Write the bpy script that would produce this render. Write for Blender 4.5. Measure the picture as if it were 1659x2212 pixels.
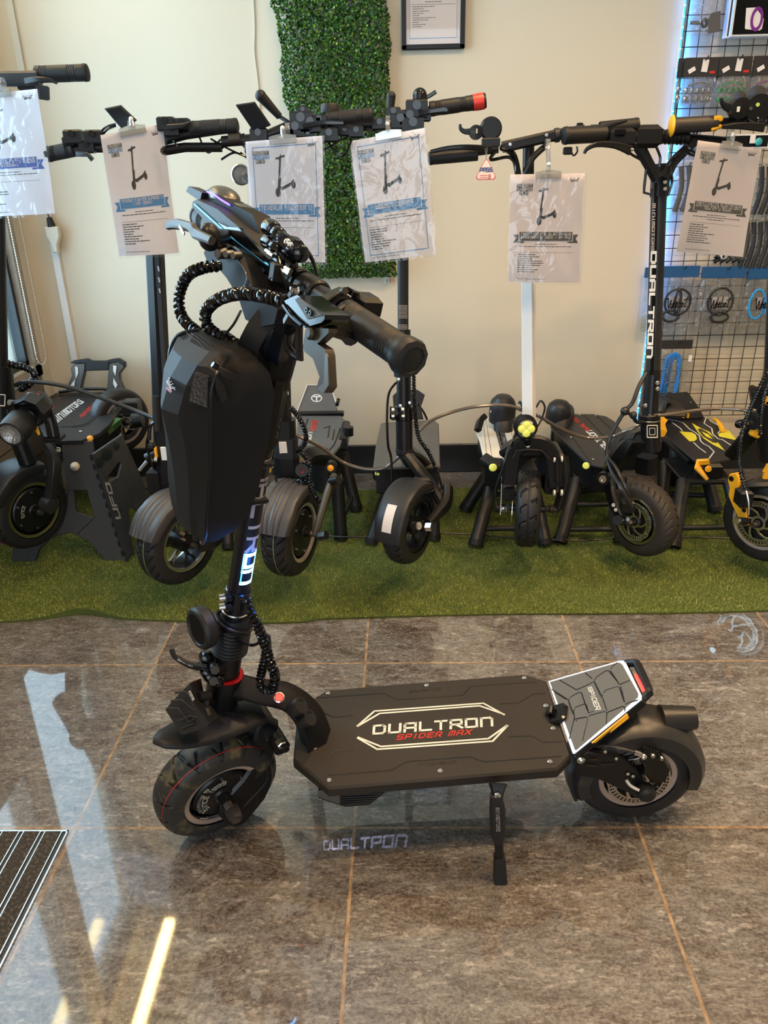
import bpy, math, random
from math import sin, cos, pi, radians, sqrt, atan2
from mathutils import Vector as V, Matrix
random.seed(7)
for o in list(bpy.data.objects): bpy.data.objects.remove(o)
SC = bpy.context.scene
COL = SC.collection
# ------------------------------------------------------------------ camera
CW, CH, CF = 1659, 2212, 1690.0
YAW, PITCH, ROLL, CAMH = 0.02675, 0.41959, -0.02203, 1.2914
fw_ = V((-sin(YAW)*cos(PITCH), cos(YAW)*cos(PITCH), -sin(PITCH)))
r0_ = V((cos(YAW), sin(YAW), 0)); u0_ = r0_.cross(fw_)
cr_ = r0_*cos(ROLL)+u0_*sin(ROLL); cu_ = -r0_*sin(ROLL)+u0_*cos(ROLL)
CO = V((0, 0, CAMH))
cam = bpy.data.cameras.new('camera'); co = bpy.data.objects.new('camera', cam); COL.objects.link(co)
R_ = Matrix((cr_, cu_, -fw_)).transposed().to_4x4(); R_.translation = CO; co.matrix_world = R_
cam.sensor_fit = 'VERTICAL'; cam.sensor_height = 36; cam.lens = 36*CF/CH
cam.clip_start = 0.02
SC.camera = co
# ------------------------------------------------------------------ colour management
vs = SC.view_settings; vs.view_transform = 'Standard'; vs.look = 'None'; vs.exposure = EXPOSURE = 0.26; vs.gamma = 1; vs.use_curve_mapping = False
SC.cycles.max_bounces = 8; SC.cycles.transparent_max_bounces = 12; SC.cycles.caustics_reflective = False; SC.cycles.caustics_refractive = False
SC.cycles.sample_clamp_indirect = 6
SC.cycles.use_denoising = True
# ------------------------------------------------------------------ world and lights
w = bpy.data.worlds.new('world'); SC.world = w; w.use_nodes = True
w.node_tree.nodes['Background'].inputs[0].default_value = (.72, .86, 1, 1); w.node_tree.nodes['Background'].inputs[1].default_value = 1.2
WALLY, WX, CEIL, RX, BY = 3.342, -1.53, 2.75, 3.2, -2.6
def area(name, loc, target, sx, sy, power, col, spread=180):
    l = bpy.data.lights.new(name, 'AREA'); l.shape = 'RECTANGLE'; l.size = sx; l.size_y = sy; l.energy = power; l.color = col; l.spread = radians(spread)
    o = bpy.data.objects.new(name, l); COL.objects.link(o); o.location = loc
    o.rotation_euler = (V(target)-V(loc)).to_track_quat('-Z', 'Y').to_euler(); return o
area('daylight_street_side', (-1.80, 2.75, 1.8), (0, 2.75, 1.8), 3.1, 2.8, 270, (.56, .76, 1))
area('daylight_shopfront', (-.35, -2.5, 1.35), (-.35, 0, 1.1), 2.0, 2.3, 38, (.80, .89, 1))
SPOTS = [(.45, .8), (1.3, .9), (1.25, 1.9), (.3, 2.0), (-.5, .5), (2.0, 1.5)]
# ------------------------------------------------------------------ helpers
def cam_ray(u, v): return fw_ + cr_*((u-CW/2)/CF) - cu_*((v-CH/2)/CF)
def on_plane(u, v, P, n):
    d = cam_ray(u, v); P = V(P); n = V(n); return CO + d*((P-CO).dot(n)/d.dot(n))
def PY(u, v, Y): return on_plane(u, v, (0, Y, 0), (0, 1, 0))
def PZ(u, v, Z): return on_plane(u, v, (0, 0, Z), (0, 0, 1))
def PX(u, v, X): return on_plane(u, v, (X, 0, 0), (1, 0, 0))
def PD(u, v, d): return CO + cam_ray(u, v)*d

def mat(name, base=(.5, .5, .5), rough=.5, metal=0, spec=.5, noise=None, bump=None, coat=0, emis=None, estr=1, alpha=1, trans=0, sheen=0):
    m = bpy.data.materials.new(name); m.use_nodes = True; nt = m.node_tree; N = nt.nodes; L = nt.links; b = N['Principled BSDF']
    b.inputs['Base Color'].default_value = (*base, 1); b.inputs['Roughness'].default_value = rough; b.inputs['Metallic'].default_value = metal
    b.inputs['Specular IOR Level'].default_value = spec; b.inputs['Coat Weight'].default_value = coat; b.inputs['Alpha'].default_value = alpha
    b.inputs['Transmission Weight'].default_value = trans
    if emis: b.inputs['Emission Color'].default_value = (*emis, 1); b.inputs['Emission Strength'].default_value = estr
    if noise or bump:
        tc = N.new('ShaderNodeTexCoord')
    if noise:
        sc_, col2, lo, hi = noise
        n = N.new('ShaderNodeTexNoise'); n.inputs['Scale'].default_value = sc_; n.inputs['Detail'].default_value = 4
        L.new(tc.outputs['Object'], n.inputs['Vector'])
        r = N.new('ShaderNodeValToRGB'); r.color_ramp.elements[0].position = lo; r.color_ramp.elements[1].position = hi
        r.color_ramp.elements[0].color = (*base, 1); r.color_ramp.elements[1].color = (*col2, 1)
        L.new(n.outputs['Fac'], r.inputs[0]); L.new(r.outputs[0], b.inputs['Base Color'])
    if bump:
        sc_, st, dist = bump
        n = N.new('ShaderNodeTexNoise'); n.inputs['Scale'].default_value = sc_; n.inputs['Detail'].default_value = 3
        L.new(tc.outputs['Object'], n.inputs['Vector'])
        bp = N.new('ShaderNodeBump'); bp.inputs['Strength'].default_value = st; bp.inputs['Distance'].default_value = dist
        L.new(n.outputs['Fac'], bp.inputs['Height']); L.new(bp.outputs[0], b.inputs['Normal'])
    return m

class MB:
    def __init__(s): s.v = []; s.f = []; s.m = []; s.mats = []
    def mi(s, m):
        if m not in s.mats: s.mats.append(m)
        return s.mats.index(m)
    def add(s, m, vs, fs):
        k = len(s.v); i = s.mi(m); s.v += [tuple(p) for p in vs]; s.f += [tuple(k+j for j in f) for f in fs]; s.m += [i]*len(fs)
    def quad(s, m, a, b, c, d): s.add(m, [a, b, c, d], [(0, 1, 2, 3)])
    def poly(s, m, pts): s.add(m, pts, [tuple(range(len(pts)))])
    def prism(s, m, pts, h0, h1, M=None, bev=0, mside=None):
        n = len(pts); M = M or Matrix()
        ar = sum(pts[i][0]*pts[(i+1) % n][1]-pts[(i+1) % n][0]*pts[i][1] for i in range(n))
        if ar < 0: pts = pts[::-1]
        def inset(d):
            out = []
            for i in range(n):
                p = V((pts[i][0], pts[i][1])); a = V((pts[i-1][0], pts[i-1][1])); b = V((pts[(i+1) % n][0], pts[(i+1) % n][1]))
                e1 = p-a; e2 = b-p
                if e1.length < 1e-9 or e2.length < 1e-9: out.append(p); continue
                e1.normalize(); e2.normalize(); n1 = V((-e1.y, e1.x)); n2 = V((-e2.y, e2.x)); t = n1+n2
                if t.length < 1e-6: out.append(p+n1*d); continue
                t.normalize(); out.append(p+t*(d/max(.4, t.dot(n1))))
            return out
        base = [V((p[0], p[1])) for p in pts]
        rings = [(base, h0), (base, h1)] if not bev else [(inset(bev), h0), (base, h0+bev), (base, h1-bev), (inset(bev), h1)]
        vs = [M @ V((p.x, p.y, h)) for r, h in rings for p in r]
        fs = []
        for k in range(len(rings)-1):
            for i in range(n): j = (i+1) % n; fs.append((k*n+i, k*n+j, (k+1)*n+j, (k+1)*n+i))
        top = tuple((len(rings)-1)*n+i for i in range(n)); bot = tuple(range(n))[::-1]
        if mside: s.add(mside, vs, fs+[bot]); s.add(m, [vs[i] for i in top], [tuple(range(n))])
        else: s.add(m, vs, fs+[bot, top])
    def box(s, m, c, size, R=None, bev=0):
        M = (R.to_4x4() if R else Matrix()); M = Matrix.Translation(V(c)) @ M
        x, y, z = size[0]/2, size[1]/2, size[2]/2
        s.prism(m, [(-x, -y), (x, -y), (x, y), (-x, y)], -z, z, M, bev)
    def bx(s, m, x0, x1, y0, y1, z0, z1, bev=0): s.box(m, ((x0+x1)/2, (y0+y1)/2, (z0+z1)/2), (abs(x1-x0), abs(y1-y0), abs(z1-z0)), None, bev)
    def lathe(s, m, prof, O, ax, n=32, caps=True, x=None, arc=None):
        F = frame(ax, x); O = V(O); k = len(prof); vs = []
        full = arc is None; a0, a1 = (0, 2*pi) if full else arc
        cnt = n if full else n+1
        for i in range(cnt):
            t = a0+(a1-a0)*i/n
            for r, z in prof: vs.append(O+F @ V((r*cos(t), r*sin(t), z)))
        fs = []
        for i in range(n):
            j = (i+1) % cnt if full else i+1
            for q in range(k-1): fs.append((i*k+q, j*k+q, j*k+q+1, i*k+q+1))
        if caps and full:
            for q, rev in ((0, True), (k-1, False)):
                if prof[q][0] > 1e-6:
                    c = tuple(i*k+q for i in range(n)); fs.append(c[::-1] if rev else c)
        s.add(m, vs, fs)
    def cyl(s, m, a, b, r, r2=None, n=20, bev=0):
        a = V(a); b = V(b); d = b-a; L = d.length; r2 = r if r2 is None else r2
        p = [(r, 0), (r2, L)] if not bev else [(max(r-bev, 1e-4), 0), (r, bev), (r2, L-bev), (max(r2-bev, 1e-4), L)]
        s.lathe(m, p, a, d, n)
    def tube(s, m, pts, r, n=8, closed=False, sub=0, caps=True, flat=1.0, up=None):
        pts = [V(p) for p in pts]; rr = r if isinstance(r, (list, tuple)) else [r]*len(pts)
        if sub:
            P = []; Q = []; N = len(pts); rng = range(N if closed else N-1)
            for i in rng:
                g = (lambda k: pts[k % N]) if closed else (lambda k: pts[min(max(k, 0), N-1)])
                p0, p1, p2, p3 = g(i-1), g(i), g(i+1), g(i+2)
                for k in range(sub):
                    t = k/sub; P.append(.5*((2*p1)+(p2-p0)*t+(2*p0-5*p1+4*p2-p3)*t*t+(3*p1-p0-3*p2+p3)*t**3)); Q.append(rr[i]*(1-t)+rr[(i+1) % N]*t)
            if not closed: P.append(pts[-1]); Q.append(rr[-1])
            pts, rr = P, Q
        N = len(pts); vs = []; X = None
        for i in range(N):
            if closed: T = pts[(i+1) % N]-pts[i-1]
            else: T = pts[min(i+1, N-1)]-pts[max(i-1, 0)]
            if T.length < 1e-9: T = V((0, 0, 1))
            T.normalize()
            if up is not None: X = V(up)-T*V(up).dot(T)
            elif X is None:
                X = T.orthogonal()
            else: X = X-T*X.dot(T)
            if X.length < 1e-6: X = T.orthogonal()
            X.normalize(); Y = T.cross(X)
            for k in range(n):
                a = 2*pi*k/n; vs.append(pts[i]+(X*cos(a)*flat+Y*sin(a))*rr[i])
        fs = []
        for i in range(N if closed else N-1):
            j = (i+1) % N
            for k in range(n): l = (k+1) % n; fs.append((i*n+k, i*n+l, j*n+l, j*n+k))
        if caps and not closed: fs.append(tuple(range(n))[::-1]); fs.append(tuple((N-1)*n+k for k in range(n)))
        s.add(m, vs, fs); return pts
    def ribbon(s, m, pts, w, t, up, bev=.2, sub=0):
        # rectangular bar swept along pts; w across, t along 'up'
        pts = [V(p) for p in pts]; ww = w if isinstance(w, (list, tuple)) else [w]*len(pts); tt = t if isinstance(t, (list, tuple)) else [t]*len(pts)
        if sub:
            P = []; A = []; B = []; N = len(pts)
            for i in range(N-1):
                g = lambda k: pts[min(max(k, 0), N-1)]
                p0, p1, p2, p3 = g(i-1), g(i), g(i+1), g(i+2)
                for k in range(sub):
                    q = k/sub; P.append(.5*((2*p1)+(p2-p0)*q+(2*p0-5*p1+4*p2-p3)*q*q+(3*p1-p0-3*p2+p3)*q**3)); A.append(ww[i]*(1-q)+ww[i+1]*q); B.append(tt[i]*(1-q)+tt[i+1]*q)
            P.append(pts[-1]); A.append(ww[-1]); B.append(tt[-1]); pts, ww, tt = P, A, B
        N = len(pts); vs = []; up = V(up)
        for i in range(N):
            T = (pts[min(i+1, N-1)]-pts[max(i-1, 0)]).normalized(); Y = (up-T*up.dot(T)).normalized(); X = T.cross(Y)
            a, b = ww[i]/2, tt[i]/2; c = bev*min(a, b)*2
            for x, y in ((a-c, -b), (a, -b+c), (a, b-c), (a-c, b), (-a+c, b), (-a, b-c), (-a, -b+c), (-a+c, -b)): vs.append(pts[i]+X*x+Y*y)
        fs = [(i*8+k, i*8+(k+1) % 8, (i+1)*8+(k+1) % 8, (i+1)*8+k) for i in range(N-1) for k in range(8)]
        fs += [tuple(range(8))[::-1], tuple((N-1)*8+k for k in range(8))]
        s.add(m, vs, fs)
    def sph(s, m, c, r, sc=(1, 1, 1), R=None, n=16, k=10):
        c = V(c); R = R or Matrix.Identity(3); vs = []
        for i in range(k+1):
            p = pi*i/k
            for j in range(n): t = 2*pi*j/n; vs.append(c+R @ V((r*sc[0]*sin(p)*cos(t), r*sc[1]*sin(p)*sin(t), r*sc[2]*cos(p))))
        s.add(m, vs, [(i*n+j, (i+1)*n+j, (i+1)*n+(j+1) % n, i*n+(j+1) % n) for i in range(k) for j in range(n)])
    def loft(s, m, rings, caps=True, closed=True):
        n = len(rings[0]); vs = [p for r in rings for p in r]; fs = []
        for i in range(len(rings)-1):
            for j in range(n if closed else n-1): k = (j+1) % n; fs.append((i*n+j, i*n+k, (i+1)*n+k, (i+1)*n+j))
        if caps: fs.append(tuple(range(n))[::-1]); fs.append(tuple((len(rings)-1)*n+j for j in range(n)))
        s.add(m, vs, fs)
    def build(s, name, parent=None, label=None, smooth=35, loc=None, kind=None):
        me = bpy.data.meshes.new(name); off = V((0, 0, 0)); p = parent
        while p is not None: off += V(p.location); p = p.parent
        if parent is None:
            if loc is None:
                xs = [q[0] for q in s.v]; ys = [q[1] for q in s.v]; zs = [q[2] for q in s.v]
                loc = ((min(xs)+max(xs))/2, (min(ys)+max(ys))/2, min(zs))
            off = V(loc)
        me.from_pydata([(a-off.x, b-off.y, c-off.z) for a, b, c in s.v], [], s.f)
        for m in s.mats: me.materials.append(m)
        me.polygons.foreach_set('material_index', s.m)
        if smooth:
            me.polygons.foreach_set('use_smooth', [True]*len(s.f)); me.update(); me.set_sharp_from_angle(angle=radians(smooth))
        me.update(); me.validate()
        o = bpy.data.objects.new(name, me); COL.objects.link(o)
        if parent is None: o.location = off
        else: o.parent = parent
        if label: o['label'] = label
        if kind: o['kind'] = kind
        return o

def frame(ax, x=None):
    z = V(ax).normalized()
    if x is None: x = z.orthogonal()
    x = V(x); x = (x-z*x.dot(z)).normalized(); y = z.cross(x)
    return Matrix((x, y, z)).transposed()
def fr4(O, x, y):
    x = V(x).normalized(); y = V(y); y = (y-x*y.dot(x)).normalized(); z = x.cross(y)
    M = Matrix((x, y, z)).transposed().to_4x4(); M.translation = V(O); return M
def thing(name, label, cat, loc, group=None):
    o = bpy.data.objects.new(name, None); COL.objects.link(o); o.location = loc; o['label'] = label; o['category'] = cat; o.empty_display_size = .05
    if group: o['group'] = group
    return o
def tag(o, label, cat, group=None, kind=None):
    o['label'] = label; o['category'] = cat
    if group: o['group'] = group
    if kind: o['kind'] = kind
    return o
def struct(mb, name, **k):
    o = mb.build(name, **k); o['kind'] = 'structure'; return o
def dup(root, loc, label=None, group=None):
    r = root.copy(); COL.objects.link(r); r.location = loc
    if label: r['label'] = label
    if group: r['group'] = group
    for ch in list(root.children):
        c = ch.copy(); COL.objects.link(c); c.parent = r
        for g in ch.children:
            d = g.copy(); COL.objects.link(d); d.parent = c
    return r

# squared stroke lettering, 4 wide and 4 high
G = dict(A='00031444|04440|0242', B='0004343443.5322212|02 ', )
GL = {
'A': [[(0,0),(0,3.3),(.7,4),(4,4),(4,0)],[(0,1.7),(4,1.7)]], 'B': [[(0,0),(0,4),(3.5,4),(3.8,3.2),(3.2,2.1),(0,2.1)],[(3.2,2.1),(4,1.5),(4,.5),(3.5,0),(0,0)]],
'C': [[(4,4),(0,4),(0,0),(4,0)]], 'D': [[(0,0),(0,4),(3.2,4),(4,3.2),(4,.8),(3.2,0),(0,0)]], 'E': [[(4,4),(0,4),(0,0),(4,0)],[(0,2),(3.4,2)]],
'F': [[(4,4),(0,4),(0,0)],[(0,2),(3.4,2)]], 'G': [[(4,4),(0,4),(0,0),(4,0),(4,2),(2,2)]], 'H': [[(0,0),(0,4)],[(4,0),(4,4)],[(0,2),(4,2)]],
'I': [[(2,0),(2,4)]], 'J': [[(4,4),(4,0),(0,0),(0,1)]], 'K': [[(0,0),(0,4)],[(4,4),(.6,2),(4,0)]], 'L': [[(0,4),(0,0),(4,0)]],
'M': [[(0,0),(0,4),(4,4),(4,0)],[(2,4),(2,0)]], 'N': [[(0,0),(0,4),(3.2,4),(4,3.2),(4,0)]], 'O': [[(0,0),(0,4),(4,4),(4,0),(0,0)]],
'P': [[(0,0),(0,4),(4,4),(4,1.7),(0,1.7)]], 'Q': [[(0,0),(0,4),(4,4),(4,0),(0,0)],[(2.6,1.3),(4.3,-.6)]], 'R': [[(0,0),(0,4),(4,4),(4,1.8),(0,1.8)],[(1.8,1.8),(4.2,0)]],
'S': [[(4,4),(0,4),(0,2),(4,2),(4,0),(0,0)]], 'T': [[(0,4),(4,4)],[(2,4),(2,0)]], 'U': [[(0,4),(0,0),(4,0),(4,4)]], 'V': [[(0,4),(2,0),(4,4)]],
'W': [[(0,4),(0,0),(4,0),(4,4)],[(2,0),(2,3)]], 'X': [[(0,0),(4,4)],[(0,4),(4,0)]], 'Y': [[(0,4),(2,2),(4,4)],[(2,2),(2,0)]], 'Z': [[(0,4),(4,4),(0,0),(4,0)]],
'0': [[(0,0),(0,4),(4,4),(4,0),(0,0)]], '1': [[(1,3.4),(2.2,4),(2.2,0)]], '2': [[(0,4),(4,4),(4,2),(0,2),(0,0),(4,0)]], '3': [[(0,4),(4,4),(4,0),(0,0)],[(1,2),(4,2)]],
'4': [[(0,4),(0,1.6),(4,1.6)],[(3,4),(3,0)]], '5': [[(4,4),(0,4),(0,2),(4,2),(4,0),(0,0)]], '6': [[(4,4),(0,4),(0,0),(4,0),(4,2),(0,2)]], '7': [[(0,4),(4,4),(2,0)]],
'8': [[(0,0),(0,4),(4,4),(4,0),(0,0)],[(0,2),(4,2)]], '9': [[(0,0),(4,0),(4,4),(0,4),(0,2),(4,2)]], '-': [[(.8,2),(3.2,2)]], '(': [[(3,4),(1.8,3),(1.8,1),(3,0)]], ')': [[(1,4),(2.2,3),(2.2,1),(1,0)]],
'.': [[(1.8,0),(2.2,0)]], ' ': []}
SUBDIV = [1]
def strokes(mb, m, lines, fn, hw, square=True):
    for ln in lines:
        for i in range(len(ln)-1):
            a = V((ln[i][0], ln[i][1], 0)); b = V((ln[i+1][0], ln[i+1][1], 0)); d = b-a
            if d.length < 1e-9: continue
            d.normalize(); e = d*(hw if square else 0); n = V((-d.y, d.x, 0))*hw
            a2, b2 = a-e, b+e; K = SUBDIV[0]
            for k in range(K):
                p0 = a2.lerp(b2, k/K); p1 = a2.lerp(b2, (k+1)/K); mb.add(m, [fn(p.x, p.y) for p in (p0-n, p1-n, p1+n, p0+n)], [(0, 1, 2, 3)])
def text(mb, m, s, fn, w=1, h=1, stroke=.5, gap=1.6, shear=0, x0=0, y0=0, narrow='I1.'):
    # writes s inside the w x h box of fn's (s, t) coordinates
    adv = []; x = 0
    for c in s:
        cw = 2.2 if c in narrow else 4
        if c == ' ': cw = 2
        adv.append((x-(.9 if c in narrow else 0), cw)); x += cw+gap
    tot = x-gap; asp = (w/tot)
    for c, (ax, cw) in zip(s, adv):
        for ln in GL.get(c.upper(), []):
            # thickness in letter units; map via fn from letter space
            def f2(px, py, ax=ax): return fn(x0+(ax+px+shear*py)*w/tot, y0+py*h/4)
            strokes(mb, m, [ln], f2, stroke/2)
def quadfn(bl, br, tl, tr, off=0):
    bl, br, tl, tr = map(V, (bl, br, tl, tr)); n = (br-bl).cross(tl-bl).normalized()*off
    return lambda s, t: (bl*(1-s)+br*s)*(1-t)+(tl*(1-s)+tr*s)*t+n
def words(mb, m, fn, x0, x1, y, h, seed=0):
    r = random.Random(seed); x = x0
    while x < x1-.01:
        e = min(x+r.uniform(.02, .07), x1); mb.quad(m, fn(x, y), fn(e, y), fn(e, y+h), fn(x, y+h)); x = e+.008
WEEB = [[(0,3.2),(.5,3.6),(.9,1),(1.1,.4),(1.7,2.8),(1.9,.5),(2.3,.5),(3.2,3.8)],[(2.5,1.2),(3.1,1.8),(2.9,2.3),(2.5,1.6),(2.7,.7),(3.4,1)],[(3.5,1.2),(4.1,1.8),(3.9,2.3),(3.5,1.6),(3.7,.7),(4.4,1)],
 [(4.9,4),(4.4,.8),(5,.8),(5.3,1.8),(4.8,2)],[(5.8,2),(5.5,1),(6,.8),(6.3,1.8),(5.8,2.1)],[(7.6,4),(6.7,.8),(7.2,.8)],[(6.4,2.9),(8.8,3.5)]]
def script_text(mb, m, fn, hw=.16, x0=0, y0=0, w=1, h=1):
    strokes(mb, m, WEEB, lambda x, y: fn(x0+x*w/8.8, y0+y*h/4), hw)
# ------------------------------------------------------------------ materials
def floor_mat():
    m = bpy.data.materials.new('stone_tile'); m.use_nodes = True; nt = m.node_tree; N = nt.nodes; L = nt.links; b = N['Principled BSDF']
    tc = N.new('ShaderNodeTexCoord')
    def vm(op, a, c):
        n = N.new('ShaderNodeVectorMath'); n.operation = op
        for k, x in enumerate((a, c)):
            if x is None: continue
            if isinstance(x, tuple): n.inputs[k].default_value = x
            else: L.new(x, n.inputs[k])
        return n.outputs[0]
    def mm(op, *a):
        n = N.new('ShaderNodeMath'); n.operation = op
        for k, x in enumerate(a):
            if isinstance(x, (int, float)): n.inputs[k].default_value = x
            else: L.new(x, n.inputs[k])
        return n.outputs[0]
    def noise(vec, sc, det=4, dist=0, rough=.5):
        n = N.new('ShaderNodeTexNoise'); n.inputs['Scale'].default_value = sc; n.inputs['Detail'].default_value = det; n.inputs['Distortion'].default_value = dist; n.inputs['Roughness'].default_value = rough
        L.new(vec, n.inputs['Vector']); return n.outputs['Fac']
    def ramp(f, stops):
        r = N.new('ShaderNodeValToRGB'); e = r.color_ramp.elements
        while len(e) < len(stops): e.new(.5)
        for q, (p, c) in zip(e, stops): q.position = p; q.color = (*c, 1) if len(c) == 3 else c
        L.new(f, r.inputs[0]); return r.outputs[0]
    def mix(f, a, c, t='MIX'):
        n = N.new('ShaderNodeMix'); n.data_type = 'RGBA'; n.blend_type = t
        if isinstance(f, (int, float)): n.inputs[0].default_value = f
        else: L.new(f, n.inputs[0])
        for k, x in ((6, a), (7, c)):
            if isinstance(x, tuple): n.inputs[k].default_value = (*x, 1)
            else: L.new(x, n.inputs[k])
        return n.outputs[2]
    p = vm('DIVIDE', vm('SUBTRACT', tc.outputs['Object'], (-.7114, 1.2457, 0)), (.6, .6, 1))
    fl = vm('FLOOR', p, None); fr = vm('FRACTION', p, None)
    sp = N.new('ShaderNodeSeparateXYZ'); L.new(fr, sp.inputs[0])
    ex = mm('MINIMUM', sp.outputs[0], mm('SUBTRACT', 1, sp.outputs[0])); ey = mm('MINIMUM', sp.outputs[1], mm('SUBTRACT', 1, sp.outputs[1]))
    wob = mm('MULTIPLY', mm('SUBTRACT', noise(tc.outputs['Object'], 30, 2), .5), .004)
    e = mm('ADD', mm('MINIMUM', ex, ey), wob)
    gr = mm('LESS_THAN', e, .0052)
    wn = N.new('ShaderNodeTexWhiteNoise'); wn.noise_dimensions = '2D'; L.new(fl, wn.inputs['Vector'])
    q = vm('ADD', tc.outputs['Object'], vm('MULTIPLY', wn.outputs['Color'], (9, 7, 5)))
    mp = N.new('ShaderNodeMapping'); mp.inputs['Rotation'].default_value = (0, 0, .5); mp.inputs['Scale'].default_value = (1, 2.6, 1); L.new(q, mp.inputs[0])
    n1 = noise(mp.outputs[0], 2.6, 6, 2.2, .62); n2 = noise(mp.outputs[0], 11, 5, 1.4, .68); n3 = noise(q, 150, 2, 0, .6); n4 = noise(mp.outputs[0], 34, 4, 1.2, .6)
    f = mm('ADD', mm('ADD', mm('MULTIPLY', n1, .42), mm('MULTIPLY', n2, .34)), mm('MULTIPLY', n4, .24))
    c = ramp(f, [(.36, (.038, .026, .020)), (.44, (.075, .056, .045)), (.485, (.110, .098, .090)), (.52, (.135, .130, .125)), (.57, (.18, .178, .172)), (.66, (.36, .35, .335))])
    c = mix(.28, c, ramp(n3, [(.38, (.03, .025, .022)), (.60, (.30, .29, .28))]))
    dn = N.new('ShaderNodeTexNoise'); dn.inputs['Scale'].default_value = 14; L.new(mp.outputs[0], dn.inputs['Vector'])
    v2 = N.new('ShaderNodeTexVoronoi'); v2.inputs['Scale'].default_value = 62; L.new(vm('ADD', mp.outputs[0], vm('MULTIPLY', dn.outputs['Color'], (.10, .10, .0))), v2.inputs['Vector'])
    sv = N.new('ShaderNodeSeparateXYZ'); L.new(v2.outputs['Color'], sv.inputs[0])
    c = mix(1, c, ramp(sv.outputs[0], [(0, (.72, .69, .67)), (.5, (.95, .94, .93)), (.88, (1.05, 1.05, 1.05)), (1, (1.7, 1.69, 1.67))]), 'MULTIPLY')
    vein = mm('ABSOLUTE', mm('SUBTRACT', noise(mp.outputs[0], 5.5, 8, 2.8, .72), .5))
    c = mix(ramp(vein, [(0, (.5, .5, .5)), (.022, (0, 0, 0))]), c, (.33, .31, .285))
    vein2 = mm('ABSOLUTE', mm('SUBTRACT', noise(q, 4.2, 8, 2.2, .75), .47))
    c = mix(ramp(vein2, [(0, (.5, .5, .5)), (.016, (0, 0, 0))]), c, (.035, .024, .018))
    vo = N.new('ShaderNodeTexVoronoi'); vo.inputs['Scale'].default_value = 26; L.new(mp.outputs[0], vo.inputs['Vector'])
    fleck = mm('MULTIPLY', mm('LESS_THAN', vo.outputs['Distance'], .16), mm('GREATER_THAN', n2, .47))
    c = mix(mm('MULTIPLY', fleck, .55), c, (.36, .34, .32))
    grc = ramp(noise(tc.outputs['Object'], 40, 3), [(.35, (.20, .13, .075)), (.65, (.40, .29, .18))])
    c = mix(gr, c, grc); L.new(c, b.inputs['Base Color'])
    b.inputs['Coat Weight'].default_value = 1; b.inputs['Coat IOR'].default_value = 1.72; b.inputs['Coat Roughness'].default_value = .035; ro = mm('ADD', mm('MULTIPLY', noise(q, 9, 3), .15), .34); ro = mm('ADD', ro, mm('MULTIPLY', gr, .4)); L.new(ro, b.inputs['Roughness'])
    b.inputs['Specular IOR Level'].default_value = .4
    bp = N.new('ShaderNodeBump'); bp.inputs['Strength'].default_value = .5; bp.inputs['Distance'].default_value = .0006
    hh = mm('SUBTRACT', mm('MULTIPLY', noise(q, 260, 2), .05), mm('MULTIPLY', gr, 2.5)); L.new(hh, bp.inputs['Height']); L.new(bp.outputs[0], b.inputs['Normal'])
    return m
def glassy(name, tint=(1, 1, 1), gloss=.12, rough=.02, bump=None, wfac=.0):
    m = bpy.data.materials.new(name); m.use_nodes = True; nt = m.node_tree; N = nt.nodes; L = nt.links; N.remove(N['Principled BSDF'])
    t = N.new('ShaderNodeBsdfTransparent'); t.inputs[0].default_value = (*tint, 1); g = N.new('ShaderNodeBsdfGlossy'); g.inputs['Roughness'].default_value = rough
    d = N.new('ShaderNodeBsdfDiffuse'); d.inputs[0].default_value = (.8, .8, .8, 1)
    lw = N.new('ShaderNodeLayerWeight'); lw.inputs['Blend'].default_value = .25
    mr = N.new('ShaderNodeMath'); mr.operation = 'MULTIPLY_ADD'; mr.inputs[1].default_value = .7; mr.inputs[2].default_value = gloss; L.new(lw.outputs['Fresnel'], mr.inputs[0])
    mx = N.new('ShaderNodeMixShader'); L.new(mr.outputs[0], mx.inputs[0]); L.new(t.outputs[0], mx.inputs[1]); L.new(g.outputs[0], mx.inputs[2])
    m2 = N.new('ShaderNodeMixShader'); m2.inputs[0].default_value = wfac; L.new(mx.outputs[0], m2.inputs[1]); L.new(d.outputs[0], m2.inputs[2])
    L.new(m2.outputs[0], N['Material Output'].inputs[0])
    if bump:
        tc = N.new('ShaderNodeTexCoord'); n = N.new('ShaderNodeTexNoise'); n.inputs['Scale'].default_value = bump[0]; n.inputs['Distortion'].default_value = 1.5; L.new(tc.outputs['Object'], n.inputs['Vector'])
        bp = N.new('ShaderNodeBump'); bp.inputs['Strength'].default_value = bump[1]; bp.inputs['Distance'].default_value = bump[2]; L.new(n.outputs['Fac'], bp.inputs['Height']); L.new(bp.outputs[0], g.inputs['Normal'])
    return m
def mesh_mat():
    m = mat('perforated_carbon', (.02, .02, .022), .45); nt = m.node_tree; N = nt.nodes; L = nt.links; b = N['Principled BSDF']
    tc = N.new('ShaderNodeTexCoord'); v = N.new('ShaderNodeTexVoronoi'); v.inputs['Scale'].default_value = 210; L.new(tc.outputs['Object'], v.inputs['Vector'])
    bp = N.new('ShaderNodeBump'); bp.inputs['Strength'].default_value = .9; bp.inputs['Distance'].default_value = .002; L.new(v.outputs['Distance'], bp.inputs['Height']); L.new(bp.outputs[0], b.inputs['Normal'])
    return m
m_floor = floor_mat()
m_wall = mat('painted_wall', (.65, .575, .445), .75, bump=(90, .15, .0006))
m_lwall = mat('window_wall_paint', (.62, .57, .48), .7)
m_ceil = mat('ceiling_paint', (.62, .60, .56), .9)
m_base = mat('dark_baseboard', (.012, .014, .017), .35)
m_frame = mat('beige_window_frame', (.33, .29, .23), .5, noise=(14, (.27, .23, .18), .4, .6))
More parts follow.
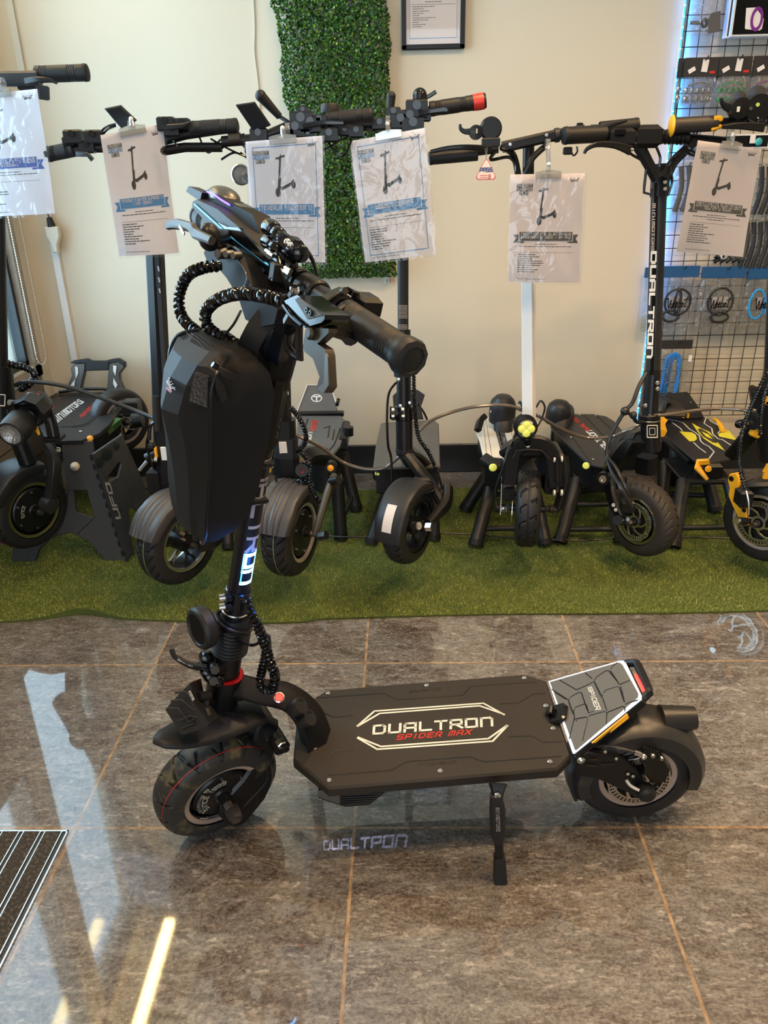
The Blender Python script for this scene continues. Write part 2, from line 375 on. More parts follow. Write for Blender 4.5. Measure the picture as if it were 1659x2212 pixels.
m_wood = mat('taupe_plank', (.19, .165, .135), .55, noise=(6, (.12, .10, .08), .4, .62))
m_gasket = mat('gasket', (.01, .013, .015), .4)
m_glass = glassy('window_glass', (.90, .97, .96), .05, .01)
m_blk = mat('black_metal', (.007, .007, .0078), .34, spec=.32)
m_blk2 = mat('matte_black', (.011, .0108, .011), .5, spec=.35, bump=(500, .15, .0004))
m_gls = mat('glossy_black', (.004, .004, .005), .14, spec=.45)
m_rub = mat('tire_rubber', (.013, .013, .015), .5, spec=.4, bump=(300, .2, .0004))
m_rubd = mat('dusty_tire_rubber', (.022, .021, .020), .55, noise=(26, (.15, .115, .05), .54, .70), bump=(200, .25, .0005))
m_deck = mat('deck_rubber', (.020, .0165, .0135), .55, spec=.35, bump=(700, .2, .0003))
m_deck2 = mat('grip_tape', (.105, .103, .092), .75, bump=(900, .5, .0006))
m_plas = mat('dark_plastic', (.016, .0165, .0185), .42, spec=.38)
m_fend2 = mat('sheen_grey_fender', (.045, .044, .047), .42)  # sheen on the dark ribbed fenders is put into this lighter base colour
m_fend = mat('fender_plastic', (.021, .0205, .0215), .34, spec=.5)
m_bag = mat('shell_bag', (.0085, .009, .010), .56, spec=.22, bump=(600, .25, .0004))
m_carb = mesh_mat()
m_bronze = mat('bronze_alloy', (.036, .028, .019), .42, metal=.2)
m_gun = mat('gunmetal', (.13, .125, .115), .36, metal=.85)
m_sil = mat('brushed_steel', (.62, .60, .58), .28, metal=1)
m_bolt = mat('bolt_steel', (.72, .70, .66), .22, metal=1)
m_rim = mat('rim_lip', (.55, .48, .45), .28, metal=.7)
m_white = mat('white_plastic', (.75, .75, .74), .4)
m_offw = mat('off_white_print', (.62, .62, .54), .5)
m_prt = mat('grey_pink_print', (.42, .37, .35), .5)
m_red = mat('red_print', (.62, .03, .02), .4)
m_pow = mat('powder_coat_black', (.006, .006, .0068), .6, spec=.2)
m_redg = mat('red_anodised', (.5, .01, .012), .25, metal=.6)
m_ylw = mat('yellow_plastic', (.85, .42, .015), .4)
m_ylp = mat('lime_yellow_print', (.68, .62, .04), .45)
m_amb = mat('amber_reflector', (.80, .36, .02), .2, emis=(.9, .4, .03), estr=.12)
m_blu = mat('blue_print', (.06, .28, .62), .55)
m_dblu = mat('dark_blue_print', (.04, .11, .42), .55)
m_gryp = mat('dark_grey_print', (.07, .07, .065), .6)
m_ink = mat('black_ink', (.02, .02, .02), .6)
m_paper = mat('paper', (.86, .89, .97), .6)
m_papw = mat('warm_paper', (.86, .79, .77), .6)
m_sleeve = glassy('plastic_sleeve', (.97, .97, .98), .04, .10, (14, .8, .008), .02)
m_bagp = glassy('clear_bag', (.93, .92, .90), .10, .10, (30, 1.0, .02), .05)
m_clear = glassy('clear_plastic', (.86, .88, .88), .22, .06, None, .12)
m_lens = glassy('lamp_lens', (.9, .9, .9), .3, .03)
m_led = mat('blue_led', (.1, .5, 1), .4, emis=(.02, .30, 1.0), estr=9)
m_ledw = mat('blue_white_led', (.6, .85, 1), .4, emis=(.16, .60, 1.0), estr=10)
m_strip = mat('led_strip', (.1, .5, 1), .4, emis=(.02, .24, 1.0), estr=2.4)
m_stripd = mat('led_chip', (.6, .9, 1), .4, emis=(.10, .62, 1.0), estr=3)
m_edge = mat('white_blue_edge', (.75, .8, .85), .3, emis=(.65, .8, 1.0), estr=.55)
m_rled = mat('red_led', (.8, .02, .02), .3, emis=(1, .03, .02), estr=4)
m_purp = mat('violet_led', (.2, .1, .8), .3, emis=(.12, .06, 1), estr=3)
m_warm = mat('tube_diffuser', (1, .9, .7), .5, emis=(1, .70, .27), estr=33)
m_spot = mat('spot_lens', (1, .9, .7), .5, emis=(1, .78, .5), estr=10)
m_grid = mat('grid_wire', (.012, .012, .013), .4)
m_cable = mat('clear_sheathed_cable', (.12, .095, .075), .18, metal=.2, coat=.6)
m_cabk = mat('black_cable', (.012, .012, .013), .35)
m_stand = mat('black_stand', (.013, .013, .014), .45)
m_step = mat('stool_plastic', (.028, .030, .032), .55, bump=(420, .4, .0006))
m_green = mat('green_plastic', (.05, .12, .03), .5)
m_turf = mat('turf_backing', (.07, .10, .02), .95)
m_headlens = mat('reflector_chrome', (.8, .8, .78), .15, metal=1, bump=(120, 1, .004))
m_yled = mat('yellow_lamp_lens', (.72, .74, .16), .25, emis=(.7, .75, .1), estr=.25)
m_grc = mat('grey_card', (.09, .085, .085), .7)
m_chead = mat('black_card', (.02, .018, .018), .55)
m_hblue = mat('blue_card', (.010, .085, .24), .55)
m_greenp = mat('green_plastic_beads', (.02, .30, .09), .25)
m_purpp = mat('purple_plastic', (.20, .03, .26), .25)
m_blhose = mat('blue_spiral', (.02, .16, .55), .3)
m_leaf = [mat('leaf_%s' % n, c, .42, spec=.35) for n, c in (('dark', (.020, .075, .007)), ('mid', (.050, .135, .010)), ('lime', (.15, .27, .025)), ('deep', (.007, .030, .004)))]
m_blade = [mat('turf_blade_%s' % n, c, .55) for n, c in (('green', (.22, .27, .04)), ('light', (.38, .42, .10)), ('dark', (.09, .14, .025)), ('straw', (.52, .47, .18)))]
m_cream = mat('cream_plastic', (.62, .58, .48), .5)
# ------------------------------------------------------------------ room
GX = 1.035
f = MB(); f.bx(m_floor, WX-.2, RX, BY, WALLY+.1, -.1, 0); struct(f, 'floor', loc=(0, 0, 0))
f = MB(); f.bx(m_wall, WX-.2, RX, WALLY, WALLY+.12, 0, CEIL); struct(f, 'wall_back')
f = MB()
f.bx(m_lwall, WX-.12, WX, 3.24, WALLY, 0, CEIL); f.bx(m_lwall, WX-.12, WX, BY, WALLY, 2.64, CEIL); f.bx(m_lwall, WX-.12, WX, BY, 1.45, 0, 2.64); f.bx(m_lwall, WX-.12, WX, 2.44, 2.5, 0, 2.64)
struct(f, 'wall_left')
f = MB(); f.bx(m_wall, RX, RX+.1, BY, WALLY, 0, CEIL); struct(f, 'wall_right')
f = MB(); f.bx(m_wall, WX, -1.5, BY-.1, BY, 0, CEIL); f.bx(m_wall, .8, RX, BY-.1, BY, 0, CEIL); f.bx(m_wall, -1.5, .8, BY-.1, BY, 2.6, CEIL); struct(f, 'wall_front')
f = MB(); f.bx(m_ceil, WX-.2, RX, BY, WALLY+.1, CEIL, CEIL+.1); struct(f, 'ceiling')
f = MB(); f.bx(m_base, WX, RX, WALLY-.014, WALLY, 0, .134, .003); struct(f, 'baseboard_back')
# window: opening Y 2.5..3.24
f = MB(); f.bx(m_wood, WX-.06, WX+.004, 2.5, 3.24, 0, .50)
for k in range(1, 5): f.bx(m_gasket, WX+.0035, WX+.005, 2.5, 3.24, .1*k, .1*k+.003)
struct(f, 'wall_left_panel')
wn = MB()
for a in ((2.5, 2.55, .50, 2.64), (3.185, 3.24, .50, 2.64), (2.5, 3.24, .50, .555), (2.5, 3.24, 2.58, 2.64)): wn.bx(m_frame, WX-.07, WX+.012, *a, bev=.004)
g = MB()
for a in ((2.55, 2.572, .555, 2.58), (3.163, 3.185, .555, 2.58), (2.55, 3.185, .555, .577), (2.55, 3.185, 2.558, 2.58)): g.bx(m_gasket, WX-.05, WX-.012, *a)
w1 = struct(wn, 'window_1'); g.build('gasket', w1)
g = MB(); g.bx(m_glass, WX-.036, WX-.031, 2.572, 3.163, .577, 2.558); g.build('pane', w1)
wn = MB()
for a in ((1.45, 1.53, 0, 2.64), (2.39, 2.44, 0, 2.64), (1.45, 2.44, 2.56, 2.64), (1.53, 2.39, .82, .90)): wn.bx(m_frame, WX-.07, WX+.01, *a, bev=.004)
wn.bx(m_wood, WX-.05, WX-.01, 1.53, 2.39, .02, .82)
d1 = struct(wn, 'door_1'); g = MB(); g.bx(m_glass, WX-.036, WX-.031, 1.53, 2.39, .90, 2.56); g.build('pane', d1)
g = MB(); g.cyl(m_sil, (WX+.01, 1.49, 1.0), (WX+.05, 1.49, 1.0), .008); g.cyl(m_sil, (WX+.05, 1.48, 1.0), (WX+.05, 1.60, 1.0), .009); g.build('door_handle', d1)
wn = MB()
for a in ((-1.5, -1.43, 0, 2.6), (.73, .8, 0, 2.6), (-1.5, .8, 2.52, 2.6), (-1.5, .8, 0, .08), (-.38, -.32, .08, 2.52)): wn.bx(m_frame, a[0], a[1], BY-.08, BY-.01, a[2], a[3], .004)
w2 = struct(wn, 'window_2'); g = MB(); g.bx(m_glass, -1.43, .73, BY-.05, BY-.045, .08, 2.52); g.build('pane', w2)
# trunking up the corner with the inline connector
f = MB(); f.bx(m_white, -1.425, -1.398, WALLY-.014, WALLY, .53, 1.02, .002); f.bx(m_lwall, -1.424, -1.400, WALLY-.013, WALLY, 1.10, CEIL, .002); struct(f, 'trim_1')
t = thing('power_connector', 'cream inline mains connector with black lead above the wall trunking', 'plug', (-1.405, WALLY-.02, 1.0))
f = MB(); f.prism(m_cream, [(-.028, .0), (.028, 0), (.028, -.035), (.012, -.07), (.010, -.1), (-.010, -.1), (-.012, -.07), (-.028, -.035)], 0, .03, fr4((-1.395, WALLY-.016, 1.085), (1, 0, 0), (0, 0, 1)) @ Matrix.Rotation(0, 4, 'X'), .004)
f.build('socket_body', t)
f = MB(); f.cyl(m_blk, (-1.398, WALLY-.03, 1.085), (-1.402, WALLY-.03, 1.12), .016, .010); f.tube(m_blk, [(-1.402, WALLY-.03, 1.12), (-1.41, WALLY-.03, 1.17), (-1.415, WALLY-.02, 1.3), (-1.415, WALLY-.02, 1.6)], .003, sub=4); f.build('lead', t)
# blind chain loop hanging from above the window
f = MB(); ch = []
y0, y1 = 3.20, 3.28
pa = [PX(58, 465, WX+.03), PX(72, 560, WX+.03), PX(95, 690, WX+.03), PX(112, 790, WX+.03)]
pb = [PX(68, 465, WX+.03), PX(90, 600, WX+.03), PX(118, 710, WX+.03), PX(132, 775, WX+.03)]
yA, yB, zb = 3.17, 3.262, .50
line = [(WX+.03, yA, 2.2-.02*i) for i in range(81)]+[(WX+.03, (yA+yB)/2-(yB-yA)/2*cos(a), .60-.05*sin(a)) for a in [pi*k/9 for k in range(10)]]+[(WX+.03, yB, .62+.02*i) for i in range(80)]
f.tube(m_white, line, .0012, 5)
P = [V(p) for p in line]; acc = 0
for a, b in zip(P, P[1:]):
    n = max(1, int((b-a).length/.0095))
    for k in range(n): f.sph(m_white, a.lerp(b, k/n), .0032, n=6, k=4)
tag(f.build('blind_chain'), 'white beaded blind chain hanging in a loop beside the window', 'chain')
# wall wire
f = MB(); f.tube(m_wall, [PY(*p, WALLY-.003) for p in ((546, -20), (550, 60), (549, 110), (556, 170), (560, 215), (561, 280))], .0022, 5, sub=4)
tag(f.build('wall_wire'), 'thin painted wire running down the wall left of the plant panel', 'cable')
f = MB(); c = PY(836, 603, WALLY-.012); f.box(m_white, c, (.016, .022, .03), bev=.003); f.box(m_gasket, (c.x-.003, WALLY-.024, c.z-.004), (.002, .002, .014)); f.box(m_gasket, (c.x+.003, WALLY-.024, c.z-.004), (.002, .002, .014))
tag(f.build('wall_clip'), 'small white plastic clip on the wall under the plant panel', 'clip')
# lamps
t = thing('linear_lamp', 'long warm linear ceiling lamp above the corner by the window', 'lamp', (-1.36, 2.5, 2.62))
f = MB(); f.bx(m_white, -1.40, -1.32, 1.85, 3.13, 2.65, CEIL, .004); f.build('housing', t)
f = MB(); f.bx(m_warm, -1.385, -1.335, 1.87, 3.11, 2.62, 2.652, .003); f.build('diffuser', t)
for i, (x, y) in enumerate(SPOTS):
    t = thing('ceiling_spotlight', 'round recessed warm ceiling spotlight over the shop floor', 'lamp', (x, y, CEIL-.03), 'ceiling spotlights')
    f = MB(); f.lathe(m_white, [(.045, 0), (.055, .0), (.06, .02), (.06, .03)], (x, y, CEIL-.03), (0, 0, 1), 24, False); f.build('ring', t)
    f = MB(); f.lathe(m_spot, [(.001, .004), (.045, .004)], (x, y, CEIL-.03), (0, 0, 1), 24, False); f.build('lens', t)
    l = bpy.data.lights.new('spot_glow', 'AREA'); l.shape = 'DISK'; l.size = .12; l.energy = 11.5; l.color = (1, .64, .32); l.spread = radians(140)
    o = bpy.data.objects.new('spot_glow', l); COL.objects.link(o); o.location = (x, y, CEIL-.035)
# door mat (recessed aluminium and ribbed textile strips)
t = thing('entrance_mat', 'grey ribbed entrance mat with aluminium strips let into the floor', 'mat', (-1.12, .3, 0))
m_fib = mat('mat_fibre', (.035, .034, .033), .95, noise=(160, (.13, .125, .12), .5, .75), bump=(220, 1, .004))
m_alu = mat('mat_aluminium', (.72, .70, .64), .25, metal=1)
X1 = -.722; f = MB(); g = MB(); h = MB(); Y0, Y1 = -.6, 1.237
x = X1; k = 0
f.bx(m_alu, WX+.0, X1, Y1-.004, Y1, 0, .004)
f.bx(m_alu, X1-.003, X1, Y0, Y1, 0, .004); h.bx(m_gasket, X1-.012, X1-.003, Y0, Y1-.004, 0, .0012)
x = X1-.012
while x > WX+.05:
    f.bx(m_alu, x-.002, x, Y0, Y1-.004, 0, .0045); g.bx(m_fib, x-.036, x-.002, Y0, Y1-.004, 0, .0055, .001); f.bx(m_alu, x-.038, x-.036, Y0, Y1-.004, 0, .0045); h.bx(m_gasket, x-.046, x-.038, Y0, Y1-.004, 0, .0012); x -= .046
f.build('aluminium_strip', t); g.build('textile_strip', t); h.build('drain_gap', t)
# turf
def turf():
    import numpy as np
    rg = np.random.default_rng(3)
    xs0, xs1 = WX+.02, 2.1
    def front(x): return 2.085+.018*x+.022*math.sin(x*5+.5)*(1 if x < -.3 else .25)+(.03*math.exp(-((x+1.02)/.09)**2))
    def back(x): return 3.12+.012*math.sin(3*x)
    f = MB(); n = 90; vs = []
    for i in range(n+1):
        x = xs0+(xs1-xs0)*i/n; lift = .018*math.exp(-((x+1.02)/.10)**2)
        vs += [(x, front(x), .001+lift*.0), (x, front(x), .006+lift), (x, front(x)+.10, .007), (x, back(x), .007), (x, back(x), 0)]
    f.add(m_turf, vs, [(i*5+k, (i+1)*5+k, (i+1)*5+k+1, i*5+k+1) for i in range(n) for k in range(4)])
    o = f.build('turf_strip', loc=(0, 0, 0)); tag(o, 'strip of green artificial turf along the wall under the raised scooters', 'artificial grass', kind='stuff')
    N = 210000; x = rg.uniform(xs0, xs1, N); yf = np.array([front(a) for a in x]); yb = np.array([back(a) for a in x])
    y = yf+(yb-yf)*rg.uniform(0, 1, N)**1.15
    lift = .018*np.exp(-((x+1.02)/.10)**2)*np.clip(1-(y-yf)/.1, 0, 1); z = .006+lift
    hgt = rg.uniform(.004, .010, N); an = rg.uniform(0, 2*pi, N); lean = rg.uniform(0, .008, N); la = rg.uniform(0, 2*pi, N); w = rg.uniform(.0007, .0013, N)
    A = np.stack([x-w*np.cos(an), y-w*np.sin(an), z], 1); B = np.stack([x+w*np.cos(an), y+w*np.sin(an), z], 1); C = np.stack([x+lean*np.cos(la), y+lean*np.sin(la), z+hgt], 1)
    co_ = np.stack([A, B, C], 1).reshape(-1, 3)
    me = bpy.data.meshes.new('turf_blades'); me.vertices.add(3*N); me.vertices.foreach_set('co', co_.ravel()); me.loops.add(3*N); me.loops.foreach_set('vertex_index', np.arange(3*N)); me.polygons.add(N); me.polygons.foreach_set('loop_start', np.arange(0, 3*N, 3))
    for m in m_blade: me.materials.append(m)
    mi = rg.choice(4, N, p=[.46, .26, .20, .08]); me.polygons.foreach_set('material_index', mi.astype('i4')); me.update(calc_edges=True); me.validate()
    b = bpy.data.objects.new('blades', me); COL.objects.link(b); b.parent = o; b['kind'] = 'stuff'
turf()
# ------------------------------------------------------------------ plant panel
def plant():
    x0, x1, z0, z1, y = -.425, -.030, .865, 1.95, WALLY
    zs = lambda z: 0
    t = thing('plant_panel', 'narrow panel of artificial boxwood leaves hung on the back wall', 'artificial plant', ((x0+x1)/2, y, z0))
    g = MB()
    for i in range(9): xx = x0+.03+(x1-x0-.04)*i/8; g.bx(m_grid, xx-.001, xx+.001, y-.02, y-.018, z0+.02, z1+.1)
    for i in range(22): zz = z0+.03+i*.05; g.bx(m_grid, x0+.02, x1-.01, y-.022, y-.02, zz-.001, zz+.001)
    g.build('wire_backing', t)
    r = random.Random(5); f = MB()
    for _ in range(21000):
        z = r.uniform(z0, z1); e = .012*sin(z*23)+.008*sin(z*61)
        # the panel narrows and slants a little to the right going down
        l = x0+.02-.05*max(0, (z-1.25))/.7+e*.6; q = x1+.01-.015*(z-z0)+e*.5
        pass
        x = r.uniform(l, q); ed = min(x-l, q-x, z-z0); d = .016+min(.055, .02+.9*max(0, ed))*r.random()**.55
        s = r.uniform(.0038, .0065); R = Matrix.Rotation(r.uniform(0, 6.28), 3, 'Y') @ Matrix.Rotation(r.uniform(-.9, .9), 3, 'X') @ Matrix.Rotation(r.uniform(-.7, .7), 3, 'Z')
        c = V((x, y-d, z)); m = r.choices(m_leaf, [.42, .30, .08, .20])[0]
        P = [V((0, 0, -s)), V((.6*s, .12*s, -.55*s)), V((.78*s, .2*s, .2*s)), V((0, -.15*s, s)), V((-.78*s, .2*s, .2*s)), V((-.6*s, .12*s, -.55*s))]
        f.add(m, [c+R @ p for p in P], [(0, 1, 2, 3), (0, 3, 4, 5)])
    f.build('foliage', t, smooth=60)
plant()
# ------------------------------------------------------------------ printed sheets
def curved(bl, br, tl, tr, bend=.0, twist=0, off=0):
    bl, br, tl, tr = map(V, (bl, br, tl, tr)); n = (br-bl).cross(tl-bl).normalized()
    if n.y > 0: n = -n
    def fn(s, t, o=0):
        return (bl*(1-s)+br*s)*(1-t)+(tl*(1-s)+tr*s)*t+n*(off+o+bend*(4*s*(1-s))*(1.1-t)+twist*sin(5*t+2*s)*(1-t)*.5)
    return fn
def mini_scooter(mb, m, F, cx, cy, s, k=1):
    def fn(x, y): return F(cx+x*s, cy+y*s*.7)
    def ln(pts, hw): strokes(mb, m, [pts], fn, hw)
    ln([(-.22*k, .1), (-.06*k, 1.5)], .05); ln([(-.27*k, 1.48), (.15*k, 1.58)], .045); ln([(-.2*k, .0), (-.14*k, .5)], .07); ln([(-.12*k, 1.42), (-.03*k, 1.62)], .035)
    ln([(-.2*k, .10), (.0, .06), (.46*k, .24)], .075); ln([(.42*k, .24), (.62*k, .42)], .04)
    for wx, wy, r in ((-.26*k, -.14, .18), (.62*k, .20, .14)):
        mb.poly(m, [fn(wx+r*.8*cos(a), wy+r*1.25*sin(a)) for a in [2*pi*i/16 for i in range(16)]])
def sheet(name, label, TL, TR, BR, BL, title, accent, style='blue', bend=.006, twist=.004, paper=None, border=False, clip_to=None, seed=1, sc=1):
    paper = paper or m_paper
    loc = (V(TL)+V(TR))/2
    t = thing(name, label, 'sign', loc, 'price sheets clipped to the handlebars')
    F0 = curved(BL, BR, TL, TR, bend, twist)
    F = lambda s, q: F0(s, q, .0006)
    f = MB(); n, k = 10, 14
    for o in (0, -.0008):
        f.add(paper, [F0(i/n, j/k, o) for j in range(k+1) for i in range(n+1)], [(j*(n+1)+i, j*(n+1)+i+1, (j+1)*(n+1)+i+1, (j+1)*(n+1)+i) for j in range(k) for i in range(n)])
    if border:
        for (a, b, c, d) in ((.09, .91, .052, .058), (.09, .91, .942, .948), (.085, .093, .052, .948), (.907, .915, .052, .948)):
            N = 8
            for q in range(N):
                if b-a > d-c: x0, x1 = a+(b-a)*q/N, a+(b-a)*(q+1)/N; f.quad(accent, F(x0, c), F(x1, c), F(x1, d), F(x0, d))
                else: y0, y1 = c+(d-c)*q/N, c+(d-c)*(q+1)/N; f.quad(accent, F(a, y0), F(b, y0), F(b, y1), F(a, y1))
    # banner with ribbon ends
    y0, y1 = .395, .478
    def rect(m, x0, x1, a, b, n=6):
        for q in range(n): u0, u1 = x0+(x1-x0)*q/n, x0+(x1-x0)*(q+1)/n; f.quad(m, F(u0, a), F(u1, a), F(u1, b), F(u0, b))
    F = lambda s, q: F0(s, q, .0004)
    for sx in (1, -1):
        X = lambda x: x if sx > 0 else 1-x
        f.poly(accent, [F(X(x), y) for x, y in ((.05, y0-.02), (.20, y0-.02), (.20, y1-.025), (.05, y1-.025), (.085, (y0+y1)/2-.02))])
    F = lambda s, q: F0(s, q, .0008)
    rect(paper, .125, .875, y0-.004, y1+.004); F = lambda s, q: F0(s, q, .0012); rect(accent, .135, .865, y0, y1)
    F = lambda s, q: F0(s, q, .0018); lines = title; hh = (y1-y0)/(len(lines)+.9)
    for i, s in enumerate(lines):
        th = hh*.72; yy = y1-(i+1)*hh*1.06-.002
        wd = min(.69, .040*len(s)*(1.0 if len(lines) == 1 else .8)); text(f, m_white, s, F, wd, th, .90, 2.1, x0=.5-wd/2, y0=yy+hh*.1)
    F = lambda s, q: F0(s, q, .0006)
    # payment box top left and signature top right
    bc = m_gryp if style == 'grey' else accent
    for a, b, c, d, s in ((.08, .30, .885, .915, 'PAIEMENT'), (.08, .19, .85, .882, 'A 4X'), (.2, .30, .85, .882, 'FOIS'), (.12, .24, .815, .847, 'EN 3X')):
        m = m_gryp if (s in ('PAIEMENT', 'EN 3X')) else bc
        rect(m, a, b, c, d, 2); F = lambda s_, q: F0(s_, q, .0011); text(f, m_white, s, F, (b-a)*.86, (d-c)*.6, .9, 1.4, x0=a+(b-a)*.07, y0=c+(d-c)*.2); F = lambda s_, q: F0(s_, q, .0006)
    script_text(f, m_gryp, F, .2, .80, .925, .13, .035)
    mini_scooter(f, m_ink, F, .46, .60, .24)
    r = random.Random(seed); rr = 0
    yy = .36
    for i, wd in enumerate((.30, .72, .28, .2)[:r.choice((2, 3))]):
        words(f, m_gryp, F, .5-wd/2, .5+wd/2, yy, .006, seed+i); yy -= .021
    rect(m_gryp, .12, .88, .285, .287)
    yy = .262
    for i in range(9):
        words(f, m_gryp, F, .12, .12+r.uniform(.15, .40), yy, .0075, seed*9+i); yy -= .0205
    words(f, m_gryp, F, .12, .5, .03, .004, seed)
    f.build('printed_sheet', t, smooth=0)
    g = MB(); S = curved(V(BL)+(V(BL)-V(BR))*.02+(V(BL)-V(TL))*.02, V(BR)+(V(BR)-V(BL))*.03+(V(BR)-V(TR))*.02, V(TL)+(V(TL)-V(TR))*.02, V(TR)+(V(TR)-V(TL))*.03, bend, twist)
    g.add(m_sleeve, [S(i/n, j/k, .0045+.0012*sin(i*1.7+j*.9)) for j in range(k+1) for i in range(n+1)], [(j*(n+1)+i, j*(n+1)+i+1, (j+1)*(n+1)+i+1, (j+1)*(n+1)+i) for j in range(k) for i in range(n)])
    g.build('plastic_sleeve', t, smooth=60)
    if clip_to:
        c = F0(clip_to[0], 1.0, .004); u = (V(TR)-V(TL)).normalized(); up = (V(TL)-V(BL)).normalized(); nn = F0(.5, .5, 1)-F0(.5, .5, 0); e = V(clip_to[1])
        h = MB(); M = fr4(c+nn*.003-up*.012, u, up)
        h.prism(m_clear, [(-.035, 0), (.035, 0), (.035, .018), (.012, .022), (-.012, .022), (-.035, .018)], -.003, .003, M, .001)
        h.build('clip', t); h = MB(); h.tube(m_clear, [c+up*.005, c+up*.02, e], [.0075, .006, .006], 8); h.sph(m_white, c+up*.024, .006, n=10, k=6); h.build('clip_strap', t)
        h = MB(); h.lathe(m_clear, [(.011, -.006), (.014, -.006), (.014, .006), (.011, .006)], e, (1, 0, 0), 14, False); h.build('clip_jaw', t)
    return t
# ------------------------------------------------------------------ wheels
def tire(mb, m, C, n, R, w, rr, pat='plain', ns=300, K=36, depth=.005):
    if pat == 'zig': depth = .0065; K = 84
    F = frame(n, (0, 0, 1)); C = V(C); vs = []
    for i in range(ns):
        th = 2*pi*i/ns
        for k in range(K+1):
            a = pi*k/K; c = -cos(a); z = w/2*abs(c)**.85*(1 if c > 0 else -1); r = rr+(R-rr)*max(0, sin(a))**.52
            v = c; g = 0
            if pat == 'chevron':
                ph = (th*26/(2*pi)+abs(v)*1.5) % 1
                if .28 < abs(v) < .86 and abs(ph-.5) < .10: g = 1
                ph2 = (th*26/(2*pi)+.25) % 1
                if .08 < abs(v) < .22 and abs(ph2-.5) < .16: g = 1
            elif pat == 'hook':
                ph = (th*15/(2*pi)+v*.55) % 1
                if .10 < abs(v) < .62 and abs(ph-.5) < .055: g = 1
                if .52 < abs(v) < .62 and .5 < ph < .8: g = 1
                if abs(v) < .03: g = .6
            elif pat == 'zig':
                s = 1 if v > 0 else -1; ph = (th*15/(2*pi)+(.5 if s > 0 else 0)) % 1
                d1 = abs(ph-.25-.28*abs(v)); d2 = abs(ph-.75+.30*abs(v))
                e1 = min(1, max(0, (.066-d1)/.022))*min(1, max(0, (.93-abs(v))/.04)); e2 = min(1, max(0, (.06-d2)/.022))*min(1, max(0, (.88-abs(v))/.04))*min(1, max(0, (abs(v)-.22)/.04)); e3 = min(1, max(0, (.045-abs(abs(v)-.53))/.02))*min(1, max(0, (.16-abs(ph-.44))/.02)); g = max(e1, e2, e3)
            elif pat == 'line':
                ph = (th*30/(2*pi)+abs(v)*1.1) % 1
                if .25 < abs(v) < .8 and abs(ph-.5) < .08: g = 1
                if abs(abs(v)-.14) < .03: g = .8
            vs.append(C+F @ V(((r-g*depth)*cos(th), (r-g*depth)*sin(th), z)))
    q = K+1
    mb.add(m, vs, [(i*q+k, ((i+1) % ns)*q+k, ((i+1) % ns)*q+k+1, i*q+k+1) for i in range(ns) for k in range(K)])
def rotor(mb, m, C, n, z, r, holes=40, inner=.62):
    F = frame(n, (0, 0, 1)); C = V(C)+V(n).normalized()*z
    def ring(r0, r1, wav=0, N=120, t=.0018):
        vs = []
        for i in range(N):
            a = 2*pi*i/N; e = wav*cos(a*12)
            for rad, h in ((r0, -t/2), (r1+e, -t/2), (r1+e, t/2), (r0, t/2)): vs.append(C+F @ V((rad*cos(a), rad*sin(a), h)))
        mb.add(m, vs, [(i*4+k, ((i+1) % N)*4+k, ((i+1) % N)*4+(k+1) % 4, i*4+(k+1) % 4) for i in range(N) for k in range(4)])
    ring(r*.93, r, r*.02); ring(r*.74, r*.80)
    ring(r*.85, r*.87)
    for i in range(holes):
        a = 2*pi*i/holes; d = V((cos(a), sin(a), 0)); mb.ribbon(m, [C+F @ (d*r*.78), C+F @ (d*r*.95)], r*.055, .0018, n, .1)
    for i in range(6):
        a = 2*pi*i/6; p = [C+F @ (V((cos(a+t*.8), sin(a+t*.8), 0))*(r*(.28+.5*t))) for t in (0, .35, .7, 1)]; mb.ribbon(m, p, r*.09, .002, n, .1)
    ring(r*.22, r*.32)
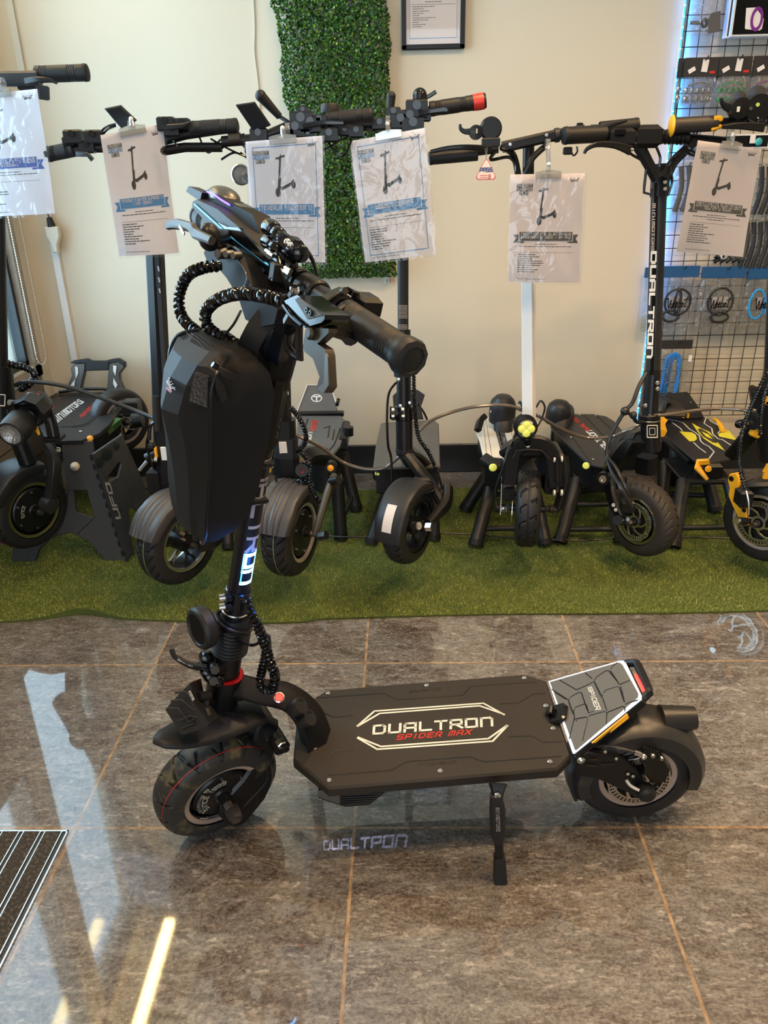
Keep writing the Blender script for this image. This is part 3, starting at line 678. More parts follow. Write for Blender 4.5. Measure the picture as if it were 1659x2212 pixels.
def wheel(parent, name, C, n, R=.128, w=.075, rr=.082, pat='zig', kind='motor', rub=None, line=None, lab=None, disc=True, spin=0, letters=None, ns=300, face=1, rimc=None):
    n = V(n).normalized(); C = V(C); f = MB(); tire(f, rub or m_rub, C, n, R, w, rr, pat, ns)
    if line:
        for v, lm in line:
            k = math.acos(-v); F = frame(n, (0, 0, 1)); a = C+n*(w/2*abs(v)**.85*(1 if v > 0 else -1)); r = rr+(R-rr)*max(0, sin(k))**.52+.0003
            f.lathe(lm, [(r, -.0007), (r+.0002, 0), (r-.0003, .0009)], a, n, 120, False)
    o = f.build(name, parent, lab, smooth=50)
    ax = n*face; h = w/2; rc = rimc or m_rim
    f = MB()
    for s in (1, -1):
        a = n*s; f.lathe(rc, [(rr-.013, h-.012), (rr-.012, h-.005), (rr-.002, h-.003), (rr+.004, h-.006), (rr+.004, h-.012)], C, a, 72, False)
        if kind == 'motor': f.lathe(m_blk, [(rr-.012, h-.006), (rr-.014, h-.024), (rr-.020, h-.026), (rr-.022, h-.010), (rr-.026, h-.006), (.022, h-.002), (.018, h+.002), (.0, h+.002)], C, a, 72, False)
        else: f.lathe(m_blk, [(rr-.012, h-.006), (rr-.014, -.0)], C, a, 72, False)
    f.build('rim', o)
    f = MB(); F = frame(ax, (0, 0, 1))
    def cf(r, a, z): return C+F @ V((r*cos(a), r*sin(a), z))
    if kind == 'motor':
        for i in range(6): a = spin+i*pi/3; f2 = MB(); f2.cyl(m_sil, cf(rr-.033, a, h-.006), cf(rr-.033, a, h-.001), .0035, n=10); f2.build('hub_bolt', o)
        if letters:
            for s, r0, r1, a0, a1, mm in letters:
                sgn = -1
                text(f, mm, s, lambda x, y: cf(r0+(r1-r0)*y, a0+(a1-a0)*x, h-.0015-.006*(r0-.03)/.05*0+.0005), 1, 1, .7, 1.6)
        if f.v: f.build('hub_lettering', o, 'pale hub lettering')
    else:
        f.cyl(m_blk, C-n*h*.7, C+n*h*.7, .03, n=24)
        for i in range(6):
            a = spin+i*pi/3
            for da in (.16, -.16):
                for zz in (h*.35,): f.ribbon(m_blk if i % 2 else m_gun, [cf(.024, a, zz), cf(rr-.035, a+da*.5, zz), cf(rr-.010, a+da*1.4, zz)], .007, .008, ax, .2)
        f.build('spoked_hub', o)
    if disc:
        f = MB(); rotor(f, m_sil, C, ax, h+.004, rr*.80); f.build('brake_disc', o)
    for s in (1, -1): f = MB(); f.cyl(m_blk, C+ax*s*(h-.004), C+ax*s*(h+.02), .012, n=16); f.cyl(m_gun, C+ax*s*(h+.018), C+ax*s*(h+.035), .011, .009, n=6); f.build('axle_nut', o)
    return o
def spiral(mb, m, pts, r, pitch=.011, wr=.0032, sub=10, m2=None):
    pts = [V(p) for p in pts]; core = mb.tube(m, pts, r*.82, 8, sub=sub)
    # helix wrapped on the resampled core
    L = [0]
    for a, b in zip(core, core[1:]): L.append(L[-1]+(b-a).length)
    tot = L[-1]; n = max(8, int(tot/pitch*13)); out = []; X = None; j = 0
    for i in range(n+1):
        s = tot*i/n
        while j < len(L)-2 and L[j+1] < s: j += 1
        q = (s-L[j])/max(1e-9, L[j+1]-L[j]); p = core[j].lerp(core[j+1], min(1, q)); T = (core[j+1]-core[j]).normalized()
        X = (X-T*X.dot(T)).normalized() if X is not None else T.orthogonal().normalized(); Y = T.cross(X); a = 2*pi*s/pitch
        out.append(p+(X*cos(a)+Y*sin(a))*r*.86)
    mb.tube(m2 or m, out, wr, 6)
def bolt(mb, c, n, r=.005, h=.003, m=None):
    c = V(c); n = V(n).normalized(); mb.lathe(m or m_bolt, [(r, 0), (r, h*.6), (r*.75, h), (r*.45, h), (r*.4, h*.4), (0, h*.4)], c, n, 12, False)
def bead(mb, m, a, b, r0, r1, rings, base):
    pass
def grip(parent, a, b, r, m=None, name='grip', end=None, ribs=True, em=None):
    a = V(a); b = V(b); L = (b-a).length; f = MB(); pr = [(r*.93, 0), (r*1.0, .002)]
    N = 160
    for i in range(N+1):
        t = i/N; rad = r*(1+.0*t)
        if ribs and (.10 < t < .26 or .68 < t < .84): rad -= .0015*(.5+.5*cos(t*2*pi*24))
        pr.append((rad, .002+(L-.004)*t))
    pr += [(r*1.06, L-.002), (r*1.0, L+.006), (r*.55, L+.009), (0, L+.009)]
    if em:
        f.lathe(m or m_blk2, pr[:-30], a, b-a, 28, False); f.lathe(em, pr[-31:-3], a, b-a, 28, False); f.lathe(m or m_blk2, pr[-4:], a, b-a, 28, False)
    else: f.lathe(m or m_blk2, pr, a, b-a, 32, False)
    return f.build(name, parent, smooth=50)
# ------------------------------------------------------------------ main scooter frames
NF = V((.544, -.808, -.228)).normalized(); CFW = V((-.3747, 1.2168, .1210)); NR = V((.033, -.997, -.072)).normalized(); CRW = V((.474, 1.283, .132))
U = V((.112, -.04, .46)).normalized(); A = (NF-U*NF.dot(U)).normalized(); Fw = A.cross(U).normalized()
if Fw.x > 0: Fw = -Fw
S0 = V((-.302, 1.24, .585))-U*.2; B0 = V((-.166, 1.193, 1.143))
H = lambda a, f, u: S0+A*a+Fw*f+U*u
Bp = lambda a, f, u: B0+A*a+Fw*f+U*u
fp = lambda x, y, f: on_plane(x, y, B0+Fw*f, Fw)
fa = lambda x, y, a: on_plane(x, y, B0+A*a, A)
FM = Matrix((A, Fw, U)).transposed()      # local axes a,f,u
DKn = V((0, -.075, 1)).normalized(); DKp = V((0, 1.13, .215))
dk = lambda x, y, o=0: on_plane(x, y, DKp+DKn*o, DKn)
ms = thing('electric_scooter', 'large black electric scooter on its kickstand in the middle of the tiled floor', 'scooter', (.03, 1.28, 0))
def build_main():
    # --- wheels
    WL = [('SINCE 1999', .038, .050, radians(222), radians(128), m_offw)]
    letters = [('SINCE 1999', .036, .0455, radians(122), radians(-8), m_offw), ('MINIMOTORS', .050, .0555, radians(112), radians(54), m_prt), ('S', .050, .0575, radians(46), radians(36), m_offw)]
    fwl = wheel(ms, 'front_wheel', CFW-NF*.0375*.9, NF, .1295, .078, .083, 'zig', 'motor', m_rubd, [(.64, m_red)], 'dusty front tyre with a red line', disc=False, letters=letters, ns=900)
    C0 = CFW-NF*.034
    f = MB(); F3 = frame(NF, (0, 0, 1)); va = radians(188)
    f = MB(); d = F3 @ V((cos(2.35), sin(2.35), 0)); f.cyl(m_bolt, CFW+d*.066, CFW+d*.066+NF*.012-d*.01, .004); f.build('valve', fwl)
    rwl = wheel(ms, 'rear_wheel', CRW-NR*.004, NR, .1290, .080, .0815, 'plain', 'motor', m_rub, None, None, disc=True, ns=240)
    # --- deck
    px = [(633, 1640), (640, 1560), (655, 1522), (704, 1490), (800, 1481), (1134, 1455), (1181, 1470), (1234, 1631), (1205, 1661), (710, 1703)]
    W3 = [dk(*p) for p in px]; Mt = fr4(DKp, (1, 0, 0), (0, 1, .075)); Mi = Mt.inverted(); loc = [(Mi @ p) for p in W3]
    f = MB(); f.prism(m_deck, [(p.x, p.y) for p in loc], -.026, 0, Mt, .004); deck = f.build('deck', ms)
    def dfn(bl, br, tl, tr, o): return quadfn(dk(*bl, o), dk(*br, o), dk(*tl, o), dk(*tr, o))
    f = MB(); text(f, m_offw, 'DUALTRON', dfn((807, 1585), (1063, 1567), (806, 1568), (1060, 1550), .0006), 1, 1, .95, 1.7, .1); f.build('white_lettering', deck, 'cream white lettering')
    f = MB(); text(f, m_red, 'SPIDER MAX', dfn((857, 1597.5), (1015, 1586), (859, 1588), (1018, 1576), .0006), 1, 1, .9, 2.1, .15); f.build('red_lettering', deck, 'red lettering')
    f = MB()
    for pts in ([(771.5, 1568.5), (809, 1536), (1044, 1519), (1089.5, 1544)], [(772, 1569), (820, 1541), (1036, 1524.5), (1089, 1543)], [(772.5, 1594), (815, 1618.5), (1064, 1601), (1096.5, 1567)], [(773, 1592.5), (823, 1612.5), (1055, 1595.5), (1095, 1567)]):
        for p, q in zip(pts, pts[1:]):
            a = dk(*p, .0006); b = dk(*q, .0006); d = (b-a).normalized(); nn = DKn.cross(d)*.0021; f.quad(m_offw, a-nn-d*.001, b-nn+d*.001, b+nn+d*.001, a+nn-d*.001)
    f.build('outline_print', deck, 'cream outline around the lettering')
    f = MB()
    for pts in ([(684, 1508), (830, 1498), (858, 1512), (1000, 1502), (1016, 1483), (1160, 1473)], [(655, 1538), (692, 1537), (722, 1550), (762, 1546)], [(704, 1637), (722, 1624), (764, 1619)], [(708, 1676), (847, 1664), (877, 1646), (1014, 1635), (1046, 1646), (1213, 1634)], [(1078, 1521), (1120, 1519), (1150, 1500), (1178, 1498)], [(1098, 1592), (1150, 1590), (1172, 1604), (1216, 1602)]):
        f.tube(m_blk2, [dk(*p, -.0002) for p in pts], .0014, 6)
    for s, q in (('DUALTRON.COM', ((884, 1496), (952, 1490), (884, 1492), (952, 1486))), ('MINIMOTORS.COM', ((905, 1655), (986, 1648), (905, 1650), (986, 1643)))): text(f, m_blk2, s, dfn(*q, .0005), 1, 1, .7)
    f.build('moulded_ridge', deck)
    for p in ((709, 1498), (922, 1481), (1133, 1465), (681, 1564), (679, 1616), (711, 1686), (951, 1666), (1188, 1646), (1179, 1525), (1195, 1574)):
        f = MB(); bolt(f, dk(*p), DKn, .0052, .003); f.build('deck_screw', deck)
    f = MB(); lo = [(p.x, p.y) for p in loc]; cx = sum(p[0] for p in lo)/len(lo); cy = sum(p[1] for p in lo)/len(lo)
    f.prism(m_blk, [(cx+(x-cx)*.88, cy+.02+(y-cy)*.66) for x, y in lo], -.085, -.024, Mt, .01); f.build('battery_case', ms)
    # projector lamp under the near edge
    f = MB(); q = [(686, 1709), (687, 1724), (746, 1743), (797, 1739), (832, 1712), (832, 1706)]; Y = 1.150
    P0 = [PY(*p, Y) for p in q]
    f.loft(m_blk, [[p for p in P0], [p+V((0, .06, -.03)) for p in P0]]); lamp = f.build('side_lamp', ms)
    f = MB()
    for i in range(6): a = PY(738, 1712+i*5, Y-.002); b = PY(828-i*6, 1708+i*5, Y-.002); f.ribbon(m_plas, [a, b], .003, .004, (0, -1, 0), .1)
    f.build('cooling_fin', lamp); f = MB(); f.quad(m_gun, PY(686, 1706, Y-.001), PY(687, 1722, Y-.001), PY(734, 1737, Y-.001), PY(734, 1712, Y-.001)); f.build('lamp_glass', lamp)
    # --- kickstand
    Yk = 1.118; f = MB()
    k = lambda x, y, o=0: PY(x, y, Yk+o)
    f.ribbon(m_blk, [k(1075, 1692, .01), k(1074, 1712), k(1074, 1725)], [.034, .022, .019], .022, (0, -1, 0), .2); ks = f.build('kickstand', ms)
    f = MB(); f.ribbon(m_blk2, [k(1071, 1716, -.006), k(1074, 1745, -.006), k(1075, 1795, -.006), k(1078, 1818, -.006)], [.020, .029, .029, .017], [.018, .022, .022, .018], (0, -1, 0), .2); f.ribbon(m_blk, [k(1077, 1815, -.004), k(1079, 1852, -.004)], .0165, .014, (0, -1, 0), .2)
    text(f, m_prt, 'MINIMOTORS', quadfn(k(1071, 1745, -.0178), k(1073, 1796, -.0178), k(1078, 1745, -.0178), k(1080, 1796, -.0178)), 1, 1, .8); f.build('stand_leg', ks)
    f = MB(); e = k(1081, 1890, -.004); e.z = .001; f.ribbon(m_blk2, [k(1079, 1849, -.004), e], [.022, .026], [.018, .028], (0, -1, 0), .1); f.build('rubber_foot', ks)
    f = MB(); bolt(f, k(1074.5, 1718, -.011), (0, -1, 0), .0065, .004); f.build('pivot_bolt', ks)
    # --- rear footrest
    FL, NLc = dk(1182, 1470, .004), dk(1236, 1630, .004)
    RFc, RNc = PY(1345, 1425, 1.372), PY(1386, 1508, 1.238)
    e1 = (RFc-FL); n = (NLc-FL).cross(e1); n = -n.normalized() if n.z < 0 else n.normalized()
    n = (RNc-FL).cross(NLc-RFc).normalized(); n = n if n.z > 0 else -n; c0 = (FL+NLc+RFc+RNc)/4
    fr_ = lambda x, y, o=0: on_plane(x, y, c0+n*o, n)
    px = [(1184, 1471), (1338, 1426.5), (1345, 1426), (1351, 1431), (1385, 1502), (1384, 1510), (1239, 1627), (1236, 1626)]
    Mt2 = fr4(c0, (fr_(1345, 1425)-fr_(1182, 1470)), (fr_(1182, 1470)-fr_(1236, 1630))); Mi2 = Mt2.inverted(); l2 = [Mi2 @ fr_(*p) for p in px]
    z1 = .0; f = MB(); f.prism(m_edge, [(p.x, p.y) for p in l2], -.004, .0, Mt2, .001); f.prism(m_blk, [(p.x, p.y) for p in l2], -.022, -.0045, Mt2, .002); fr = f.build('footrest', ms, 'footrest with a glowing white rim')
    cx = sum(p.x for p in l2)/len(l2); cy = sum(p.y for p in l2)/len(l2)
    def ins(p, d=.0055):
        v = V((p.x-cx, p.y-cy)); return (p.x-v.x/abs(v.x)*d if abs(v.x) > 1e-6 else p.x, p.y-v.y/abs(v.y)*d*.9)
    f = MB(); f.prism(m_deck2, [ins(p, .0058) for p in l2], 0, .0012, Mt2, .0005); pad = f.build('grip_pad', fr)
    f = MB()
    web = [[(1200, 1496), (1223, 1511)], [(1192, 1489), (1228, 1512), (1241, 1548)], [(1209, 1469), (1245, 1490)], [(1264, 1453), (1279, 1466)], [(1246, 1490), (1258, 1485), (1277, 1476), (1284, 1472), (1298, 1500), (1303, 1503)], [(1229, 1512), (1232, 1506), (1250, 1496), (1256, 1496), (1268, 1532), (1272, 1540), (1283, 1536)],
           [(1284, 1470), (1288, 1463), (1309, 1449), (1315, 1449), (1336, 1475)], [(1320, 1446), (1322, 1441), (1334, 1431)], [(1319, 1449), (1338, 1478), (1341, 1478), (1360, 1470)], [(1304, 1497), (1308, 1491), (1333, 1483), (1338, 1485), (1349, 1517)], [(1284, 1474), (1297, 1502), (1302, 1508), (1311, 1535)], [(1341, 1483), (1349, 1515)],
           [(1241, 1550), (1230, 1596)], [(1239, 1536), (1243, 1528), (1262, 1521), (1267, 1523), (1272, 1541)], [(1239, 1534), (1242, 1556)], [(1246, 1558), (1244, 1553), (1267, 1549), (1270, 1553), (1259, 1600)], [(1272, 1548), (1276, 1545), (1305, 1537), (1311, 1539), (1310, 1564)], [(1311, 1543), (1314, 1538), (1345, 1526), (1350, 1528), (1350, 1536)], [(1351, 1522), (1356, 1519), (1378, 1512)], [(1228, 1515), (1237, 1540)]]
    for ln in web: f.tube(m_blk, [fr_(*p, .0012) for p in ln], .0011, 5)
    f.build('web_groove', pad)
    f = MB(); text(f, m_offw, 'SPIDER', quadfn(fr_(1270, 1485, .0018), fr_(1287, 1533, .0018), fr_(1277, 1483, .0018), fr_(1297, 1531, .0018)), 1, 1, 1.0, 1.4, .15); f.build('white_lettering', pad)
    # hook latch at the front of the footrest
    f = MB(); M = fr4(fr_(1206, 1548), (fr_(1345, 1425)-fr_(1182, 1470)), (fr_(1182, 1470)-fr_(1236, 1630)))
    f.prism(m_gls, [(-.022, -.022), (.014, -.024), (.024, -.012), (.024, .016), (.014, .026), (-.014, .026), (-.022, .018)], .0, .012, M, .004); f.box(m_gls, M @ V((-.010, .004, .018)), (.016, .02, .012), M.to_3x3(), .003); f.build('hinge_latch', fr)
    # tail lamp loop
    f = MB(); tl = [fr_(1356, 1436, -.012), fr_(1376, 1431, -.012), fr_(1402, 1494, -.012), fr_(1386, 1508, -.012)]
    f.tube(m_blk, [fr_(1352, 1434, -.013)]+[fr_(1370, 1432, -.013), fr_(1378, 1438, -.013), fr_(1401, 1490, -.013), fr_(1399, 1499, -.013), fr_(1384, 1512, -.013)], .0085, 8, sub=2); tlp = f.build('tail_lamp', fr)
    f = MB(); f.tube(m_rled, [fr_(1373, 1458, -.007), fr_(1391, 1494, -.007)], .0035, 8); f.build('red_light_bar', tlp)
    f = MB(); a, b, c, d = fr_(1279, 1606, -.006), fr_(1356, 1543, -.006), fr_(1359, 1551, -.014), fr_(1292, 1604, -.02)
    f.loft(m_amb, [[a, b, c, d], [p-n.cross(b-a).normalized()*-.004 for p in (a, b, c, d)]]); f.build('amber_reflector', fr)
    f = MB(); pA = [fr_(*p, -.022) for p in ((1190, 1478), (1348, 1436), (1380, 1508), (1240, 1622))]; f.loft(m_blk, [pA, [p-n*.028+(c0-p)*.12 for p in pA]]); f.build('footrest_bracket', ms)
    # --- rear fender
    FR3 = frame(NR, (0, 0, 1)); rear = V((1, 0, 0)); CR = CRW-NR*.004
    upv = FR3 @ V((1, 0, 0)); bk = (rear-NR*rear.dot(NR)).normalized()
    def arc(an, r, z): return CR+(bk*cos(an)+upv*sin(an))*r+NR*z
    f = MB(); rings = []
    for i in range(30):
        an = radians(205)+(radians(-12)-radians(205))*i/29; wq = .052 if i > 3 else .046
        sec = [(.072, wq*1.0), (.098, wq*1.02), (.125, wq*.95), (.139, wq*.6), (.1425, 0), (.139, -wq*.6), (.125, -wq*.95), (.098, -wq*1.02), (.095, -wq*.98), (.122, -wq*.9), (.136, -wq*.55), (.1395, 0), (.136, wq*.55), (.122, wq*.9), (.098, wq*.97), (.075, wq*.95)]
        dr = .016 if an > radians(100) else 0
        rings.append([arc(an, max(.1, r)*(1) if (z < 0 or an < radians(60) or True) and r >= .098 else (.1), z) for r, z in sec])
    f.loft(m_fend, rings); rf = f.build('rear_fender', ms)
    f = MB(); dd = (bk*cos(radians(2))+upv*sin(radians(2))); c1 = on_plane(1476, 1552, CR, NR); f.cyl(m_fend, c1-dd*.045, c1+dd*.022, .030, .0235, 24); f.build('mudguard_end', rf)
    f = MB(); f.cyl(m_rled, c1+dd*.022, c1+dd*.024, .018, n=24); f.build('stop_light', rf)
    # --- rear swing arm, caliper
    f = MB(); w_ = lambda x, y, o=.048: on_plane(x, y, CR+NR*o, NR)
    MR = fr4(CR+NR*.048, bk, upv); MRi = MR.inverted()
    def plate(mb, m, pts, h0, h1, bev=.002): mb.prism(m, [((MRi @ w_(*p)).x, (MRi @ w_(*p)).y) for p in pts], h0, h1, MR, bev)
    plate(f, m_blk, [(1238, 1625), (1265, 1612), (1335, 1625), (1372, 1650), (1398, 1690), (1404, 1712), (1388, 1718), (1352, 1700), (1290, 1672), (1248, 1664)], .0, .016); sa = f.build('rear_swing_arm', ms)
    f = MB(); f.lathe(m_bolt, [(.0075, 0), (.0085, .004), (.006, .006), (.005, .001), (0, .001)], w_(1254, 1640, .066), NR, 20, False); f.build('pivot_bolt', sa)
    for q in ((1307, 1623), (1331, 1638), (1356, 1671), (1367, 1676)): f = MB(); bolt(f, w_(*q, .066), NR, .004); f.build('arm_bolt', sa)
    for p, q in (((1265, 1653), (1290, 1655)), ((1299, 1652), (1329, 1651)), ((1274, 1641), (1290, 1641))):
        f = MB(); f.ribbon(m_bronze, [w_(*p, .0665), w_(*q, .0665)], .0025, .001, NR, .1); f.build('accent_stripe', sa)
    f = MB(); plate(f, m_gls, [(1380, 1612), (1420, 1612), (1440, 1640), (1428, 1668), (1400, 1672), (1384, 1650)], .004, .028, .003)
    for i in range(5): f.ribbon(m_blk, [w_(1392+i*7, 1614+i*2, .078), w_(1397+i*7, 1630+i*2, .078)], .003, .004, NR, .1)
    bolt(f, w_(1409, 1630, .078), NR, .005, .006, m_sil); bolt(f, w_(1428, 1636, .078), NR, .004, .006, m_sil); f.build('brake_caliper', ms)
    f = MB(); f.tube(m_blk, [w_(1285, 1612, .055), w_(1330, 1615, .074), w_(1370, 1625, .082)], .0035, 8, sub=4); f.cyl(m_bolt, w_(1370, 1625, .082), w_(1385, 1630, .084), .005); f.sph(m_bolt, w_(1390, 1634, .084), .0065); f.build('brake_hose', ms)
    f = MB(); f.tube(m_offw, [w_(1353, 1685, .072), w_(1362, 1697, .078), w_(1380, 1707, .082)], .0032, 8, sub=4); f.build('tyre_valve_stem', sa)
    f = MB(); f.lathe(m_blk2, [(.017, 0), (.019, .006), (.018, .02), (.012, .026), (0, .026)], w_(1392, 1702, .064), NR, 14, False); f.build('axle_cap', sa)
    f = MB(); rings = []
    for an, ro, ri in ((150, .140, .132), (175, .140, .132), (195, .140, .132), (208, .139, .132)):
        a = radians(an); rings.append([arc(a, ro, .035), arc(a, ro, -.035), arc(a, ri, -.035), arc(a, ri, .035)])
    f.loft(m_plas, rings); f.build('splash_guard', ms)
    # --- front: head tube, neck, fender, fork arm
    f = MB(); f.cyl(m_blk, H(0, 0, -.085), H(0, 0, .0), .033, n=32, bev=.003); f.build('head_tube', ms)
    f = MB(); f.lathe(m_redg, [(.030, -.003), (.034, -.002), (.035, .001), (.032, .004), (.028, .004)], H(0, 0, .0), U, 36, False); f.build('headset_ring', ms, 'red anodised ring')
    f = MB(); f.cyl(m_blk, H(0, 0, -.115), H(0, 0, -.086), .031, n=32, bev=.002)
    # arched beam from head tube to deck
    mid = [H(0, -.010, -.030), V((-.292, 1.262, .345)), V((-.232, 1.266, .325)), V((-.196, 1.270, .277)), V((-.184, 1.272, .222))]
    g = MB(); g.ribbon(m_pow, mid, [.060, .066, .078, .092, .10], [.060, .050, .046, .048, .055], (0.3, -.1, 1), .55, sub=6); nk = g.build('neck_beam', ms, smooth=50); f.build('steerer_foot', ms)
    f = MB(); pb = [on_plane(603, 1508, mid[2]+V((0, -.0, .027)), (.3, -.3, 1))]; c = V((-.232, 1.240, .346)); nrm = V((.15, -.62, .77)).normalized()
    c = PD(603, 1507, (V((-.236, 1.245, .35))-CO).dot(fw_)-.012); f.lathe(m_bolt, [(.0095, -.004), (.0105, .002), (.0085, .003), (.0075, .0)], c, nrm, 24, False); f.lathe(m_rled, [(0, .001), (.0072, .001)], c, nrm, 20, False); f.build('power_button', nk, 'glowing red power button')
    for p, d in (((644, 1527), .022), ((663, 1553), .022)):
        f = MB(); c = PD(p[0], p[1], (V((-.200, 1.245, .30-.04*(p[1] > 1540)))-CO).dot(fw_)-d); nrm = V((.75, -.25, .6)).normalized(); f.lathe(m_blk2, [(.0165, -.016), (.0175, .006), (.0165, .010), (.012, .010), (.011, .008), (0, .008)], c, nrm, 22, False); f.build('charge_port_cap', nk)
    # front fender: flattened beak
    f = MB(); rings = []; CT = CFW-NF*.034
    path = [(331, 1618), (336, 1612), (350, 1607), (375, 1601), (405, 1593), (440, 1583), (475, 1571), (510, 1560), (540, 1550), (562, 1545)]
    wd = [.008, .024, .044, .062, .075, .082, .084, .080, .074, .066]; hh = [.002, .006, .009, .011, .012, .013, .014, .014, .014, .014]
    P = [on_plane(x, y-13, CT, NF) for x, y in path]
    for i, c in enumerate(P):
        tn = (P[min(i+1, 9)]-P[max(i-1, 0)]).normalized(); nr = (U-tn*U.dot(tn)).normalized(); sd = tn.cross(nr).normalized(); sec = []
        for k in range(11): b = pi*k/10; sec.append(c+sd*cos(b)*wd[i]/2+nr*(sin(b)**.8*hh[i]-hh[i]*.55))
        for k in range(11): b = pi-pi*k/10; sec.append(c+sd*cos(b)*wd[i]/2*.94+nr*(sin(b)**.8*hh[i]*.9-hh[i]*.55-.003))
        rings.append(sec)
    f.loft(m_blk2, rings); ff = f.build('front_fender', ms, smooth=60)
    # near fork arm
    f = MB(); q_ = lambda x, y, o=.052: on_plane(x, y, CFW+NF*(o-.034), NF)
    MW = fr4(CFW+NF*.012, NF.cross(V((0, 0, 1))), V((0, 0, 1))); MWi = MW.inverted()
    sc = 4.608
    cr = lambda L, o: [((MWi @ on_plane(320+x/sc, 1530+y/sc, CFW+NF*o, NF)).x, (MWi @ on_plane(320+x/sc, 1530+y/sc, CFW+NF*o, NF)).y) for x, y in L]
    f.prism(m_blk, cr([(1215, 200), (1290, 330), (1400, 380), (1310, 470), (1265, 560), (1260, 680), (1230, 760), (1150, 880), (1010, 1020), (930, 1095), (850, 1135), (770, 1120), (700, 1060), (720, 960), (820, 860), (950, 740), (1040, 640), (1075, 540), (1100, 430), (1150, 300)], .012), 0, .024, MW, .006)
    fk = f.build('fork_arm', ms)
    f = MB(); f.tube(m_plas, [on_plane(320+x/sc, 1530+y/sc, CFW+NF*.0365, NF) for x, y in ((1075, 690), (1155, 460), (1185, 590), (1080, 690))], .0012, 5); f.tube(m_plas, [on_plane(320+x/sc, 1530+y/sc, CFW+NF*.0365, NF) for x, y in ((930, 1000), (1150, 770), (1195, 690), (1180, 600))], .0012, 5); f.build('moulded_edge', fk)
    f = MB(); c = on_plane(320+850/sc, 1530+1050/sc, CFW+NF*.045, NF); f.lathe(m_plas, [(.017, -.012), (.017, .006), (.013, .016), (0, .016)], c, NF, 6, False); f.build('axle_cap', fk)
    f = MB(); c = on_plane(320+1325/sc, 1530+355/sc, CFW+NF*.035, NF); f.lathe(m_bolt, [(.010, -.008), (.010, .004), (.008, .006), (0, .006)], c, NF, 6, False); f.cyl(m_blk, c+NF*.004+V((.006, -.002, -.005)), c+NF*.010+V((.006, -.002, -.005)), .007); f.build('pivot_nut', fk)
    f = MB(); f.prism(m_blk, cr([(1215, 200), (1290, 330), (1400, 380), (1260, 600), (1150, 880), (930, 1095), (770, 1120), (720, 960), (950, 740), (1100, 430)], .012), 0, .018, fr4(CFW-NF*.098, NF.cross(V((0, 0, 1))), V((0, 0, 1))), .005); f.build('fork_arm', ms)
    f = MB(); p0 = on_plane(320+1290/sc, 1530+330/sc, CFW, NF); f.cyl(m_blk, p0+NF*.02, p0-NF*.10, .018); f.cyl(m_blk, p0-NF*.03, H(0, -.005, -.10), .026, .03); f.build('suspension_block', ms)
    # --- headlamp
    f = MB(); c0_ = PY(405, 1533, 1.155); R = FM
    a1 = V((.46, -.85, -.2)).normalized()
    def hq(x, y, d): return PD(x, y, d)
    dz = (c0_-CO).dot(fw_)
    front = [hq(411, 1475, dz-.0), hq(420, 1520, dz-.03), hq(452, 1562, dz-.035), hq(446, 1572, dz-.03), hq(392, 1588, dz-.03), hq(357, 1533, dz-.0), hq(372, 1515, dz+.0)]
    cb = (front[0]+front[3])/2
    nn = (front[2]-front[0]).cross(front[5]-front[0]).normalized(); nn = nn if nn.dot(fw_) > 0 else -nn
    back = [p+fw_*.055+V((.006, 0, -.004)) for p in front]
    f.loft(m_blk2, [front, back]); hl = f.build('headlamp', ms)
    f = MB(); o_ = -nn*.003
    for pts in ([(369, 1514), (393, 1512), (428, 1542)], [(362, 1530), (385, 1530), (408, 1560), (440, 1540)], [(378, 1496), (400, 1494), (418, 1510)], [(385, 1558), (412, 1546), (446, 1555)], [(392, 1574), (420, 1562)]):
        f.tube(m_plas, [on_plane(x, y, front[1]+o_*.3, nn) if False else PD(x, y, dz-.025) for x, y in pts], .0022, 6)
    f.build('moulded_rib', hl)
    f = MB(); text(f, m_offw, 'MINIMOTORS', quadfn(PD(407, 1494, dz-.028), PD(416, 1514, dz-.03), PD(411, 1492, dz-.028), PD(420, 1511, dz-.03)), 1, 1, .9); f.build('white_lettering', hl)
    f = MB(); f.cyl(m_blk, PD(435, 1518, dz+.01), H(0, .02, -.07), .014); f.cyl(m_blk, PD(428, 1506, dz), PD(452, 1502, dz+.02), .009); f.cyl(m_bronze, PD(446, 1529, dz-.01), PD(452, 1545, dz-.01), .005); f.build('lamp_bracket', ms)
    # --- stem, sleeve, clamps
    f = MB(); f.cyl(m_blk, H(0, 0, 0), H(0, 0, .10), .027, n=36); f.cyl(m_blk, H(0, 0, .10), H(0, 0, .178), .0225, n=36); f.cyl(m_gls, H(0, 0, .168), H(0, 0, .205), .0235, n=36, bev=.002); f.cyl(m_blk, H(0, 0, .20), H(0, 0, .66), .0200, n=40)
    st = f.build('stem', ms)
    f = MB(); f.lathe(m_blk2, [(.031+.0045*(.5+.5*cos(2*pi*i/10)), .062+.066*i/80) for i in range(81)], H(0, 0, 0), U, 40, False); f.cyl(m_blk2, H(0, 0, .125), H(0, 0, .142), .031, .026, 36); f.build('rubber_bellows', st)
    f = MB(); c = PY(478, 1300, 1.20); f.tube(m_blk, [H(.0+.0345*cos(a), .0345*sin(a), .128+.012*sin(a*1)) for a in [2*pi*i/24 for i in range(24)]], .0035, 6, closed=True); f.tube(m_blk, [H(.034, .01, .118), H(.044, -.02, .10), PY(565, 1385, 1.17)], .003, 6, sub=4); f.build('cable_tie', st)
    f = MB()
    for y in (1292, 1312):
        c = PY(474, y, 1.22); f.cyl(m_bolt, c, c+V((.014, .004, 0)), .0065); f.cyl(m_blk, c+V((.010, 0, 0)), c+V((.03, .01, 0)), .009)
    f.lathe(m_bolt, [(.0235, -.002), (.0250, 0), (.0235, .002)], H(0, 0, .155), U, 36, False)
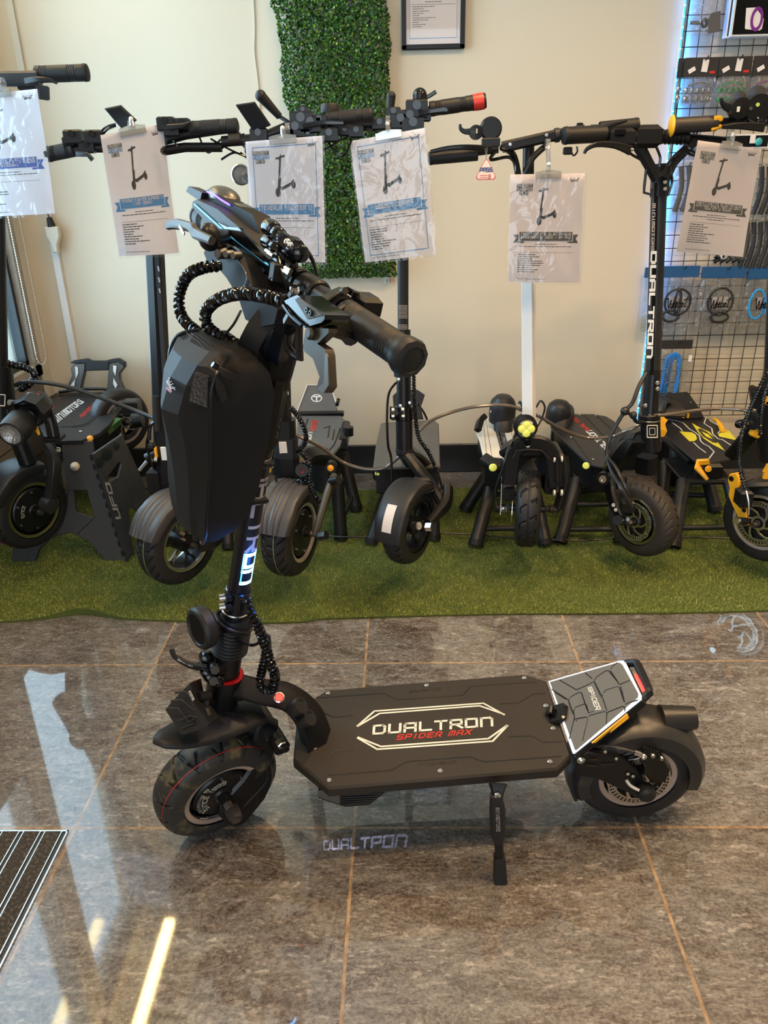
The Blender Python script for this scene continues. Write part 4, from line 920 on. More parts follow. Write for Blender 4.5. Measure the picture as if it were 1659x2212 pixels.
    bolt(f, H(.018, -.018, .172), A*.6-Fw, .005); bolt(f, H(.018, -.018, .150), A*.6-Fw, .005); f.build('stem_clamp_bolts', st)
    # letters down the stem (upper ones plain, the last two lit)
    ang0 = -.30
    def stf(s, t): # s along -U, t towards the rear
        u = .502-.268*s; a = ang0-(t-.5)*1.30; r = .0204
        return H(r*cos(a), r*sin(a), u)
    SUBDIV[0] = 7
    f = MB(); text(f, m_prt, 'DUALTR', stf, .755, 1, .95, 1.5); f.build('stem_lettering', st, 'pale stem lettering')
    f = MB(); text(f, m_ledw, 'ON', stf, .225, 1, 1.1, 1.6, x0=.79); f.build('lit_lettering', st, 'glowing blue white letters'); SUBDIV[0] = 1
    f = MB()
    for s0, s1 in ((.775, 1.02),):
        for t0, t1 in ((-.12, -.04),):
            N = 6
            for i in range(N): a_ = s0+(s1-s0)*i/N; b_ = s0+(s1-s0)*(i+1)/N; f.quad(m_led, stf(a_, t0), stf(b_, t0), stf(b_, t1), stf(a_, t1))
    f.build('blue_light_strip', st)
    l = bpy.data.lights.new('stem_glow', 'POINT'); l.energy = .32; l.color = (.03, .22, 1); l.shadow_soft_size = .02; o = bpy.data.objects.new('stem_glow', l); COL.objects.link(o); o.location = H(.052, -.012, .262)
    # spring hose beside the lower stem
    f = MB(); spiral(f, m_gls, [PY(x, y, Y) for x, y, Y in ((531, 1290, 1.19), (540, 1320, 1.18), (560, 1360, 1.175), (575, 1400, 1.18), (583, 1430, 1.18), (594, 1460, 1.19), (588, 1488, 1.2), (574, 1488, 1.21))], .0085, .0085, .0028); spiral(f, m_gls, [PY(x, y, Y) for x, y, Y in ((574, 1375, 1.19), (576, 1400, 1.2), (568, 1440, 1.205), (562, 1475, 1.21), (572, 1492, 1.215))], .0075, .0085, .0026); f.build('spring_hose', ms)
    # horn disc
    c = PY(436, 1356, 1.19); nh = V((-.60, -.78, .12)).normalized(); nh = (A*.55+Fw*.85).normalized(); nh = V((-.93, -.30, .05)).normalized(); nh = V((-.72, -.66, .05)).normalized()
    f = MB(); f.lathe(m_blk2, [(0, -.016), (.034, -.016), (.039, -.010), (.040, .006), (.036, .011), (.030, .012), (.028, .009), (0, .009)], c, nh, 40, False); hd = f.build('horn', ms)
    f = MB(); Fh = frame(nh, (0, 0, 1))
    for i in range(-8, 9): r = sqrt(max(0, .027**2-(i*.003)**2)); f.ribbon(m_blk, [c+nh*.0098+Fh @ V((-r, i*.003, 0)), c+nh*.0098+Fh @ V((r, i*.003, 0))], .0012, .0012, nh, .1)
    f.build('horn_grille', hd)
    f = MB(); f.cyl(m_blk, c-nh*.012, H(0, .0, .10), .013); f.build('horn_bracket', ms)
    # quick release lever and clamp knuckles
    dq = (H(0, .05, .03)-CO).dot(fw_)
    f = MB(); L = [PD(x, y, dq-.01) for x, y in ((371, 1402), (376, 1416), (392, 1428), (415, 1438), (448, 1443))]; f.ribbon(m_blk2, L, [.013, .016, .019, .021, .022], [.004, .005, .006, .007, .008], Fw*.4-U*.2+A*.3, .3, sub=4); ql = f.build('quick_release_lever', ms)
    f = MB(); text(f, m_white, 'DUALTRON', quadfn(PD(384, 1426, dq-.018), PD(415, 1440, dq-.018), PD(385, 1423, dq-.018), PD(416, 1436.5, dq-.018)), 1, 1, .9); f.build('white_lettering', ql)
    f = MB()
    for x, y, r in ((446, 1420, .014), (462, 1436, .013), (440, 1440, .012), (456, 1462, .014), (470, 1470, .012), (447, 1452, .013)): f.lathe(m_gls, [(0, -.014), (r*.5, -.013), (r*.9, -.009), (r, 0), (r*.9, .009), (r*.5, .013), (0, .014)], PD(x, y, dq), V((.5, -.8, .2)), 20, False)
    for x, y in ((463, 1446), (460, 1470)): f.lathe(m_gun, [(.009, 0), (.009, .006), (0, .006)], PD(x, y, dq-.016), V((.45, -.85, .3)), 6, False)
    f.cyl(m_blk, PD(458, 1445, dq), H(0, 0, .035), .02); f.build('folding_clamp', ms)
build_main()
# ------------------------------------------------------------------ logo lamp: a small spot whose beam carries the word, as the side lamp throws it on the floor
def logo_beam():
    src = PY(712, 1722, 1.145); bl, br, tl, tr = PZ(700, 1835, 0), PZ(877, 1823, 0), PZ(700, 1817, 0), PZ(878, 1808, 0); c = (bl+br+tl+tr)/4
    z = (src-c).normalized(); x = (br-bl); x = (x-z*x.dot(z)).normalized(); y = z.cross(x)
    l = bpy.data.lights.new('logo_lamp', 'SPOT'); l.energy = 2.6; l.color = (.55, .62, 1); l.spot_size = radians(75); l.spot_blend = 0; l.shadow_soft_size = .0008
    o = bpy.data.objects.new('logo_lamp', l); COL.objects.link(o); M = Matrix((x, y, z)).transposed().to_4x4(); M.translation = src+V((0, -.006, -.004)); o.matrix_world = M
    Mi = M.inverted(); q = [Mi @ p for p in (bl, br, tl, tr)]; uv = [(p.x/-p.z, p.y/-p.z) for p in q]
    l.use_nodes = True; nt = l.node_tree; N = nt.nodes; L = nt.links; em = N['Emission']; tc = N.new('ShaderNodeTexCoord'); sp = N.new('ShaderNodeSeparateXYZ'); L.new(tc.outputs['Normal'], sp.inputs[0])
    def m(op, a, b=None, c=None):
        n = N.new('ShaderNodeMath'); n.operation = op
        for k, v in enumerate((a, b, c)):
            if v is None: continue
            if isinstance(v, (int, float)): n.inputs[k].default_value = v
            else: L.new(v, n.inputs[k])
        return n.outputs[0]
    nz = m('ABSOLUTE', sp.outputs[2]); U_ = m('DIVIDE', sp.outputs[0], nz); V_ = m('DIVIDE', sp.outputs[1], nz)
    u0 = (uv[0][0]+uv[2][0])/2; u1 = (uv[1][0]+uv[3][0])/2; sl = ((uv[1][1]-uv[0][1])/(uv[1][0]-uv[0][0])+(uv[3][1]-uv[2][1])/(uv[3][0]-uv[2][0]))/2
    vb = uv[0][1]-sl*uv[0][0]; vt = uv[2][1]-sl*uv[2][0]
    S_ = m('DIVIDE', m('SUBTRACT', U_, u0), u1-u0); T_ = m('DIVIDE', m('SUBTRACT', m('SUBTRACT', V_, m('MULTIPLY', U_, sl)), vb), vt-vb)
    word = 'DUALTRON'; W = 8*4+7*1.6; tot = None
    for k, ch in enumerate(word):
        x0 = k*5.6
        for ln in GL[ch]:
            for a, b in zip(ln, ln[1:]):
                if abs(a[0]-b[0]) > .01 and abs(a[1]-b[1]) > .01: continue
                cx, cy = x0+(a[0]+b[0])/2, (a[1]+b[1])/2; hx, hy = abs(a[0]-b[0])/2+.5, abs(a[1]-b[1])/2+.5
                r = m('MULTIPLY', m('LESS_THAN', m('ABSOLUTE', m('SUBTRACT', S_, cx/W)), hx/W), m('LESS_THAN', m('ABSOLUTE', m('SUBTRACT', T_, cy/4)), hy/4))
                tot = r if tot is None else m('MAXIMUM', tot, r)
    L.new(m('MULTIPLY', tot, 1.0), em.inputs['Strength'])
logo_beam()
# ------------------------------------------------------------------ main scooter: handlebar, cockpit, hoses
def build_cockpit():
    R = FM
    f = MB(); f.cyl(m_blk, Bp(-.33, 0, 0), Bp(.17, 0, 0), .0135, n=28); f.cyl(m_blk, Bp(.085, 0, 0), Bp(.15, 0, 0), .0165, n=28, bev=.002); f.cyl(m_blk, Bp(-.12, 0, 0), Bp(.045, 0, 0), .0205, .0205, 28)
    bar = f.build('handlebar', ms)
    f = MB(); f.lathe(m_bronze, [(.0212, -.0015), (.022, 0), (.0212, .0015)], Bp(.036, 0, 0), A, 32, False); f.lathe(m_bronze, [(.0145, -.012), (.0165, -.008), (.0165, .008), (.0145, .012)], Bp(-.135, 0, 0), A, 28, False); f.build('bar_collar', bar)
    # T clamp joint with the near arm
    f = MB(); f.cyl(m_blk, Bp(.052, 0, 0), Bp(.095, 0, 0), .0215, n=32, bev=.003)
    f.ribbon(m_blk, [Bp(.070, .012, -.004), Bp(.055, .022, -.045), Bp(.03, .014, -.09), H(0, 0, .655)], [.034, .034, .042, .05], [.026, .030, .036, .045], A, .35, sub=4)
    arm = f.build('stem_arm', ms)
    f = MB(); f.lathe(m_bolt, [(.0085, 0), (.0085, .003), (.006, .004), (.004, .002), (0, .002)], Bp(.074, .026, .002), (Fw+A*.5).normalized(), 18, False); f.build('clamp_bolt', arm)
    f = MB(); L = [(440, 546), (447, 534), (462, 536), (500, 545), (515, 556), (531, 590), (548, 630), (600, 668), (592, 700), (560, 706), (530, 690), (514, 640), (489, 600), (470, 578), (448, 566)]
    q = [fp(x, y, .055) for x, y in L]; f.loft(m_pow, [q, [p-Fw*.03 for p in q]]); ar2 = f.build('stem_arm', ms)
    f = MB(); f.tube(m_gun, [fp(x, y, .057) for x, y in ((508, 556), (524, 575), (533, 595), (530, 615), (519, 625))], .0011, 5, sub=3); f.build('moulded_edge', ar2)
    f = MB()
    f.ribbon(m_pow, [H(0, .0, .60), H(-.01, -.005, .68), Bp(-.03, -.004, -.06), Bp(-.04, -.002, -.01)], [.055, .075, .085, .06], [.045, .05, .045, .03], A, .3, sub=3)
    f.box(m_pow, Bp(-.055, -.01, -.05), (.05, .03, .07), R, .004); f.build('stem_head', ms)
    f = MB(); f.box(m_bronze, fp(543, 562, .0), (.016, .016, .05), R, .003); f.build('bronze_insert', ms)
    for x, y, r, d in ((457, 525, .011, .065), (478, 547, .0085, .062), (496, 549, .006, .06), (512, 552, .006, .06)):
        f = MB(); f.lathe(m_gun, [(r, -.006), (r, .006), (r*.8, .009), (0, .009)], fp(x, y, d), (Fw+A*.4).normalized(), 18, False); f.build('clamp_bolt', ar2)
    # flat display seen from its edge
    a0, a1 = -.325, -.022
    f = MB()
    def q2(x, y, ff=.03): return fp(x, y, ff)
    T = [q2(416, 436), q2(424, 431), q2(470, 452), q2(498, 476), q2(528, 500), q2(590, 568), q2(586, 577), q2(572, 572), q2(541, 556), q2(496, 524), q2(447, 482), q2(415, 447)]
    f.loft(mat('display_shell', (.016, .0145, .012), .5, spec=.3), [T, [p-Fw*.030+U*.004 for p in T]]); dsp = f.build('display', ms, 'slim display with a blue edge strip')
    f = MB(); f.tube(mat('display_strip', (.1, .4, .6), .3, emis=(.05, .35, .6), estr=.45), [q2(420, 441, .032), q2(470, 486, .032), q2(500, 512, .032), q2(545, 545, .032), q2(579, 572, .032)], .0016, 6); f.build('blue_light_strip', dsp)
    f = MB(); T = [q2(470, 480, .034), q2(490, 490, .034), q2(515, 492, .034), q2(580, 560, .034), q2(570, 566, .034), q2(510, 520, .034)]; f.loft(m_gls, [T, [p-Fw*.01 for p in T]]); f.build('display_bezel', dsp)
    # thumb throttle housing and domed switch
    f = MB(); T = [q2(433, 415, .01), q2(450, 410, .01), q2(500, 440, .01), q2(545, 463, .01), q2(557, 490, .01), q2(562, 510, .01), q2(545, 515, .01), q2(500, 482, .01), q2(470, 450, .01), q2(430, 435, .01)]
    f.loft(m_pow, [T, [p-Fw*.03 for p in T]]); th = f.build('throttle', ms)
    f = MB(); f.sph(m_gun, q2(484, 425, -.012), .04, (1.0, .62, .40), R, 24, 12); f.box(m_gun, q2(528, 456, -.01), (.04, .03, .016), R, .004); f.build('domed_cover', th)
    f = MB(); f.tube(m_purp, [q2(447, 414, .013), q2(462, 420, .013), q2(478, 432, .013), q2(496, 443, .013)], .0016, 6); f.build('violet_light_strip', th)
    f = MB(); T = [q2(402, 414, .02), q2(407, 402, .02), q2(436, 416, .02), q2(433, 430, .02), q2(425, 430, .02)]; f.loft(m_blk2, [T, [p-Fw*.02 for p in T]]); f.build('throttle_paddle', th)
    # far grip
    grip(ms, Bp(-.19, 0, 0), Bp(-.335, 0, 0), .0195)
    # far brake lever
    def lever(L, w, t, upv, m=m_bronze): g = MB(); g.ribbon(m, L, w, t, upv, .25, sub=3); return g
    g = lever([fp(x, y, .11) for x, y in ((364, 487), (382, 484), (405, 489), (416, 493), (424, 505), (444, 514), (458, 520))], [.013, .015, .014, .015, .016, .013, .012], [.010, .011, .010, .010, .010, .010, .010], Fw*.6+U*.2-A*.4); lv = g.build('brake_lever', ms, 'bronze brake lever')
    g = MB(); g.box(m_sil, fp(393, 497, .118), (.022, .002, .004), R @ Matrix.Rotation(.28, 3, 'Y')); g.build('lever_badge', lv)
    g = MB(); g.cyl(m_blk, fp(455, 516, .09), Bp(-.2, 0, 0), .014); g.sph(m_blk, fp(452, 512, .09), .017, (1, 1, 1.2)); g.build('lever_mount', ms)
    # shiny accessory clamps in the middle of the bar
    f = MB(); kn = [(586, 494, .017, .03), (600, 505, .014, .03), (612, 519, .014, .028), (583, 525, .015, .03), (596, 535, .014, .03), (634, 533, .018, .02), (645, 545, .017, .015), (620, 548, .016, .02), (606, 559, .015, .03), (622, 572, .016, .02)]
    for x, y, r, d in [(a_, b_, c_*.78, d_) for a_, b_, c_, d_ in kn]: f.lathe(m_gls, [(0, -.016), (r*.5, -.015), (r*.9, -.010), (r, 0), (r*.9, .010), (r*.5, .015), (0, .016)], fp(x, y, d), A, 22, False)
    f.ribbon(m_gls, [fp(590, 500, .03), fp(615, 520, .03), fp(640, 540, .02), fp(655, 560, .01)], [.018, .02, .022, .02], .016, Fw, .3, sub=3); cl = f.build('mirror_clamp', ms)
    f = MB()
    for x, y in ((575, 541), (580, 546), (617, 578), (614, 585)): f.cyl(m_bolt, fp(x, y, .045), fp(x, y, .045)+A*.016, .0032)
    f.sph(m_bolt, fp(621, 523, .05), .005); f.sph(m_bolt, fp(628, 529, .05), .004); f.build('clamp_screw', cl)
    f = MB(); f.box(m_blk2, fp(596, 588, .045), (.012, .014, .026), R, .002); f.cyl(m_blk, fp(592, 596, .045), fp(588, 604, .05), .004); f.build('cable_joint', ms)
    for r_, pts in ((.0026, ((618, 538, .03), (650, 530, -.01), (675, 560, -.03), (684, 600, -.02))), (.003, ((640, 525, .0), (672, 556, -.02), (686, 596, -.02), (700, 628, -.015))), (.0024, ((600, 545, .04), (612, 600, .04), (636, 618, .03), (655, 612, .02)))):
        f = MB(); f.tube(m_gls, [fp(*p) for p in pts], r_, 7, sub=6); f.build('cable', ms)
    # near lever: clamp ring, reservoir, blade
    f = MB(); f.lathe(m_blk, [(.0185, -.012), (.0225, -.010), (.0225, .010), (.0185, .012)], Bp(.150, 0, 0), A, 32, False)
    f.box(m_blk, Bp(.165, -.032, .012), (.034, .030, .030), R, .006); f.ribbon(m_blk, [Bp(.150, -.03, .02), Bp(.150, 0, .026), Bp(.152, .028, .008), Bp(.154, .05, -.012), Bp(.150, .078, -.012)], [.018, .018, .018, .02, .022], .008, Fw, .2, sub=3)
    mt = f.build('lever_mount', ms)
    f = MB(); f.cyl(m_bronze, Bp(.168, .012, .030), Bp(.175, .012, .033), .005); f.build('mount_bolt', mt); f = MB(); f.ribbon(m_bronze, [fp(705, 684, .06), fp(722, 680, .05), fp(742, 664, .03)], [.012, .012, .008], .004, Fw, .2, sub=3); f.build('mount_clip', mt)
    px = [(614, 650), (627, 643), (642, 637), (701, 680), (701, 690), (694, 697), (655, 708), (638, 690)]
    T = [fp(x, y, .095) for x, y in px]; f = MB(); f.loft(m_gls, [T, [p-Fw*.035 for p in T]]); rs = f.build('brake_reservoir', ms)
    T = [fp(x, y, .0965) for x, y in ((637, 647), (645, 642), (696, 681), (664, 690))]; f = MB(); f.loft(mat('satin_lid', (.07, .065, .055), .55, metal=.3), [T, [p-Fw*.002 for p in T]]); f.build('reservoir_lid', rs, 'silver reservoir lid')
    f = MB(); bolt(f, fp(664, 670, .0975), Fw, .004, .002, m_gls); bolt(f, fp(672, 676, .0975), Fw, .004, .002, m_gls); f.build('lid_screw', rs)
    f = MB(); f.tube(m_gls, [fp(612, 660, .097), fp(630, 685, .099), (fp(652, 704, .099))], .0024, 6, sub=4); f.build('reservoir_edge', rs)
    c3 = lambda x, y, d: fp(560+x/4.608, 480+y/4.608, d)
    px = [(455, 1080), (560, 1050), (690, 1060), (690, 1100), (620, 1170), (575, 1210), (655, 1265), (672, 1330), (690, 1640), (650, 1700), (590, 1690), (572, 1640), (600, 1540), (535, 1360), (450, 1290), (435, 1240)]
    T = [c3(x, y, .088) for x, y in px]; f = MB(); f.loft(m_bronze, [T, [p-Fw*.012 for p in T]]); lv = f.build('brake_lever', ms, 'bronze brake lever')
    f = MB(); T = [c3(x, y, .0895) for x, y in ((655, 1290), (680, 1340), (690, 1620), (640, 1700), (600, 1690), (580, 1650), (640, 1600), (650, 1380))]; f.loft(m_gun, [T, [p-Fw*.002 for p in T]]); f.build('lever_face', lv)
    f = MB(); f.lathe(m_bronze, [(.008, -.012), (.009, 0), (.006, .003), (0, .003)], c3(500, 1100, .092), Fw, 14, False); f.build('lever_pivot', lv)
    f = MB(); f.ribbon(m_blk, [c3(700, 1000, .06), c3(830, 1040, .03), c3(900, 1130, .01)], [.03, .035, .03], .02, Fw, .3, sub=3); f.build('switch_block', ms)
    f = MB(); T = [c3(x, y, .02) for x, y in ((280, 1100), (400, 1050), (395, 1200), (405, 1360), (350, 1330), (290, 1250))]
    f.tube(m_blk, T, .006, 8, closed=True); f.build('folding_hook', ms)
    g = grip(ms, Bp(.168, 0, 0), Bp(.318, 0, 0), .0205, m_blk2)
    f = MB(); f.lathe(m_blk2, [(.0205, 0), (.0245, .012), (.0255, .020), (.0235, .028), (.017, .031), (.016, .0295), (0, .0295)], Bp(.296, -.001, -.001), A, 10, False); f.build('grip_end', g)
    # spiral wrapped hoses
    f = MB(); spiral(f, m_gls, [fp(*p) for p in ((478, 574, .07), (440, 578, .09), (405, 596, .10), (387, 640, .105), (394, 685, .105), (425, 716, .10), (470, 742, .085), (515, 765, .05))], .0078, .0088, .0030); f.build('spiral_hose', ms)
    f = MB(); spiral(f, m_gls, [fp(*p) for p in ((618, 652, .085), (575, 641, .095), (520, 634, .10), (470, 648, .10), (444, 676, .10), (450, 706, .095), (478, 728, .085), (520, 748, .055))], .0078, .0088, .0030); f.build('spiral_hose', ms)
    f = MB(); f.tube(m_blk, [fp(520, 672, .03), fp(505, 700, .06), fp(484, 725, .085)], .0022, 6, sub=4); f.build('cable', ms)
    # stem head wedge and orange glow ring
    f = MB(); f.ribbon(m_blk, [H(0, 0, .50), H(0, 0, .62)], [.056, .060], [.054, .056], A, .4); f.build('folding_collar', ms)
build_cockpit()
# ------------------------------------------------------------------ carrier bag on the stem
def build_bag():
    t = thing('stem_bag', 'black hard shell storage bag strapped to the stem of the big scooter', 'bag', H(0, .05, .33))
    sc = 3.6866; c6 = lambda x, y, a: fa(280+x/sc, 700+y/sc, a)
    S = [(.672, .062, .105, .125, .052, .035), (.655, .046, .128, .146, .073, .046), (.625, .036, .136, .158, .080, .048), (.575, .034, .132, .162, .080, .044), (.52, .034, .126, .148, .080, .045), (.46, .038, .122, .138, .080, .045), (.415, .048, .119, .132, .079, .043), (.385, .066, .115, .126, .074, .039), (.358, .086, .110, .117, .058, .032)]
    f = MB(); f.loft(m_bag, [[H(w_, fb, u), H(w_, fs, u), H(-w_, fs, u), H(-w_, fb, u), H(-w_*.5, fb-.004, u), H(w_*.5, fb-.004, u)] for u, fb, fs, fr, w_, wr in S]); body = f.build('bag_body', t, smooth=50)
    f = MB(); cols = []
    for k, (u, fb, fs, fr, w_, wr) in enumerate(S):
        pk = fr+[.002, .004, .006, .012, .010, .006, .004, .003, .002][k]; wq = wr*[1, 1.0, .92, .80, .95, 1, 1, 1, 1][k]
        cols.append([H(w_, fs, u), H(wr+.014, (fs*.45+fr*.55), u+.004), H(wq, fr, u), H(0, pk, u-.006), H(-wq, fr, u-.012), H(-wr-.014, fs*.45+fr*.55, u-.008), H(-w_, fs, u)])
    f.loft(m_bag, cols); shell = f.build('front_shell', t, smooth=9)
    rows = cols
    a, b, c, d = H(.074, .140, .650), H(.052, .150, .648), H(.055, .155, .606), H(.0795, .1375, .606)
    n = (b-a).cross(d-a).normalized(); n = n if n.dot(fw_) < 0 else -n
    f = MB(); f.loft(m_carb, [[p+n*.0016 for p in (a, b, c, d)], [p-n*.004 for p in (a, b, c, d)]]); f.build('mesh_texture_panel', shell)
    f = MB()
    for i in range(9):
        fq = .066+.0075*i; f.tube(m_bag, [H(.06, fq, .6655), H(.0, fq-.0, .672), H(-.05, fq, .668)], .0006, 5)
    f.build('moulded_rib', shell)
    f = MB(); f.tube(m_blk, [H(w_+.001, fs, u) for u, fb, fs, fr, w_, wr in S], .0030, 6, sub=4); f.tube(m_blk, [H(-w_-.001, fs, u) for u, fb, fs, fr, w_, wr in S], .0030, 6, sub=4); f.build('zip', t)
    f = MB(); f.cyl(m_gls, c6(660, 320, .082), c6(700, 345, .083), .004); f.ribbon(m_blk2, [c6(700, 350, .084), c6(760, 390, .088), c6(850, 440, .088)], [.006, .010, .012], .003, A, .2); f.ribbon(m_blk2, [c6(690, 400, .083), c6(720, 500, .086), c6(755, 610, .086)], [.004, .013, .011], .003, A, .2); f.build('zip_puller', t)
    # signature on the front facet
    cA, cB, cC, cD = cols[2][3], cols[2][4], cols[3][3], cols[3][4]
    nn = (cB-cA).cross(cC-cA).normalized(); nn = nn if nn.dot(fw_) < 0 else -nn
    pc = (cA+cB+cC+cD)/4; g = lambda x, y: on_plane(280+x/sc, 700+y/sc, pc+nn*.004, nn)
    f = MB(); strokes(f, m_prt, WEEB, lambda x, y: (g(283, 455)*(1-x/8.8)+g(325, 545)*(x/8.8))*(1-y/4)+(g(318, 420)*(1-x/8.8)+g(366, 520)*(x/8.8))*(y/4), .2)
    text(f, m_red, 'URBAN', lambda x, y: g(290+35*x+12*y, 512+38*x-14*y), 1, 1, .9); f.build('signature_print', shell, 'silver signature over small red letters')
    # strap to the stem
    f = MB(); f.ribbon(m_blk2, [fp(512, 800, .055), fp(530, 760, .06), fp(560, 705, .055), fp(590, 675, .04)], .036, .004, Fw+A*.4, .1, sub=3); f.ribbon(m_blk2, [fp(512, 800, .055), fp(540, 822, .05), fp(580, 815, .02)], .03, .006, Fw+A*.4, .1, sub=3)
    f.build('strap', t)
    f = MB(); 
    pass
    for u0 in (.40, .47): f = MB(); f.box(m_blk, H(.0, .008, u0), (.046, .052, .014), FM, .004); f.build('rear_strap', t)
    for s, u0, u1 in (('THE GO', .555, .52), ('THE TECHNOLOGY', .50, .43)):
        f = MB(); text(f, m_gryp, s, lambda x, y: H(.0238, -.004-.010*y, u0-(u0-u1)*x), 1, 1, .7); f.build('strap_lettering', t)
build_bag()
# ------------------------------------------------------------------ display scooters along the wall
def ptplate(mb, m, px, P0, n, th, bev=.002, inward=True):
    n = V(n).normalized(); P0 = V(P0); pts = [on_plane(x, y, P0, n) for x, y in px]
    d = n if n.dot(fw_) > 0 else -n
    x = (pts[1]-pts[0]).normalized(); M = fr4(pts[0], x, d.cross(x)); Mi = M.inverted(); loc = [Mi @ p for p in pts]
    mb.prism(m, [(p.x, p.y) for p in loc], 0, th, M, bev)
    return lambda a, b, o=0: on_plane(a, b, P0-d*o, n)
def bgdeck(par, px, z, th, m, name='deck', tilt=None, body=.09, bm=None, label=None):
    P0 = V((0, 0, z)); n = V(tilt or (0, 0, 1)).normalized()
    if tilt: P0 = PZ(*px[0], z)
    pts = [on_plane(x, y, P0, n) for x, y in px]; M = fr4(pts[0], V((1, 0, 0))-n*n.x, V((0, 1, 0))); Mi = M.inverted(); loc = [Mi @ p for p in pts]
    l2 = [(p.x, p.y) for p in loc]; f = MB(); f.prism(m, l2, -th, 0, M, .003); o = f.build(name, par, label)
    cx = sum(p[0] for p in l2)/len(l2); cy = sum(p[1] for p in l2)/len(l2)
    if body:
        f = MB(); f.prism(bm or m_blk, [(cx+(x-cx)*.93, cy+(y-cy)*.93) for x, y in l2], -th-body, -th+.001, M, .006); f.build('battery_case', par)
    return o, (lambda a, b, e=.0008: on_plane(a, b, P0+n*e, n))
def qf(F, bl, br, tl, tr): return quadfn(F(*bl), F(*br), F(*tl), F(*tr))
def arcfender(par, C, n, R, w, a0, a1, m=None, ridges=0, name='front_fender', fwd=None, th=.004, taper=.8, label=None):
    n = V(n).normalized(); up = V((0, 0, 1)); up = (up-n*up.dot(n)).normalized(); fw = V(fwd).normalized() if fwd else up.cross(n)
    fw = (fw-n*fw.dot(n)).normalized(); C = V(C); f = MB(); rings = []
    for i in range(25):
        t = i/24; an = radians(a0+(a1-a0)*t); ww = w*(taper+(1-taper)*sin(pi*min(1, t*1.3+.1)/1.0 if t < .5 else pi/2)); d = fw*cos(an)+up*sin(an); sec = []
        for k in range(33):
            b = pi*k/32; z = ww/2*cos(b); rr_ = R+.012*sin(b)**.6-(.0045 if ridges and k in (11, 14, 18, 21) else 0)-(.02 if k in (0, 32) else 0); sec.append(C+d*rr_+n*z)
        for k in range(33):
            b = pi-pi*k/32; sec.append(C+d*(R+.012*sin(b)**.6-th-.003-(.02 if k in (0, 32) else 0))+n*(ww/2*cos(b)*.96))
        rings.append(sec)
    f.loft(m or m_fend, rings); return f.build(name, par, label, smooth=45)
def coilspring(par, a, b, r, turns, wr=.003, m=None, name='suspension_spring'):
    a = V(a); b = V(b); F = frame(b-a); L = (b-a).length; f = MB()
    f.tube(m or m_gls, [a+F @ V((r*cos(2*pi*turns*i/(turns*14)), r*sin(2*pi*turns*i/(turns*14)), L*i/(turns*14))) for i in range(turns*14+1)], wr, 6); f.cyl(m_blk, a, b, r*.45); return f.build(name, par)
def one(par, name, fn, label=None, smooth=35): f = MB(); fn(f); return f.build(name, par, label, smooth)
def cables(par, lists, r=.003, m=None):
    for L in lists: f = MB(); f.tube(m or m_cabk, [PY(*p) for p in L], r, 6, sub=6); f.build('cable', par)
def control(par, x, y, Y, s=.03, m=None):
    f = MB(); c = PY(x, y, Y); f.box(m or m_blk, c, (s*1.3, s*.9, s), None, .004); f.cyl(m_gls, c+V((0, -s*.5, s*.2)), c+V((0, -s*.6, s*.2)), s*.25); f.build('control_block', par)
def rod(par, name, a, b, r, m=None, r2=None, n=20, label=None): f = MB(); f.cyl(m or m_blk, a, b, r, r2, n); return f.build(name, par, label)
def standlegs(name, label, feet, tops, zt, r=.021, bars=()):
    F = [PZ(*p, 0) for p in feet]; c = sum(F, V((0, 0, 0)))/4; c.z = 0
    t = thing(name, label, 'stand', c, 'black tubular stands')
    T = [V((x, y, zt)) for x, y in tops]
    for a, b in zip(F, T): a = a+V((0, 0, .020)); one(t, 'leg', lambda f: (f.cyl(m_stand, a, b, r, r, 20), f.cyl(m_blk2, a-V((0, 0, .006)), a+(b-a)*.06, r*1.12, r*1.12, 20)))
    one(t, 'top_frame', lambda f: [f.tube(m_stand, [T[i], T[(i+1) % 4]], .014, 8) for i in range(4)]+[f.bx(m_stand, min(p.x for p in T)-.01, max(p.x for p in T)+.01, min(p.y for p in T)-.01, max(p.y for p in T)+.01, zt, zt+.012, .003)])
    for i, j, q in bars: one(t, 'crossbar', lambda f: f.cyl(m_stand, F[i].lerp(T[i], q), F[j].lerp(T[j], q), .010))
    return t
BG = 'display scooters lined up along the wall'
